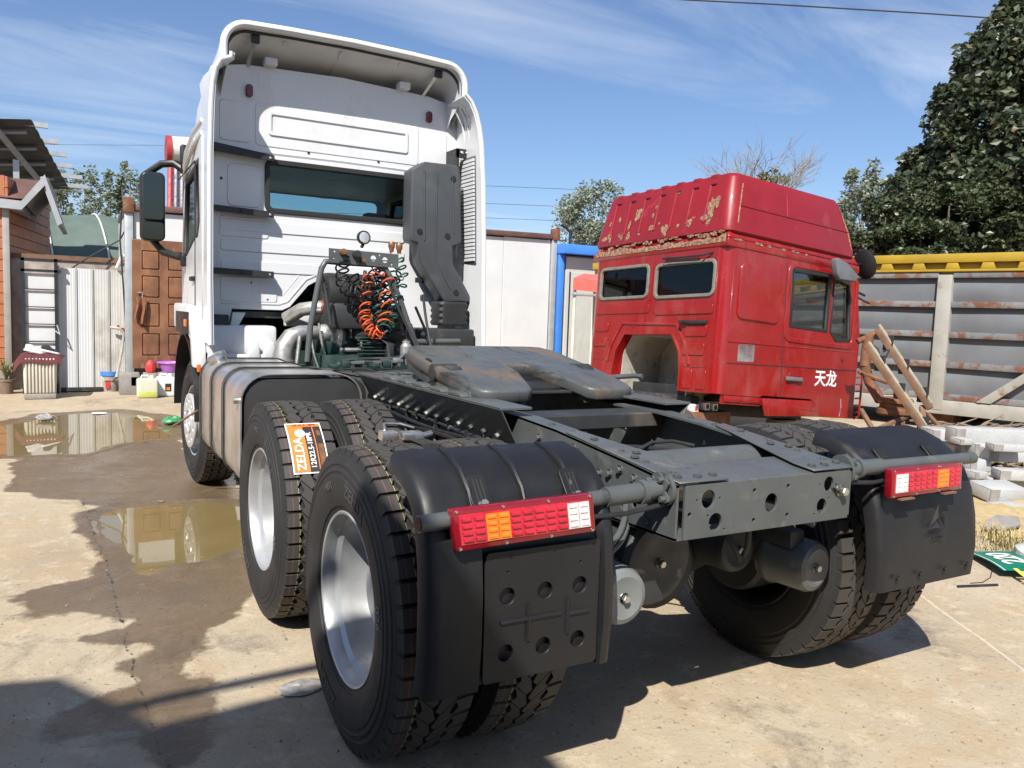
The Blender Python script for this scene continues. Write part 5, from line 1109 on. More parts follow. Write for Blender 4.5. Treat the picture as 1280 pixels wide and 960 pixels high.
# paint peeling off: thin flakes with ragged outlines on the rear face and drip band
def flake(bb, c, w, h, seed, where='f'):
    r = random.Random(seed); n = 24; P = []
    for k in range(n):
        t = 2*PI*k/n; s_ = .8+.55*mnoise.noise(Vector((math.cos(t)*1.7, math.sin(t)*1.7, seed*1.37)))+r.uniform(-.08, .08); P.append((bb+w*s_*math.cos(t), c+h*s_*math.sin(t)))
    vs = [rearpt(x, z, .006) if where == 'f' else (-.038, x, z) for x, z in P]; b = MB(); b.add(vs, [tuple(range(n))]); rp2('paint_flake', b, 'peel', fa)
sd_ = 1
for bb, c, w, h in ((.30, 2.2, .07, .13), (.36, 2.08, .09, .05), (.22, 2.25, .06, .08), (.3, 2.02, .04, .06), (.62, 2.04, .08, .05), (.8, 2.03, .03, .03), (1.03, 2.0, .07, .1), (1.0, 2.02, .05, .04), (1.28, 2.06, .07, .04), (1.3, 2.22, .03, .03), (1.27, 2.33, .025, .03), (1.6, 2.27, .07, .11), (1.73, 2.14, .035, .07), (1.72, 1.99, .05, .07), (1.95, 2.24, .03, .04), (2.1, 2.02, .05, .08), (2.2, 2.0, .06, .04), (2.14, 2.2, .025, .04), (1.9, 2.02, .04, .03), (.9, 2.46, .05, .025), (1.5, 2.0, .03, .02), (.55, 2.1, .03, .02), (1.15, 2.1, .02, .02), (1.85, 1.99, .03, .05)):
    sd_ += 1; flake(bb, c, w, h, sd_)
vs = []; nst = 150
for i in range(nst+1):
    bb = .0+i*2.38/nst; n1_ = mnoise.fractal(Vector((bb*9, 1.3, 0)), 1, 2, 4); n2_ = mnoise.fractal(Vector((bb*11, 7.7, 0)), 1, 2, 4); w0_ = .05+(.025 if bb < .7 else 0)
    vs += [(-.0385, bb, 1.765-.012*abs(n2_)), (-.0385, bb, 1.80+.0*w0_), (-.036, bb, min(1.815+.04*max(0, n1_+.35), 1.86)*1.0)]
b = MB(); b.add(vs, [(3*i+j, 3*i+j+1, 3*i+j+4, 3*i+j+3) for i in range(nst) for j in (0, 1)]); rp2('peeled_band', b, 'peel', fa)
for k in range(26): bb = random.uniform(.0, 2.35); flake(bb, 1.865+random.uniform(-.01, .03), random.uniform(.03, .09), random.uniform(.01, .03), 300+k, 'b')
for k in range(9):
    r = random.Random(k); a = .05+k*.16+r.uniform(-.07, .07); b = MB(); n = 12; b.add([(a+.07*r.uniform(.3, 1)*r.uniform(.4, 1.3)*math.cos(t), -.039, 1.80+.014*r.uniform(.3, 1.3)*math.sin(t)) for t in np.linspace(0, 2*PI, n+1)[:-1]], [tuple(range(n))]); rp2('paint_flake', b, 'peel', fa)
# ceiling, floor, far front
rp2('ceiling', MB().box(.05, 2.3, .05, W2-.05, 1.66, 1.70), 'seal'); rp2('cab_floor', MB().box(.4, 2.4, .05, W2-.05, -.05, 0), 'chassis_dark'); rp2('bunk', MB().box(.06, .7, .15, 2.25, .86, 1.08), 'chassis_dark', bevel=.04)
for bb in (.55, 1.85): rp2('seat', MB().box(1.0, 1.25, bb-.26, bb+.26, .4, .88), 'chassis_dark', bevel=.06)
ff = holed([(0, -.1), (W2, -.1), (W2, H2), (0, H2)], [rrect(.12, W2-.12, .75, 1.6, .1)], .03); xform(ff, frameM((2.42, 0, 0), (0, 1, 0), (-.09, 0, 1))); rlink('front_frame', ff, 'red_paint')
rp2('dash', MB().box(2.0, 2.4, .1, W2-.1, .3, .8), 'chassis_dark', bevel=.05); rp2('steering_wheel', MB().tube([(1.85+.1*math.sin(t), .0+1.85+.2*math.cos(t), .85+.17*math.sin(t)) for t in np.linspace(0, 2*PI, 25)[:-1]], .014, 6, closed=True), 'seal')
# mirrors
rp2('kerb_mirror', MB().prism([(1.62, 1.78), (1.66, 1.80), (1.84, 1.76), (2.06, 1.64), (2.04, 1.56), (1.72, 1.55), (1.66, 1.62)], -.22, -.14, 'y').tube([(1.85, -.14, 1.68), (1.85, 0, 1.74)], .02, 8), 'grey_plastic', bevel=.025, seg=3)
rp2('front_mirror', MB().lathe([(0, -.05), (.1, -.045), (.155, -.01), (.16, .02), (.15, .03), (0, .035)], 24, Matrix.Translation((2.55, .05, 1.86)) @ Matrix.Rotation(1.2, 4, 'Y') @ Matrix.Scale(1.25, 4, (1, 0, 0))).tube([(2.3, .08, 1.83), (2.5, .06, 1.86)], .014, 6).tube([(2.4, .05, 1.5), (2.58, .03, 1.46)], .016, 6), 'black_plastic')
rp2('mirror_bracket', MB().tube([(2.38, .0, 1.42), (2.5, -.02, 1.38), (2.62, -.02, 1.36)], .014, 6), 'black_metal')
# under-cab iron and trestles that carry it
rp2('under_frame', MB().box(.2, 2.2, .55, .7, -.22, -.08).box(.2, 2.2, 1.7, 1.85, -.22, -.08).box(.1, .25, .5, 1.9, -.16, .0), 'chassis_dark', bevel=.01)
for bb, nm in ((.62, 'near'), (1.78, 'far')):
    for aa in (.5, 1.9):
        p = RM @ Vector((aa, bb, -.22)); h = p.z-.002
        t_ = MB()
        for k in range(3): t_.box(p.x-.16, p.x+.16, p.y-.12, p.y+.12, h*k/3, h*(k+1)/3-.004)
        tag(t_.build('timber_block', 'old_wood', None, bevel=.006), 'stacked timber blocks propping up the %s %s corner of the red cab' % ('lettered-door' if bb < 1 else 'far-side', 'rear' if aa < 1 else 'nose-end'), 'timber', 'timber props under the red cab')
for k, (px, py) in enumerate(((866, 513), (880, 511), (890, 512))):
    p = bp(px, py-4, 'y', 4.55); o = MB().box(p.x-.04, p.x+.04, p.y-.06, p.y+.06, p.z-.05, p.z+.04).build('small_box', 'white_label', None, bevel=.004)
    m0 = MB().box(p.x-.02, p.x+.02, p.y-.064, p.y-.061, p.z-.03, p.z+.02).build('box_print', 'black_label' if k else 'bag_red', o)
    tag(o, ('small white box with red print', 'small white box with black print', 'small white box with a dark square print')[k]+' under the red cab', 'box', 'boxes under the red cab')
    if k == 0: sh_ = p
o = MB().box(sh_.x-.15, sh_.x+.5, sh_.y-.12, sh_.y+.12, 0, sh_.z-.052).build('wooden_crate', 'rust', None, bevel=.01); tag(o, 'weathered wooden crate holding small white boxes beneath the red cab', 'crate')
# spare tyre in front of the red cab's sill shows over the frame: it belongs to the tractor's right wheels

# ================================================================ cargo body with rusty ribs
A = pt(1100, 480, 12.7); Bq = pt(1280, 480, 11.3); A.z = Bq.z = 0; dx_ = (Bq-A).normalized(); nrm_ = Vector((dx_.y, -dx_.x, 0)); L0 = (Bq-A).length
if nrm_.dot(Vector(CAM)-A) < 0: nrm_ = -nrm_
CM = frameM(A, dx_, (0, 0, 1), nrm_)
cargo = thing('cargo_body', 'long grey steel cargo body with rusty ribs and a yellow top rail', 'cargo body', local=CM)
def cp_(nm, b, m, **k): o = b.build(nm, m, None, **k); o.parent = cargo; return o
def sx_(px):   # pixel column -> distance along the body
    d = CF+CR*(px-640)/FPX; n3 = nrm_; t = (A-Vector(CAM)).dot(n3)/Vector(d).dot(n3); P_ = Vector(CAM)+Vector(d)*t; return (P_-A).dot(dx_)
post = [sx_(1172)-3.3*2, sx_(1172)-3.3, sx_(1172), sx_(1172)+2.9, sx_(1172)+5.8]
levels = [.5, .98, 1.43, 1.88, 2.32]
for i in range(len(post)-1):
    x0, x1 = post[i]+.1, post[i+1]-.1
    for j in range(4):
        z0, z1 = levels[j]+.04, levels[j+1]-.04; P = []
        for u in np.linspace(0, 1, 9): P.append([(x0+(x1-x0)*u, z0+(z1-z0)*v, -.07+.035*math.sin(PI*v)*(.6+.4*math.sin(5*u+i+j*2))) for v in np.linspace(0, 1, 6)])
        cp_('panel', MB().grid(P), 'steel_grey', angle=60)
    for j in range(5): cp_('rib', MB().box(x0, x1, levels[j]-.045, levels[j]+.045, -.08, .012+.01*(j % 2)), 'rust_rib', bevel=.008)
for x in post: cp_('post', MB().box(x-.1, x+.1, .3, 2.32, -.1, .05), 'pale_beam', bevel=.01)
cp_('sill_beam', MB().box(post[0]-.2, post[-1]+.2, .24, .45, -.12, .04), 'pale_beam', bevel=.01)
xb = sx_(1228); cp_('brace', MB().prism([(xb-.06, .46), (xb+.14, .46), (xb+1.5, 1.6), (xb+1.34, 1.6)], .016, .06, 'z'), 'pale_beam', bevel=.006)
cp_('top_rail', MB().box(post[0]-.2, post[-1]+.2, 2.5, 2.63, -.2, .04).box(post[0]-.2, post[-1]+.2, 2.34, 2.50, -.2, -.04).box(post[0]-.2, post[-1]+.2, 2.365, 2.40, -.2, .035), 'yellow_paint', bevel=.01)
k = 0
while post[0]+k*.47 < post[-1]: x = post[0]+k*.47; cp_('rail_pocket', MB().prism([(x, 2.40), (x+.2, 2.40), (x+.17, 2.5), (x+.03, 2.5)], -.04, .03, 'z'), 'yellow_paint', bevel=.006); k += 1
cp_('body_floor', MB().box(post[0]-.1, post[-1]+.1, .3, .42, -2.3, -.12), 'rust'); cp_('far_wall', MB().box(post[0]-.1, post[-1]+.1, .42, 2.3, -2.4, -2.3), 'steel_grey')
for x in (post[0]+.5, post[2], post[-1]-.5): cp_('support', MB().box(x-.2, x+.2, .0, .24, -.6, -.2).box(x-.2, x+.2, 0, .3, -2.2, -1.8), 'rust', bevel=.02)
# ---- rusty frame with drum leaning in front of it
rf_ = thing('rusty_frame', 'rusty steel frame with two timber-topped slanting beams and a drum', 'scrap frame', pt(1120, 545, 9).to_tuple()[:2]+(0,))
def beam(p0, p1, w, h, nm, m, up=Vector((0, 0, 1))):
    t = (p1-p0); L = t.length; M_ = frameM(p0, t, up.cross(t)); return MB().box(0, L, -w/2, w/2, -h/2, h/2, M_).build(nm, m, rf_, bevel=.006)
for (u0, v0, d0), (u1, v1, d1) in (((1097, 412, 9.5), (1163, 511, 9.1)), ((1084, 434, 9.2), (1166, 552, 8.6))):
    p0, p1 = pt(u0, v0, d0), pt(u1, v1, d1); beam(p0, p1, .05, .07, 'beam', 'rust_light'); o3 = Vector((0, 0, .06)); beam(p0+o3+Vector((.01, -.01, 0)), p1+o3+Vector((.01, -.01, 0)), .042, .025, 'timber_strip', 'old_wood')
    for f in (.2, .5, .85): q_ = p0.lerp(p1, f); beam(q_-Vector((0, 0, .07)), q_+Vector((.01, 0, .11)), .13, .015, 'wire_tie', 'black_metal')
MB().tube([pt(1072, 427, 9.6), pt(1098, 415, 9.6)], .035, 10).tube([pt(1086, 420, 9.6), pt(1083, 440, 9.6), pt(1081, 458, 9.6)], .06, 12).tube([pt(1081, 458, 9.6), pt(1087, 478, 9.6), pt(1100, 500, 9.4)], .06, 12).tube([pt(1074, 465, 9.6), pt(1110, 478, 9.5)], .03, 8).build('pipe', 'rust', rf_)
pdr = pt(1118, 508, 9.3); MB().lathe([(0, -.1), (.17, -.1), (.19, -.08), (.19, -.03), (.16, -.01), (.16, .03), (.2, .05), (.2, .08), (.18, .1), (0, .1)], 28, Matrix.Translation(pdr)).build('drum', 'rust', rf_)
for (p, q_, w_) in ((pt(1076, 512, 9.3), pt(1093, 540, 9.0), .045), (pt(1100, 535, 9.0), pt(1134, 520, 9.2), .045), (pt(1153, 508, 9.2), pt(1156, 553, 8.9), .06), (pt(1160, 518, 9.1), pt(1187, 548, 8.7), .04), (pt(1125, 520, 9.2), pt(1125, 570, 9.2), .08)): beam(p, q_, w_, w_, 'strut', 'rust_light')
for u in (1156, 1125, 1093):
    p = pt(u, 550, 9.0); MB().box(p.x-.06, p.x+.06, p.y-.06, p.y+.06, 0, p.z).build('leg', 'rust', rf_)
MB().tube([pt(1087, 428, 9.5), pt(1098, 436, 9.4), pt(1100, 444, 9.4), pt(1092, 450, 9.4)], .007, 5).tube([pt(1104, 440, 9.4), pt(1112, 436, 9.4), pt(1108, 446, 9.3)], .01, 5).build('wire', 'black_metal', rf_)
# ---- granite kerb stones
exr = Vector((CR[0], CR[1], 0)).normalized(); eyf = Vector((CF[0], CF[1], 0)).normalized()
kb = [(1232, 1330, 0, .195, 7.15, .25, .1, 'granite kerb stone at the foot of the heap, its split face showing'), (1198, 1234, 0, .13, 7.5, .22, -.05, 'short granite kerb stone lying on the sand beside the tail lamp'),
      (1221, 1250, .2, .115, 7.4, .3, .25, 'small granite kerb offcut wedged mid-heap with grey end'), (1196, 1222, .135, .14, 7.9, .25, 0, 'dark shaded granite kerb stone low in the heap'),
      (1200, 1227, .285, .12, 7.7, .3, .1, 'granite kerb offcut under the long top stone'), (1226, 1245, .32, .125, 7.55, .3, -.02, 'narrow upright granite kerb offcut with a saw-grey stripe'),
      (1244, 1330, .30, .12, 7.4, .25, .04, 'pale granite kerb stone in the second row from the top'), (1200, 1340, .43, .15, 7.6, .2, .03, 'long white granite kerb stone on top of the heap'),
      (1172, 1202, .28, .2, 8.2, .3, -.1, 'granite kerb stone at the back of the heap near the rusty beam'), (1246, 1300, .06, .12, 6.75, .26, .35, 'granite slab tipped in front of the kerb stone heap'), (1264, 1310, .0, .07, 6.55, .2, .1, 'flat granite offcut lying on the sand'),
      (1206, 1224, .44, .06, 7.45, .15, .3, 'thin granite sliver resting under the end of the long top stone'), (1250, 1290, .42, .07, 7.25, .16, -.12, 'thin white granite strip laid across the front of the heap'), (1228, 1246, .195, .07, 7.05, .15, .5, 'small granite wedge sitting on the split-faced stone'), (1262, 1320, .2, .09, 7.0, .18, -.2, 'slim granite strip leaning over the split-faced stone'), (1180, 1200, .0, .12, 7.9, .25, .3, 'granite offcut in the sand behind the right lamp bar')]
for u0, u1, z0, h, dep, wd, yaw, lab in kb:
    P0 = pt(u0, 480, dep); P1 = pt(u1, 480, dep); L = (P1-P0).length; c = (P0+P1)/2
    M_ = Matrix.Translation((c.x, c.y, z0)) @ Matrix.Rotation(math.atan2(exr.y, exr.x)+yaw*.5, 4, 'Z') @ Matrix.Rotation(.12 if 'tipped' in lab else random.uniform(-.02, .02), 4, 'X')
    b = MB().box(-L/2, L/2, 0, wd, 0, h, M_); o = b.build('kerb_stone', 'granite', None, bevel=.012, seg=2); tag(o, lab, 'kerb stone', 'granite kerb stones heaped by the cargo body')
    s0 = -L/2+.02; MB().box(-L/2+.001, -L/2+min(.09, L*.3), -.002, wd*.5, .004, h-.004, M_).build('sawn_band', 'concrete_block', o)
# ---- sand, sticks, grass
sc = Vector((4.9, 1.3, 0)); P = []
for u in np.linspace(-1, 1, 46):
    row = []
    for v in np.linspace(-1, 1, 40):
        x = 5.3+u*2.2-.25*v; y = 1.5+v*1.5; e = max(0, 1-(u*u+v*v*1.0)**1.2); nz_ = mnoise.fractal(Vector((x*2.2, y*2.2, 3)), 1, 2, 5)
        row.append((x, y, -.02+.10*e+.045*nz_*e**.5))
    P.append(row)
stuff(tag(MB().grid(P).build('sand_heap', 'sand', None, angle=80), 'loose yellow sand spread around the granite kerb stones', 'sand'))
b = MB(); r = random.Random(4)
for k in range(300):
    c = pt(r.uniform(1165, 1340), 545, r.uniform(8.5, 9.5)); c.z = r.uniform(.02, .42); th = r.gauss(.2, .35); L = r.uniform(.3, 1.0); d = (exr*math.cos(th)+eyf*math.sin(th))*L/2+Vector((0, 0, r.uniform(-.08, .12)))
    b.tube([c-d, c+Vector((0, 0, r.uniform(-.03, .06))), c+d], [r.uniform(.006, .016), .012, .005], 5)
stuff(tag(b.build('stick_pile', 'sticks', None), 'heap of dry grey sticks and bark behind the kerb stones', 'sticks'))
b = MB()
def tuft(c, n, h, s):
    for _ in range(n):
        t = r.uniform(0, 2*PI); l = h*r.uniform(.4, 1); d = Vector((math.cos(t), math.sin(t), 0))*l*r.uniform(.2, .9); p = c+Vector((r.gauss(0, s), r.gauss(0, s), 0)); w_ = Vector((-math.sin(t), math.cos(t), 0))*.004
        b.add([p-w_, p+w_, p+d*.5+Vector((0, 0, l*.7))+w_*.6, p+d*.5+Vector((0, 0, l*.7))-w_*.6, p+d+Vector((0, 0, l*.85))], [(0, 1, 2, 3), (3, 2, 4)])
for px, py in ((1262, 686), (1270, 690), (1250, 682), (1240, 678), (1275, 694)): c = bp(px, py, 'z', .0); c.z = .03; tuft(c, 40, .16, .05)
for k in range(26): c = pt(r.uniform(1060, 1140), 540, r.uniform(8.8, 10.3)); c.z = 0; tuft(c, 45, .28, .16)
for k in range(40): c = bp(r.uniform(1220, 1285), r.uniform(655, 700), 'z', 0); c.z = .01; tuft(c, 8, .07, .05)
stuff(tag(b.build('dry_grass', 'dry_grass', None), 'straw-coloured dry grass among the scrap and sand', 'grass'))
# small scrap on the sand
p = bp(1252, 655, 'z', .06); b = MB(); sh = [(-.25, -.06), (-.1, -.1), (.12, -.06), (.22, .06), (.05, .1), (-.1, .04)]; b.prism(sh, 0, .025, 'z', Matrix.Translation(p) @ Matrix.Rotation(math.atan2(exr.y, exr.x)+.3, 4, 'Z') @ Matrix.Rotation(.25, 4, 'X')); tag(b.build('wood_shard', 'concrete_block', None, bevel=.004), 'weathered grey pointed wood shard lying on the sand', 'wood')
p = bp(1277, 697, 'z', .03); tag(MB().lathe([(0, 0), (.06, .01), (.07, .06), (.03, .1), (0, .1)], 9, Matrix.Translation(p) @ Matrix.Rotation(.4, 4, 'X')).build('rubble_lump', 'granite', None), 'pale lump of rubble beside the green road sign', 'stone')
# ---- green road sign on the ground
P0, P1, P2, P3 = [bp(*q_, 'z', .015) for q_ in ((1223, 694), (1247, 693), (1300, 722), (1268, 724))]
ctr = (P0+P1+P2+P3)/4; ex = ((P2-P1)+(P3-P0)).normalized(); ey = Vector((0, 0, 1)).cross(ex); Ls = max((P2-P1).length, (P3-P0).length); hs2 = .3
SM = frameM((P0+P1)/2+Vector((0, 0, .01)), ex, ey)
sign = thing('road_sign', 'crumpled green road sign with white numerals lying on the concrete', 'road sign', local=SM)
def curl(x, y): return .012+.035*math.sin(x*3.1+.4)**2+.01*math.sin(y*8)
def sheet(x0, x1, y0, y1, dz, nm, m, nx_=16, ny_=6): o = MB().grid([[(x, y, curl(x, y)+dz) for y in np.linspace(y0, y1, ny_)] for x in np.linspace(x0, x1, nx_)]).build(nm, m, None); o.parent = sign
sheet(0, Ls, -.15, .15, 0, 'sign_face', 'sign_green')
for y in (-.138, .132): sheet(.012, Ls, y, y+.006, .002, 'sign_border', 'white_letter', 16, 2)
sheet(.012, .018, -.138, .138, .002, 'sign_border', 'white_letter', 2, 6)
def sign_text(s_, x, m):
    tm_ = text_mesh(s_, .2, .0005, .004)
    for v in tm_.vertices: X = x-v.co.x; Y_ = -v.co.y; v.co = Vector((X, Y_, curl(X, Y_)+.004+v.co.z))
    tm_.update(); o = link('sign_numeral', tm_, m); o.parent = sign
sign_text('220', .24, 'white_letter'); sign_text('JT', .56, 'yellow_letter')
tag(MB().tube([bp(1197, 733, 'z', .012), bp(1247, 731, 'z', .012)], .008, 6).build('iron_bar', 'black_metal', None), 'thin dark iron bar lying on the concrete near the road sign', 'bar')
tag(MB().tube([bp(px, py, 'z', .008) for px, py in ((1213, 729), (1228, 728), (1238, 722), (1240, 714), (1234, 708))], .003, 5).build('loose_wire', 'wire', None), 'loop of thin wire on the concrete beside the iron bar', 'wire')

# ================================================================ unseen shadow caster added behind the photographer, outline shaped to the foreground shadow
ws_ = thing('shadow_caster', 'tall unseen block added behind the photographer to shade the wet concrete', 'shadow caster', (-8, -6, 0))
MB().prism([(-14, -2.36), (-5.48, -2.385), (-5.275, -2.44), (-5.05, -2.84), (-4.98, -3.0), (-4.56, -2.95), (-3.8, -2.93), (-3.8, -12), (-14, -12)], 0, 5, 'z').build('wall', 'caster_dark', ws_); MB().tube([(-5.2, -2.8, 4.98), (-4.5, -2.76, 4.98), (-4.0, -2.74, 4.98)], .035, 8).build('caster_pole', 'galv', ws_)  # stepped front and pole are shaped only for the shadow they throw
# ================================================================ left background: house, gate, cabin
WALL_Y = 12.0
def q3(px, py, y=WALL_Y): return bp(px, py, 'y', y)
# ---- long white panel cabin
cab_w = thing('panel_cabin', 'long white sandwich-panel cabin with brown roof edge behind the truck', 'cabin', (3, 12.5, 0))
x0, x1 = -1.12, 7.06; zt0, zt1 = 3.02, 3.2
xs_ = [x0+.08, -.25, 1.0, 2.25, 3.5, 4.7, 5.85, 6.98]
for i in range(len(xs_)-1): MB().box(xs_[i]+.004, xs_[i+1]-.004, WALL_Y, WALL_Y+.08, (2.53 if i == 0 else .15), 2.98+.02*i).build('panel', 'panel_white', cab_w, bevel=.006, seg=1)
MB().box(x0, x1, WALL_Y+.085, WALL_Y+2.4, 0, 2.94).build('core', 'panel_white', cab_w)
b = MB().hexa([(x0, WALL_Y-.07, 2.99), (x1+.03, WALL_Y-.07, 3.13), (x1+.03, WALL_Y+2.5, 3.13), (x0, WALL_Y+2.5, 2.99), (x0, WALL_Y-.07, 3.09), (x1+.03, WALL_Y-.07, 3.23), (x1+.03, WALL_Y+2.5, 3.26), (x0, WALL_Y+2.5, 3.12)]); b.build('roof_edge', 'brown_rail', cab_w, bevel=.008)
for x, z in ((x0, 3.07), (x1, 3.22)): MB().box(x-.07, x+.09, WALL_Y-.1, WALL_Y+.05, z-.12, z+.12).build('roof_corner', 'rust', cab_w, bevel=.008)
MB().box(x0-.05, x0+.075, WALL_Y-.06, WALL_Y+.08, .05, 2.98).build('corner_post', 'galv', cab_w, bevel=.008); MB().box(x1-.07, x1+.05, WALL_Y-.06, WALL_Y+.08, .05, 3.12).build('corner_post', 'galv', cab_w, bevel=.008)
MB().box(x0-.1, x1, WALL_Y-.05, WALL_Y+2.3, 0, .14).build('plinth', 'brown_rail', cab_w)
# ---- panelled brown door with a worn finish
dx0, dx1 = q3(165, 370).x, q3(165, 370).x+.94; dz0, dz1 = .42, 2.52
dr_ = part('door', cab_w); M_ = frameM((0, WALL_Y-.03, 0), (1, 0, 0), (0, 0, 1), (0, -1, 0))
pan = []
for c0, c1 in ((dx0+.14, dx0+.42), (dx0+.54, dx0+.82)):
    for z0, z1 in ((.62, 1.0), (1.1, 1.5), (1.58, 1.95), (2.04, 2.36)): pan.append((c0, c1, z0, z1))
me = holed([(dx0, dz0), (dx1, dz0), (dx1, dz1), (dx0, dz1)], [rrect(*p_[:2], p_[2], p_[3], .02) for p_ in pan], .05, .006); xform(me, M_); o = link('door_leaf', me, 'door_brown'); o.parent = dr_
for p_ in pan: me = plate(rrect(p_[0]+.03, p_[1]-.03, p_[2]+.03, p_[3]-.03, .01), [], .025, .012); xform(me, M_); o = link('door_panel', me, 'door_brown'); o.parent = dr_
o = MB().box(dx0, dx1, WALL_Y-.03, WALL_Y+.02, dz0, dz1).build('door_back', 'door_brown', None); o.parent = dr_
o = MB().tube([q3(172, 366, WALL_Y-.08), q3(178, 365, WALL_Y-.1), q3(178, 372, WALL_Y-.1)], .012, 6).build('door_handle', 'bright_steel', None); o.parent = dr_
P = []
for u in np.linspace(0, 1, 8): P.append([q3(170+12*u+1.5*math.sin(v*5), 371+28*v+(6 if u > .5 else 0)*v, WALL_Y-.1-.04*math.sin(9*u)*(.4+v)) for v in np.linspace(0, 1, 8)])
tag(MB().grid(P).build('hanging_rag', 'brown_cloth', None, solid=.01, angle=70), 'brown work gloves hung on the handle of the panelled door', 'gloves')
MB().box(-1.28, -.98, WALL_Y-.3, WALL_Y-.06, 0, .36).build('footing', 'concrete_block', cab_w, bevel=.015); MB().box(dx0-.05, dx1, WALL_Y-.3, WALL_Y-.06, .14, .3).build('door_step', 'brown_rail', cab_w, bevel=.01)
# ---- corrugated white gate
gx0, gx1 = q3(74, 400, 12.3).x, q3(156, 400, 12.3).x; GYY = 12.3
gate = thing('sheet_gate', 'white corrugated sheet-metal gate with dirt-stained foot', 'gate', (gx0, GYY, 0))
wg = (gx1-gx0)/4
for i in range(4):
    P = []; xa = gx0+i*wg
    for u in np.linspace(.01, .99, 25): f = (u*6) % 1; P.append([(xa+u*wg, GYY-(.0035 if f < .35 else 0)-(.02 if u < .07 else 0), z) for z in (.08, 1.0, 2.02)])
    MB().grid(P).build('sheet', 'gate_white' if i < 2 else 'gate_dirty', gate, angle=20)
MB().box(gx0, gx1, GYY+.02, GYY+.06, 0, 2.0).build('back_frame', 'chassis_dark', gate); MB().box(gx0-.03, gx0+.01, GYY-.04, GYY+.06, 0, 2.05).build('frame', 'galv', gate); MB().box(gx0, gx1, GYY-.02, GYY+.05, .02, .075).build('frame', 'chassis_dark', gate)
# ---- barred gate with white boards
bg0, bg1 = q3(27, 400, 12.2).x, q3(73, 400, 12.2).x
bgate = thing('barred_gate', 'narrow black-framed gate backed with white boards beside the house', 'gate', (bg0, 12.2, 0))
for k in range(6): MB().box(bg0, bg1, 12.22, 12.25, .3+k*.27, .3+k*.27+.255).build('board', 'panel_white', bgate, bevel=.004, seg=1)
for x in (bg0, bg1-.05): MB().box(x, x+.05, 12.17, 12.215, 0, 2.15).build('stile', 'black_metal', bgate)
for z in (2.1, 1.93): MB().box(bg0, bg1+.05, 12.17, 12.21, z, z+.04).build('rail', 'black_metal', bgate)
for z in (.55, .82, 1.1, 1.37, 1.65): MB().box(bg0+.05, bg1-.05, 12.18, 12.2, z, z+.015).build('bar', 'black_metal', bgate)
MB().tube([(bg1-.04, 12.17, 1.0), (bg1+.02, 12.12, .95), (bg1-.02, 12.14, 1.1)], .012, 6).build('latch', 'galv', bgate)
# ---- house with board siding, porch gable, metal canopy with purlins
A = q3(10, 400, 12.75); A.z = 0; Bh = q3(62, 400, 16); Bh.z = 0; F0 = Vector((-7, 13.0, 0)); 
house = thing('siding_house', 'small house clad in orange-brown boards with grey corner trim', 'house', (A.x-1, 12, 0))
def wallboards(p0, p1, z0, z1, n, top=None):
    d = (p1-p0); L = d.length; nn = Vector((d.y, -d.x, 0)).normalized(); M = frameM(p0, d, (0, 0, 1), nn)
    for k in range(n):
        za = z0+(z1-z0)*k/n; zb = z0+(z1-z0)*(k+1)/n; MB().prism([(za, -.012), (zb-.012, -.004), (zb-.012, .03), (za, .034)], 0, L, 'x', frameM(p0, d, (0, 0, 1), nn)).build('board', 'siding_orange', house)
    MB().box(0, L, z0, z1, -.1, -.012, M).build('wall', 'siding_orange', house)
wallboards(F0, A, .35, 3.0, 15); wallboards(A, Bh, .35, 3.45, 17)
MB().box(A.x-.05, A.x+.045, A.y-.05, A.y+.045, .3, 3.05).build('corner_trim', 'trim_grey', house, bevel=.006); MB().hexa([F0+Vector((0, -.02, 0)), A+Vector((0, -.02, 0)), Bh, F0+Vector((0, 3, 0)), F0+Vector((0, -.02, .34)), A+Vector((0, -.02, .34)), Bh+Vector((0, 0, .34)), F0+Vector((0, 3, .34))]).build('plinth', 'concrete_block', house)
# porch roof: peak seen at (56,220), eaves at (27,251) and (77,279)
HY = 12.6; pk = q3(56, 220, HY); e1 = q3(27, 251, HY); e0 = q3(0, 243, HY); e2 = q3(77, 279, HY); dv = Vector((.1, 2.4, 0))
for p_, q_ in ((e1, pk), (pk, e2)):
    n_ = Vector((-(q_-p_).z, 0, (q_-p_).x)).normalized()*.07
    MB().hexa([p_-n_, q_-n_, q_-n_+dv, p_-n_+dv, p_, q_, q_+dv, p_+dv]).build('porch_roof', 'fascia', house)
MB().prism([(e1.x, e1.z), (pk.x, pk.z+.02), (e2.x+.01, e2.z), (e2.x-.06, e2.z-.05), (pk.x, pk.z-.15), (e1.x, e1.z-.14)], HY-.04, HY-.002, 'y').build('barge_board', 'fascia', house)
MB().hexa([e0+Vector((-2, 0, -.14)), e1+Vector((0, 0, -.14)), e1+dv-Vector((0, 0, .14)), e0+dv+Vector((-2, 0, -.14)), e0+Vector((-2, 0, 0)), e1, e1+dv, e0+dv+Vector((-2, 0, 0))]).build('eave_board', 'fascia', house)
MB().hexa([(-7, HY+.1, 3.1), (e1.x, HY+.1, 3.1), (e1.x+.15, HY+2.4, 3.1), (-7, HY+2.4, 3.1), (-7, HY+.8, 3.5), (pk.x, HY+.8, 3.5), (pk.x, HY+2.2, 3.5), (-7, HY+2.2, 3.5)]).build('roof_block', 'brown_rail', house)
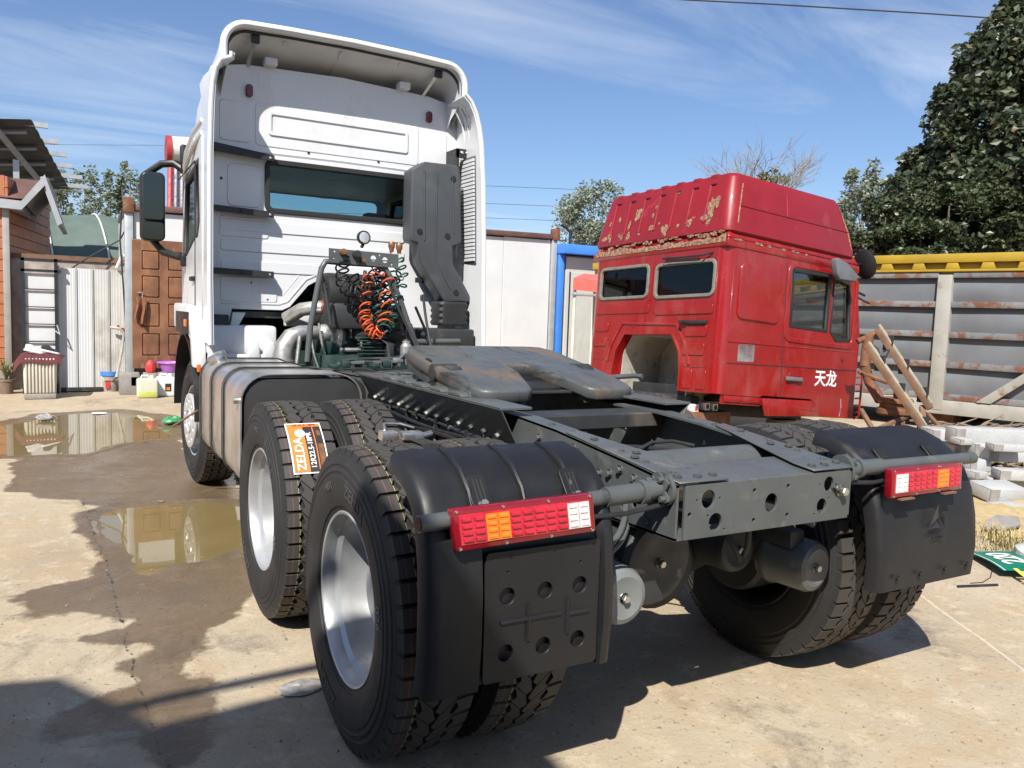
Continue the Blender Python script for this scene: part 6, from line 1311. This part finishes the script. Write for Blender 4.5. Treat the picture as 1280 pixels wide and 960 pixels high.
# canopy: corrugated sheet behind the house, seen from below; purlins lie on top of it and stick out
CYN = 15.0
c0, c1, c2, c3 = q3(-90, 146, CYN), q3(38, 149, CYN), q3(86, 236, CYN+4), q3(-90, 236, CYN+4)
can = thing('metal_canopy', 'dark corrugated metal canopy roof on protruding steel purlins behind the house', 'canopy', (c3.x, CYN, 0))
P = []; N = 72
for k in range(N+1):
    t = k/N; wv = Vector((0, 0, .035*abs(math.sin(t*PI*9)))); P.append([c0.lerp(c3, t)+wv, c1.lerp(c2, t)+wv])
MB().grid(P).build('roof_sheet', 'roof_dark', can, solid=.006)
for k, (px, py) in enumerate(((60, 158), (74, 178), (84, 194), (90, 208), (103, 222), (108, 234))):
    f = (py-150)/86; yy = CYN+4*f; e = q3(px, py, yy); st0 = c1.lerp(c2, min(1, max(0, f))); MB().box(st0.x-.5, e.x, e.y-.04, e.y+.04, max(e.z, st0.z+.05)-.045, max(e.z, st0.z+.05)+.045).build('purlin', 'galv', can)
for f in (.12, .33, .55, .78): p0_ = c0.lerp(c3, f); p1_ = c1.lerp(c2, f); MB().tube([p0_-Vector((0, 0, .07)), p1_-Vector((.15, 0, .07))], .04, 4).build('under_purlin', 'fascia', can)
MB().tube([c0.lerp(c1, .62)-Vector((0, 0, .12)), c3.lerp(c2, .86)-Vector((0, 0, .12))], .07, 4).build('rafter', 'fascia', can)
for px in (-60, 20): pz = q3(px, 200, CYN+.6); MB().box(pz.x-.05, pz.x+.05, pz.y-.05, pz.y+.05, 0, pz.z).build('canopy_post', 'galv', can)
# ---- green tarp tunnel greenhouse and low wall
gh = thing('tunnel_greenhouse', 'green tarpaulin tunnel greenhouse tied down with pale ropes behind the gate', 'greenhouse', (-1, 22, 0))
def arch(x, t): return (x, 22-3.0*math.cos(t), .8+2.95*math.sin(t)*(1+.012*math.sin(x*4)))
MB().grid([[arch(x, t) for t in np.linspace(.0, PI, 24)] for x in np.linspace(-5, 3, 30)]).build('tarpaulin', 'tarp_green', gh, angle=60)
for x in (-3.4, -2.35, -1.15, .1, 1.3): MB().tube([Vector(arch(x+.3*(1-t), t))*1.0+Vector((0, -.03, .02)) for t in np.linspace(.05, 1.7, 14)], .022, 6).build('rope', 'rope', gh)
MB().box(-5, 3, 18.85, 19.0, 0, 2.25).build('end_wall', 'dirty_wall', gh)
yw = thing('yard_wall', 'low dirty plastered wall topped with bricks behind the white gate', 'wall', (-1.5, 13, 0)); MB().box(-3.2, -1.1, 12.9, 13.1, 0, 2.16).build('wall', 'dirty_wall', yw); MB().box(-3.2, -1.1, 12.87, 13.13, 2.16, 2.24).build('coping', 'rust_light', yw)
tag(MB().tube([q3(85, 338, 12.6), q3(110, 322, 12.7), q3(150, 300, 12.8), q3(158, 285, 12.5)], .012, 6).tube([q3(152, 262, 12.2), q3(150, 300, 12.2), q3(155, 370, 12.2), q3(158, 420, 12.2)], .014, 6).build('yard_cable', 'wire', None), 'black cable looping from the cabin corner over the gate', 'cable')
tag(MB().tube([q3(146, 335, 12.25), q3(152, 322, 12.25), q3(160, 317, 12.2)], .03, 8).build('bent_conduit', 'rope', None), 'short bent cream conduit above the gate corner', 'pipe')
# ---- solar water heater on the cabin roof
sw_ = thing('solar_water_heater', 'rusty white solar water heater drum on pinkish tubes above the cabin', 'water heater', (-.3, 12.5, 3.05))
t0, t1 = q3(209, 187, 12.4), q3(262, 189, 12.4)
MB().tube([t0, t1], .22, 24).build('drum', 'tank_white', sw_); MB().tube([t0-Vector((.02, 0, 0)), t0+Vector((.06, 0, 0))], .235, 24).build('drum_end', 'tank_red', sw_)
for k in range(6): px = 213+k*7.5; MB().tube([q3(px, 200, 12.35), q3(px-.5, 262, 12.1)], .045, 8).build('leg' if k == 0 else 'vacuum_tube', 'tank_red' if k == 0 else 'tube_dark', sw_)
for z in (3.25, 3.7): MB().tube([(t0.x, 12.2+.12*(z-3), z), (t1.x, 12.2+.12*(z-3), z)], .015, 6).build('rail', 'tube_dark', sw_)
# ---- things in front of the gate
def ground_at(px, py): return bp(px, py, 'z', 0)
c = ground_at(51, 497); w = .42
bn = thing('storage_bin', 'tall cream ribbed plastic bin with a maroon cloth thrown over it', 'bin', c)
b = MB()
for k in range(9): x = c.x-w/2*.86+k*w*.86/8-.01; b.hexa([(x, c.y-.225, .1), (x+.02, c.y-.225, .1), (x+.02, c.y-.19, .1), (x, c.y-.19, .1), (x, c.y-.24, .62), (x+.02, c.y-.24, .62), (x+.02, c.y-.2, .62), (x, c.y-.2, .62)])
stuff(b.build('rib', 'cream_plastic', bn, bevel=.004)); MB().hexa([(c.x-w*.5, c.y-.2, .07), (c.x+w*.5, c.y-.2, .07), (c.x+w*.5, c.y+.2, .07), (c.x-w*.5, c.y+.2, .07), (c.x-w*.54, c.y-.22, .66), (c.x+w*.54, c.y-.22, .66), (c.x+w*.54, c.y+.22, .66), (c.x-w*.54, c.y+.22, .66)]).build('body', 'cream_plastic', bn, bevel=.03, seg=3); MB().box(c.x-w*.5, c.x+w*.5, c.y-.23, c.y+.23, .0, .08).build('base', 'concrete_block', bn, bevel=.015)
P = []
for u in np.linspace(-1, 1, 15): P.append([(c.x+u*.31+.03*v, c.y+v*.26, (.675+.012*math.sin(7*u)) if abs(u) < .78 and abs(v) < .85 else .675-.16*max(0, abs(u)-.75)/.25*(.8 if u < 0 else .3)-.2*max(0, -v-.85)/.15*(.62+.08*math.sin(5*u))) for v in np.linspace(-1, 1, 11)])
tag(MB().grid(P).build('maroon_cloth', 'maroon_cloth', None, solid=.012, angle=60), 'maroon cloth draped over the cream bin', 'cloth')
for dx, mm, lab in ((-.08, 'shoe_white', 'white canvas shoe drying on the maroon cloth'), (.13, 'shoe_black', 'black shoe with white sole drying on the maroon cloth')):
    s_ = thing('shoe', lab, 'shoe', (c.x+dx, c.y, .69), 'shoes on the bin'); MB().prism(rrect(-.14, .14, -.045, .045, .04), 0, .03, 'z', Matrix.Translation((c.x+dx, c.y-.02, .692)) @ Matrix.Rotation(.25, 4, 'Y')).build('sole', 'shoe_white', s_, bevel=.008); MB().prism([(-.13, .03), (.13, .03), (.12, .06), (.02, .07), (-.04, .11), (-.13, .1)], -.038, .038, 'y', Matrix.Translation((c.x+dx, c.y-.02, .692)) @ Matrix.Rotation(.25, 4, 'Y')).build('upper', mm, s_, bevel=.012, seg=2)
def jerry(px, py, w, h, m, lab, liquid=False):
    c = ground_at(px, py); j = thing('jerrycan', lab, 'jerrycan', c, 'jerrycans by the door')
    b = MB().prism(rrect(-w/2, w/2, 0, h*.86, .04), -.13, .13, 'y', Matrix.Translation(c)); b.build('body', m, j, bevel=.03, seg=3)
    MB().cyl(c+Vector((w*.25, 0, h*.85)), c+Vector((w*.25, 0, h)), .035, n=14).build('cap', m, j); MB().tube([c+Vector((-w*.3, 0, h*.84)), c+Vector((-w*.25, 0, h*.97)), c+Vector((.05*w, 0, h*.97)), c+Vector((.1*w, 0, h*.84))], .018, 8).build('handle', m, j)
    if liquid: MB().box(c.x-w*.44, c.x+w*.44, c.y-.134, c.y-.128, .02, h*.3).build('liquid_level', 'liquid', j, bevel=.003)
    else: MB().box(c.x-.02, c.x+.07, c.y-.136, c.y-.13, h*.25, h*.58).build('label', 'black_label', j); MB().box(c.x+.0, c.x+.05, c.y-.14, c.y-.1365, h*.3, h*.42).build('label_flame', 'orange_label', j)
jerry(184, 497, .30, .36, 'jerry_yellow', 'yellowish jerrycan with green liquid in front of the panelled door', True); jerry(207, 495, .28, .37, 'jerry_white', 'white jerrycan with a black label beside the yellowish one')
c = ground_at(208, 489); c.y = 11.72
tag(MB().lathe([(0, .37), (.13, .37), (.2, .52), (.22, .525), (.215, .54), (.19, .53), (.12, .39), (0, .39)], 28, Matrix.Translation((c.x+.02, c.y, 0))).build('wash_basin', 'purple', None), 'purple plastic wash basin standing on a block by the door', 'basin')
tag(MB().box(c.x-.2, c.x+.24, c.y-.16, c.y+.16, 0, .365).build('concrete_block', 'concrete_block', None, bevel=.015), 'rough grey concrete block under the purple basin', 'block')
p = q3(188, 463, 11.7); tag(MB().lathe([(0, 0), (.07, .01), (.09, .08), (.06, .16), (.03, .2), (0, .2)], 9, Matrix.Translation((p.x, p.y, .365))).build('red_bag', 'bag_red', None), 'small crumpled red and black bag next to the purple basin', 'bag')
tag(MB().box(p.x-.11, p.x+.09, p.y-.1, p.y+.1, 0, .364).build('concrete_block', 'concrete_block', None, bevel=.015), 'rough grey concrete block under the small red bag', 'block')
c = ground_at(138, 489); bk = thing('paint_bucket', 'dirty paint bucket with blue rim standing by the gate foot', 'bucket', c)
MB().lathe([(0, 0), (.13, 0), (.155, .3), (.15, .3), (.12, .03), (0, .03)], 24, Matrix.Translation(c)).build('body', 'bucket_grey', bk); MB().lathe([(.145, .27), (.165, .27), (.168, .34), (.15, .34), (.145, .27)], 24, Matrix.Translation(c)).build('rim', 'blue_rim', bk); MB().tube([c+Vector((-.16, -.01, .3)), c+Vector((-.1, -.16, .2)), c+Vector((.1, -.16, .2)), c+Vector((.16, -.01, .3))], .006, 6).build('handle', 'galv', bk); MB().box(c.x-.08, c.x-.01, c.y-.15, c.y-.138, .06, .2).build('label', 'bag_red', bk)
c = ground_at(130, 487); c.y += .25; tag(MB().box(c.x-.15, c.x+.2, c.y-.1, c.y+.1, 0, .5).box(c.x-.17, c.x+.24, c.y-.13, c.y+.12, .5, .54).build('wooden_stool', 'dirty_wall', None, bevel=.01), 'grimy square stool against the stained gate sheet', 'stool')
tag(MB().tube([q3(138, 409, 12.2), q3(150, 411, 12.15), q3(155, 416, 12.15), q3(152, 440, 12.1), q3(146, 470, 11.95), ground_at(132, 486)+Vector((0, 0, .02)), ground_at(120, 489)+Vector((0, 0, .02))], .022, 8).build('garden_hose', 'bucket_grey', None), 'grey hose hanging from the tap down the gate to the ground', 'hose')
tp_ = q3(152, 411, 12.2); tag(MB().tube([tp_+Vector((-.14, 0, .01)), tp_+Vector((.03, 0, 0)), tp_+Vector((.04, 0, -.06))], .018, 8).tube([tp_+Vector((-.05, 0, .0)), tp_+Vector((-.05, 0, .06))], .02, 8).build('water_tap', 'tank_red', None), 'red water tap on the gate above the hose', 'tap')
c = ground_at(8, 492); pp = thing('potted_plant', 'potted spiky plant at the foot of the house wall', 'plant', c); MB().lathe([(0, 0), (.09, 0), (.12, .2), (.13, .2), (.13, .23), (.11, .23), (.1, .18), (0, .18)], 20, Matrix.Translation(c)).build('pot', 'terracotta', pp)
b = MB(); r = random.Random(9)
for k in range(40):
    t = r.uniform(0, 2*PI); l = r.uniform(.25, .5); d = Vector((math.cos(t), math.sin(t), 0))*l*r.uniform(.2, .7); p = c+Vector((0, 0, .2)); w_ = Vector((-math.sin(t), math.cos(t), 0))*.012
    b.add([p-w_, p+w_, p+d*.5+Vector((0, 0, l*.7))+w_*.8, p+d*.5+Vector((0, 0, l*.7))-w_*.8, p+d+Vector((0, 0, l*.6))], [(0, 1, 2, 3), (3, 2, 4)])
b.build('leaves', 'leaf_pot', pp)
# ---- litter on the concrete
def crumple(px, py, s, m, nm, lab, cat, flat=.5, seed=1):
    c = bp(px, py, 'z', 0); P = []
    for i in range(9): P.append([(c.x+s*(1+.35*mnoise.noise(Vector((math.cos(a)*1.5, math.sin(a)*1.5, seed+i*.4))))*math.sin(PI*i/8+.02)*math.cos(a), c.y+s*.7*math.sin(PI*i/8+.02)*math.sin(a)*(1+.35*mnoise.noise(Vector((a, i*.5, seed)))), s*flat*(1-math.cos(PI*i/8))/2*(1+.4*mnoise.noise(Vector((math.cos(a)*2, math.sin(a)*2, seed*3+i*.7))))) for a in np.linspace(0, 2*PI, 15)[:-1]])
    b = MB().grid([list(r_)+[r_[0]] for r_ in P]); tag(b.build(nm, m, None, angle=20), lab, cat)
crumple(376, 861, .1, 'bag_clear', 'plastic_scrap', 'crumpled grey plastic scrap on the concrete beside the rear tyre', 'litter', .14, 2)
crumple(57, 526, .12, 'bag_clear', 'plastic_bag', 'clear crumpled plastic bag in the far puddle', 'litter', .7, 4); crumple(124, 517, .1, 'white_label', 'paper_scrap', 'white paper scrap at the edge of the far puddle', 'litter', .15, 5); crumple(216, 531, .13, 'bag_green', 'green_bag', 'crumpled green plastic bag by the front wheel', 'litter', .8, 6)
crumple(201, 628, .025, 'wood' if 'wood' in MATS else 'sticks', 'pebble', 'dark pebble at the rim of the near puddle', 'stone', .6, 7)
# loose grit
b = MB(); r = random.Random(12)
for k in range(420):
    px = r.uniform(0, 1280); py = r.uniform(600, 960) if r.random() < .8 else r.uniform(500, 600); c = bp(px, py, 'z', 0); s = r.uniform(.003, .009)
    b.add([c+Vector((s*r.uniform(-1, 1), s*r.uniform(-1, 1), s*r.uniform(-.2, 1.2))) for _ in range(4)], [(0, 1, 2), (0, 2, 3), (0, 3, 1), (1, 3, 2)])
stuff(tag(b.build('loose_grit', 'concrete_block', None, angle=10), 'scattered loose grit and small stones on the concrete', 'grit'))
# ---- blue and white site cabin, red canopy behind the red cab
bx0 = 7.14; zt = q3(700, 305, 11.9).z
bc = thing('site_cabin', 'white site cabin with bright blue corner post and roof edge', 'cabin', (bx0+2, 12.5, 0))
for k in range(6): MB().box(bx0+.2+k*.9, bx0+.2+k*.9+.892, 11.920, 12.000, .1, zt-.25).build('panel', 'panel_grey', bc, bevel=.01, seg=1)
MB().box(bx0, bx0+.13, 11.880, 12.020, 0, zt-.1).build('corner_post', 'blue_paint', bc, bevel=.01); MB().box(bx0-.02, bx0+5.8, 11.700, 14.5, zt-.2, zt).build('roof_edge', 'blue_paint', bc, bevel=.012); MB().box(bx0+.1, bx0+5.7, 12.010, 14.3, 0, zt-.22).build('core', 'panel_grey', bc)
dq = q3(714, 340, 11.900); MB().box(dq.x, dq.x+.95, 11.900, 11.915, .1, dq.z).build('door', 'panel_grey', bc, bevel=.004, seg=1)
MB().box(dq.x-.03, dq.x-.002, 11.900, 11.918, .1, dq.z).build('door_gap', 'seal', bc)
lp = thing('yard_lamp', 'curved black twin-arm lamp above the blue roof edge', 'lamp', (q3(713, 300, 13).x, 13, zt)); pz = q3(713, 288, 13); MB().tube([(pz.x, 13, zt), (pz.x, 13, pz.z)], .035, 8).build('pole', 'black_metal', lp)
for s in (-1, 1): MB().tube([(pz.x, 13, pz.z-.05), (pz.x+s*.12, 13, pz.z+.05), (pz.x+s*.25, 13, pz.z+.1)], .03, 8).build('arm', 'black_metal', lp)
rc_ = thing('red_canopy', 'faded red market canopy on pale poles behind the red cab', 'canopy', (9, 9, 0))
k0 = q3(716, 362, 9.0); k1 = Vector((k0.x+6.5, 8.4, k0.z)); 
P = []
for u in np.linspace(0, 1, 20): P.append([(k0.x+(k1.x-k0.x)*u+yy*.88*(1-u), 9.0-u*.6+yy, k0.z+zz_-.04*abs(math.sin(u*9))) for yy, zz_ in ((0, 0), (.02, .2), (1.1, .36), (2.3, .2), (2.32, .02))])
MB().grid(P).build('cover', 'canopy_red', rc_, angle=50)
for u in (0, .33, .66, 1):
    for yy in (.05, 2.25): x = k0.x+(k1.x-k0.x)*u+.03+yy*.88*(1-u); MB().tube([(x, 9.0-u*.6+yy, 0), (x, 9.0-u*.6+yy, k0.z+.1)], .03, 8).build('pole', 'rope', rc_)
MB().tube([(k0.x, 9.02, k0.z-.08), (k1.x, 8.42, k0.z-.08)], .022, 6).build('rail', 'galv', rc_)
# ---- overhead wires
def wire(pts, dep0, dep1, r, lab):
    n = len(pts); tag(MB().tube([pt(px, py, dep0+(dep1-dep0)*i/(n-1)) for i, (px, py) in enumerate(pts)], r, 5).build('overhead_wire', 'wire', None), lab, 'wire', 'overhead wires')
wire([(700, -12), (860, 0), (960, 5), (1060, 11), (1160, 17), (1290, 26)], 22, 22, .02, 'thick overhead wire crossing the sky towards the dark tree')
for k, y in enumerate((232, 254, 272)): wire([(400, y-6), (600, y), (700, y+4), (780, y+8)], 45, 45, .012, ('upper', 'middle', 'lowest')[k]+' of three thin wires in front of the grey-green tree')
wire([(20, 180), (90, 181), (170, 181.5), (240, 182)], 45, 45, .01, 'single thin wire above the young poplars')

# ================================================================ trees
def tree(name, label, base, trunk_h, crown_c, crown_r, nclump, nleaf, leaf, m, bark='bark', cone=0, spread=.35, branches=10, group=None, seed=0, trunk_r=None, droop=0):
    rg = np.random.default_rng(seed); base = Vector(base); cc = Vector(crown_c); t = thing(name, label, 'tree', base, group)
    tr = trunk_r or max(.06, crown_r[2]*.045)
    b = MB().tube([base, base.lerp(Vector((cc.x, cc.y, cc.z)), .5), cc, cc+Vector((0, 0, crown_r[2]*.6))], [tr, tr*.8, tr*.5, tr*.15], 8)
    C = []
    while len(C) < nclump:
        v = rg.normal(size=3); v /= np.linalg.norm(v); rad = rg.uniform(.35, 1)**.45; v *= rad
        if cone: v[:2] *= (1-cone*(v[2]+1)/2)
        C.append(np.array(cc)+v*np.array(crown_r))
    for k in range(branches):
        c_ = Vector(C[k*len(C)//branches]); s_ = base.lerp(cc, .55)+Vector((0, 0, rg.uniform(-.1, .6)*crown_r[2])); b.tube([s_, s_.lerp(c_, .5)+Vector((0, 0, -.05*crown_r[2])), c_], [tr*.4, tr*.22, tr*.06], 5)
    b.build('trunk', bark, t)
    C = np.array(C); per = nleaf//nclump; idx_ = np.repeat(np.arange(len(C)), per); cr = spread*np.array(crown_r)
    csz = rg.uniform(.6, 1.3, size=len(C))[idx_][:, None]
    g = rg.normal(size=(len(idx_), 3)); g *= np.minimum(1, 1.6/np.linalg.norm(g, axis=1))[:, None]
    Pn = C[idx_]+g*cr*csz*.55
    n = len(Pn); L = leaf*rg.uniform(.6, 1.3, size=(n, 1)); d = rg.normal(size=(n, 3)); d[:, 2] = d[:, 2]*.5-droop; d /= np.linalg.norm(d, axis=1)[:, None]
    s = rg.normal(size=(n, 3)); s -= d*(s*d).sum(1)[:, None]; s /= np.linalg.norm(s, axis=1)[:, None]; nn = np.cross(d, s)
    v0 = Pn; v1 = Pn+d*L*.5+s*L*.3+nn*L*.06; v2 = Pn+d*L; v3 = Pn+d*L*.5-s*L*.3+nn*L*.06
    V_ = np.stack([v0, v1, v2, v3], 1).reshape(-1, 3); F_ = np.arange(n*4).reshape(-1, 4)
    me_ = bpy.data.meshes.new('crown'); me_.from_pydata(V_.tolist(), [], F_.tolist()); me_.materials.append(MATS[m]); o = bpy.data.objects.new('crown', me_); COL.objects.link(o); child(o, t); o['kind'] = 'stuff'
    return t
def T(px, py, dep, z=0): p = pt(px, py, dep); return (p.x, p.y, z)
def Cc(px, py, dep): return tuple(pt(px, py, dep))
# big dark broadleaf on the right
tree('broadleaf_tree', 'tall dark glossy broadleaf tree rising behind the yellow-railed cargo body', T(1272, 480, 18), 1, Cc(1272, 200, 18), (3.25, 3.0, 3.5), 190, 62000, .19, 'leaf_dark', cone=.6, spread=.145, branches=40, seed=6, droop=.45)
tree('broadleaf_tree', 'dark broadleaf tree with drooping leaves leaning in beside the tall one', T(1170, 480, 19), 1, Cc(1178, 262, 19), (1.3, 1.6, 1.5), 46, 14000, .18, 'leaf_dark', spread=.27, seed=2, droop=.35)
for k, (px, py, dep, rx, rz, lab) in enumerate(((1105, 300, 17, .9, .8, 'mid-green shrub rising just past the red cab roof'), (1185, 280, 16.5, 1.2, .95, 'dense rounded shrub above the yellow rail before the dark tree'), (1262, 292, 16.2, 1.2, .7, 'bright-topped shrub above the yellow rail at the dark tree foot'), (1150, 310, 16, 1.0, .5, 'low shrub peeping over the yellow rail'))):
    tree('shrub', lab, T(px, 480, dep), 1, Cc(px, py, dep), (rx, rx, rz), 34, 8500, .11, 'leaf_hedge' if k != 0 else 'leaf_dark', spread=.26, seed=10+k, group='shrubs behind the cargo body')
tree('poplar_tree', 'pale grey-green poplar standing between the red cab and the dark tree', T(1078, 480, 34), 1, Cc(1078, 262, 34), (1.3, 1.3, 2.2), 40, 4200, .2, 'leaf_poplar', spread=.26, seed=20, bark='pale_bark', cone=.35)
tree('willow_tree', 'round grey-green tree above the blue cabin roof', T(738, 480, 36), 1, Cc(738, 278, 36), (1.75, 1.7, 2.0), 60, 7000, .17, 'leaf_poplar', spread=.24, seed=21, bark='pale_bark')
for k, (px, py, rx, rz) in enumerate(((72, 245, .7, 1.3), (106, 243, 1.0, 1.35), (138, 246, .7, 1.25), (163, 240, .75, 1.5))):
    tree('young_poplar', ('thin young poplar just above the house porch', 'fullest young poplar above the green tarpaulin', 'narrow young poplar between two others above the tarpaulin', 'young poplar beside the cabin corner above the tarpaulin')[k], T(px, 480, 38), 1, Cc(px, py, 38), (rx, rx, rz), 24, 1100, .17, 'leaf_mid', spread=.26, seed=30+k, bark='pale_bark', cone=.4, group='young poplars behind the greenhouse')
# leafless tree
rgb = random.Random(5); bt = thing('bare_tree', 'leafless spreading tree rising behind the red roof fairing', 'tree', T(948, 480, 30)); b = MB()
def grow(p, d, L, r, lev):
    n = 4; pts = [p]; q_ = p
    for i in range(n): d = (d+Vector((rgb.gauss(0, .1), rgb.gauss(0, .1), .05))).normalized(); q_ = q_+d*L/n; pts.append(q_)
    b.tube(pts, [r*(1-.5*i/n) for i in range(n+1)], 5 if lev > 1 else 4)
    if lev == 0: return
    for k in range(4 if lev > 1 else 3):
        f = pts[rgb.randint(2, n)]; ax = Vector((rgb.gauss(0, 1), rgb.gauss(0, 1), rgb.gauss(.0, .4))).normalized(); grow(f, (d*1.1+ax*.75).normalized(), L*rgb.uniform(.55, .8), r*.55, lev-1)
base = Vector(T(948, 480, 30)); cb = pt(948, 262, 30); b.tube([base, cb], [.16, .1], 8)
for k in range(9): th = k*2*PI/9; grow(cb-Vector((0, 0, .3)), Vector((math.cos(th)*.85, math.sin(th)*.85, .75)).normalized(), 1.45, .035, 3)
b.build('branches', 'pale_bark', bt)
tree('broadleaf_tree', 'small leafy clump low in the bare tree behind the red fairing', T(972, 480, 31), 1, Cc(968, 222, 31), (.5, .5, .35), 12, 900, .14, 'leaf_mid', seed=41)
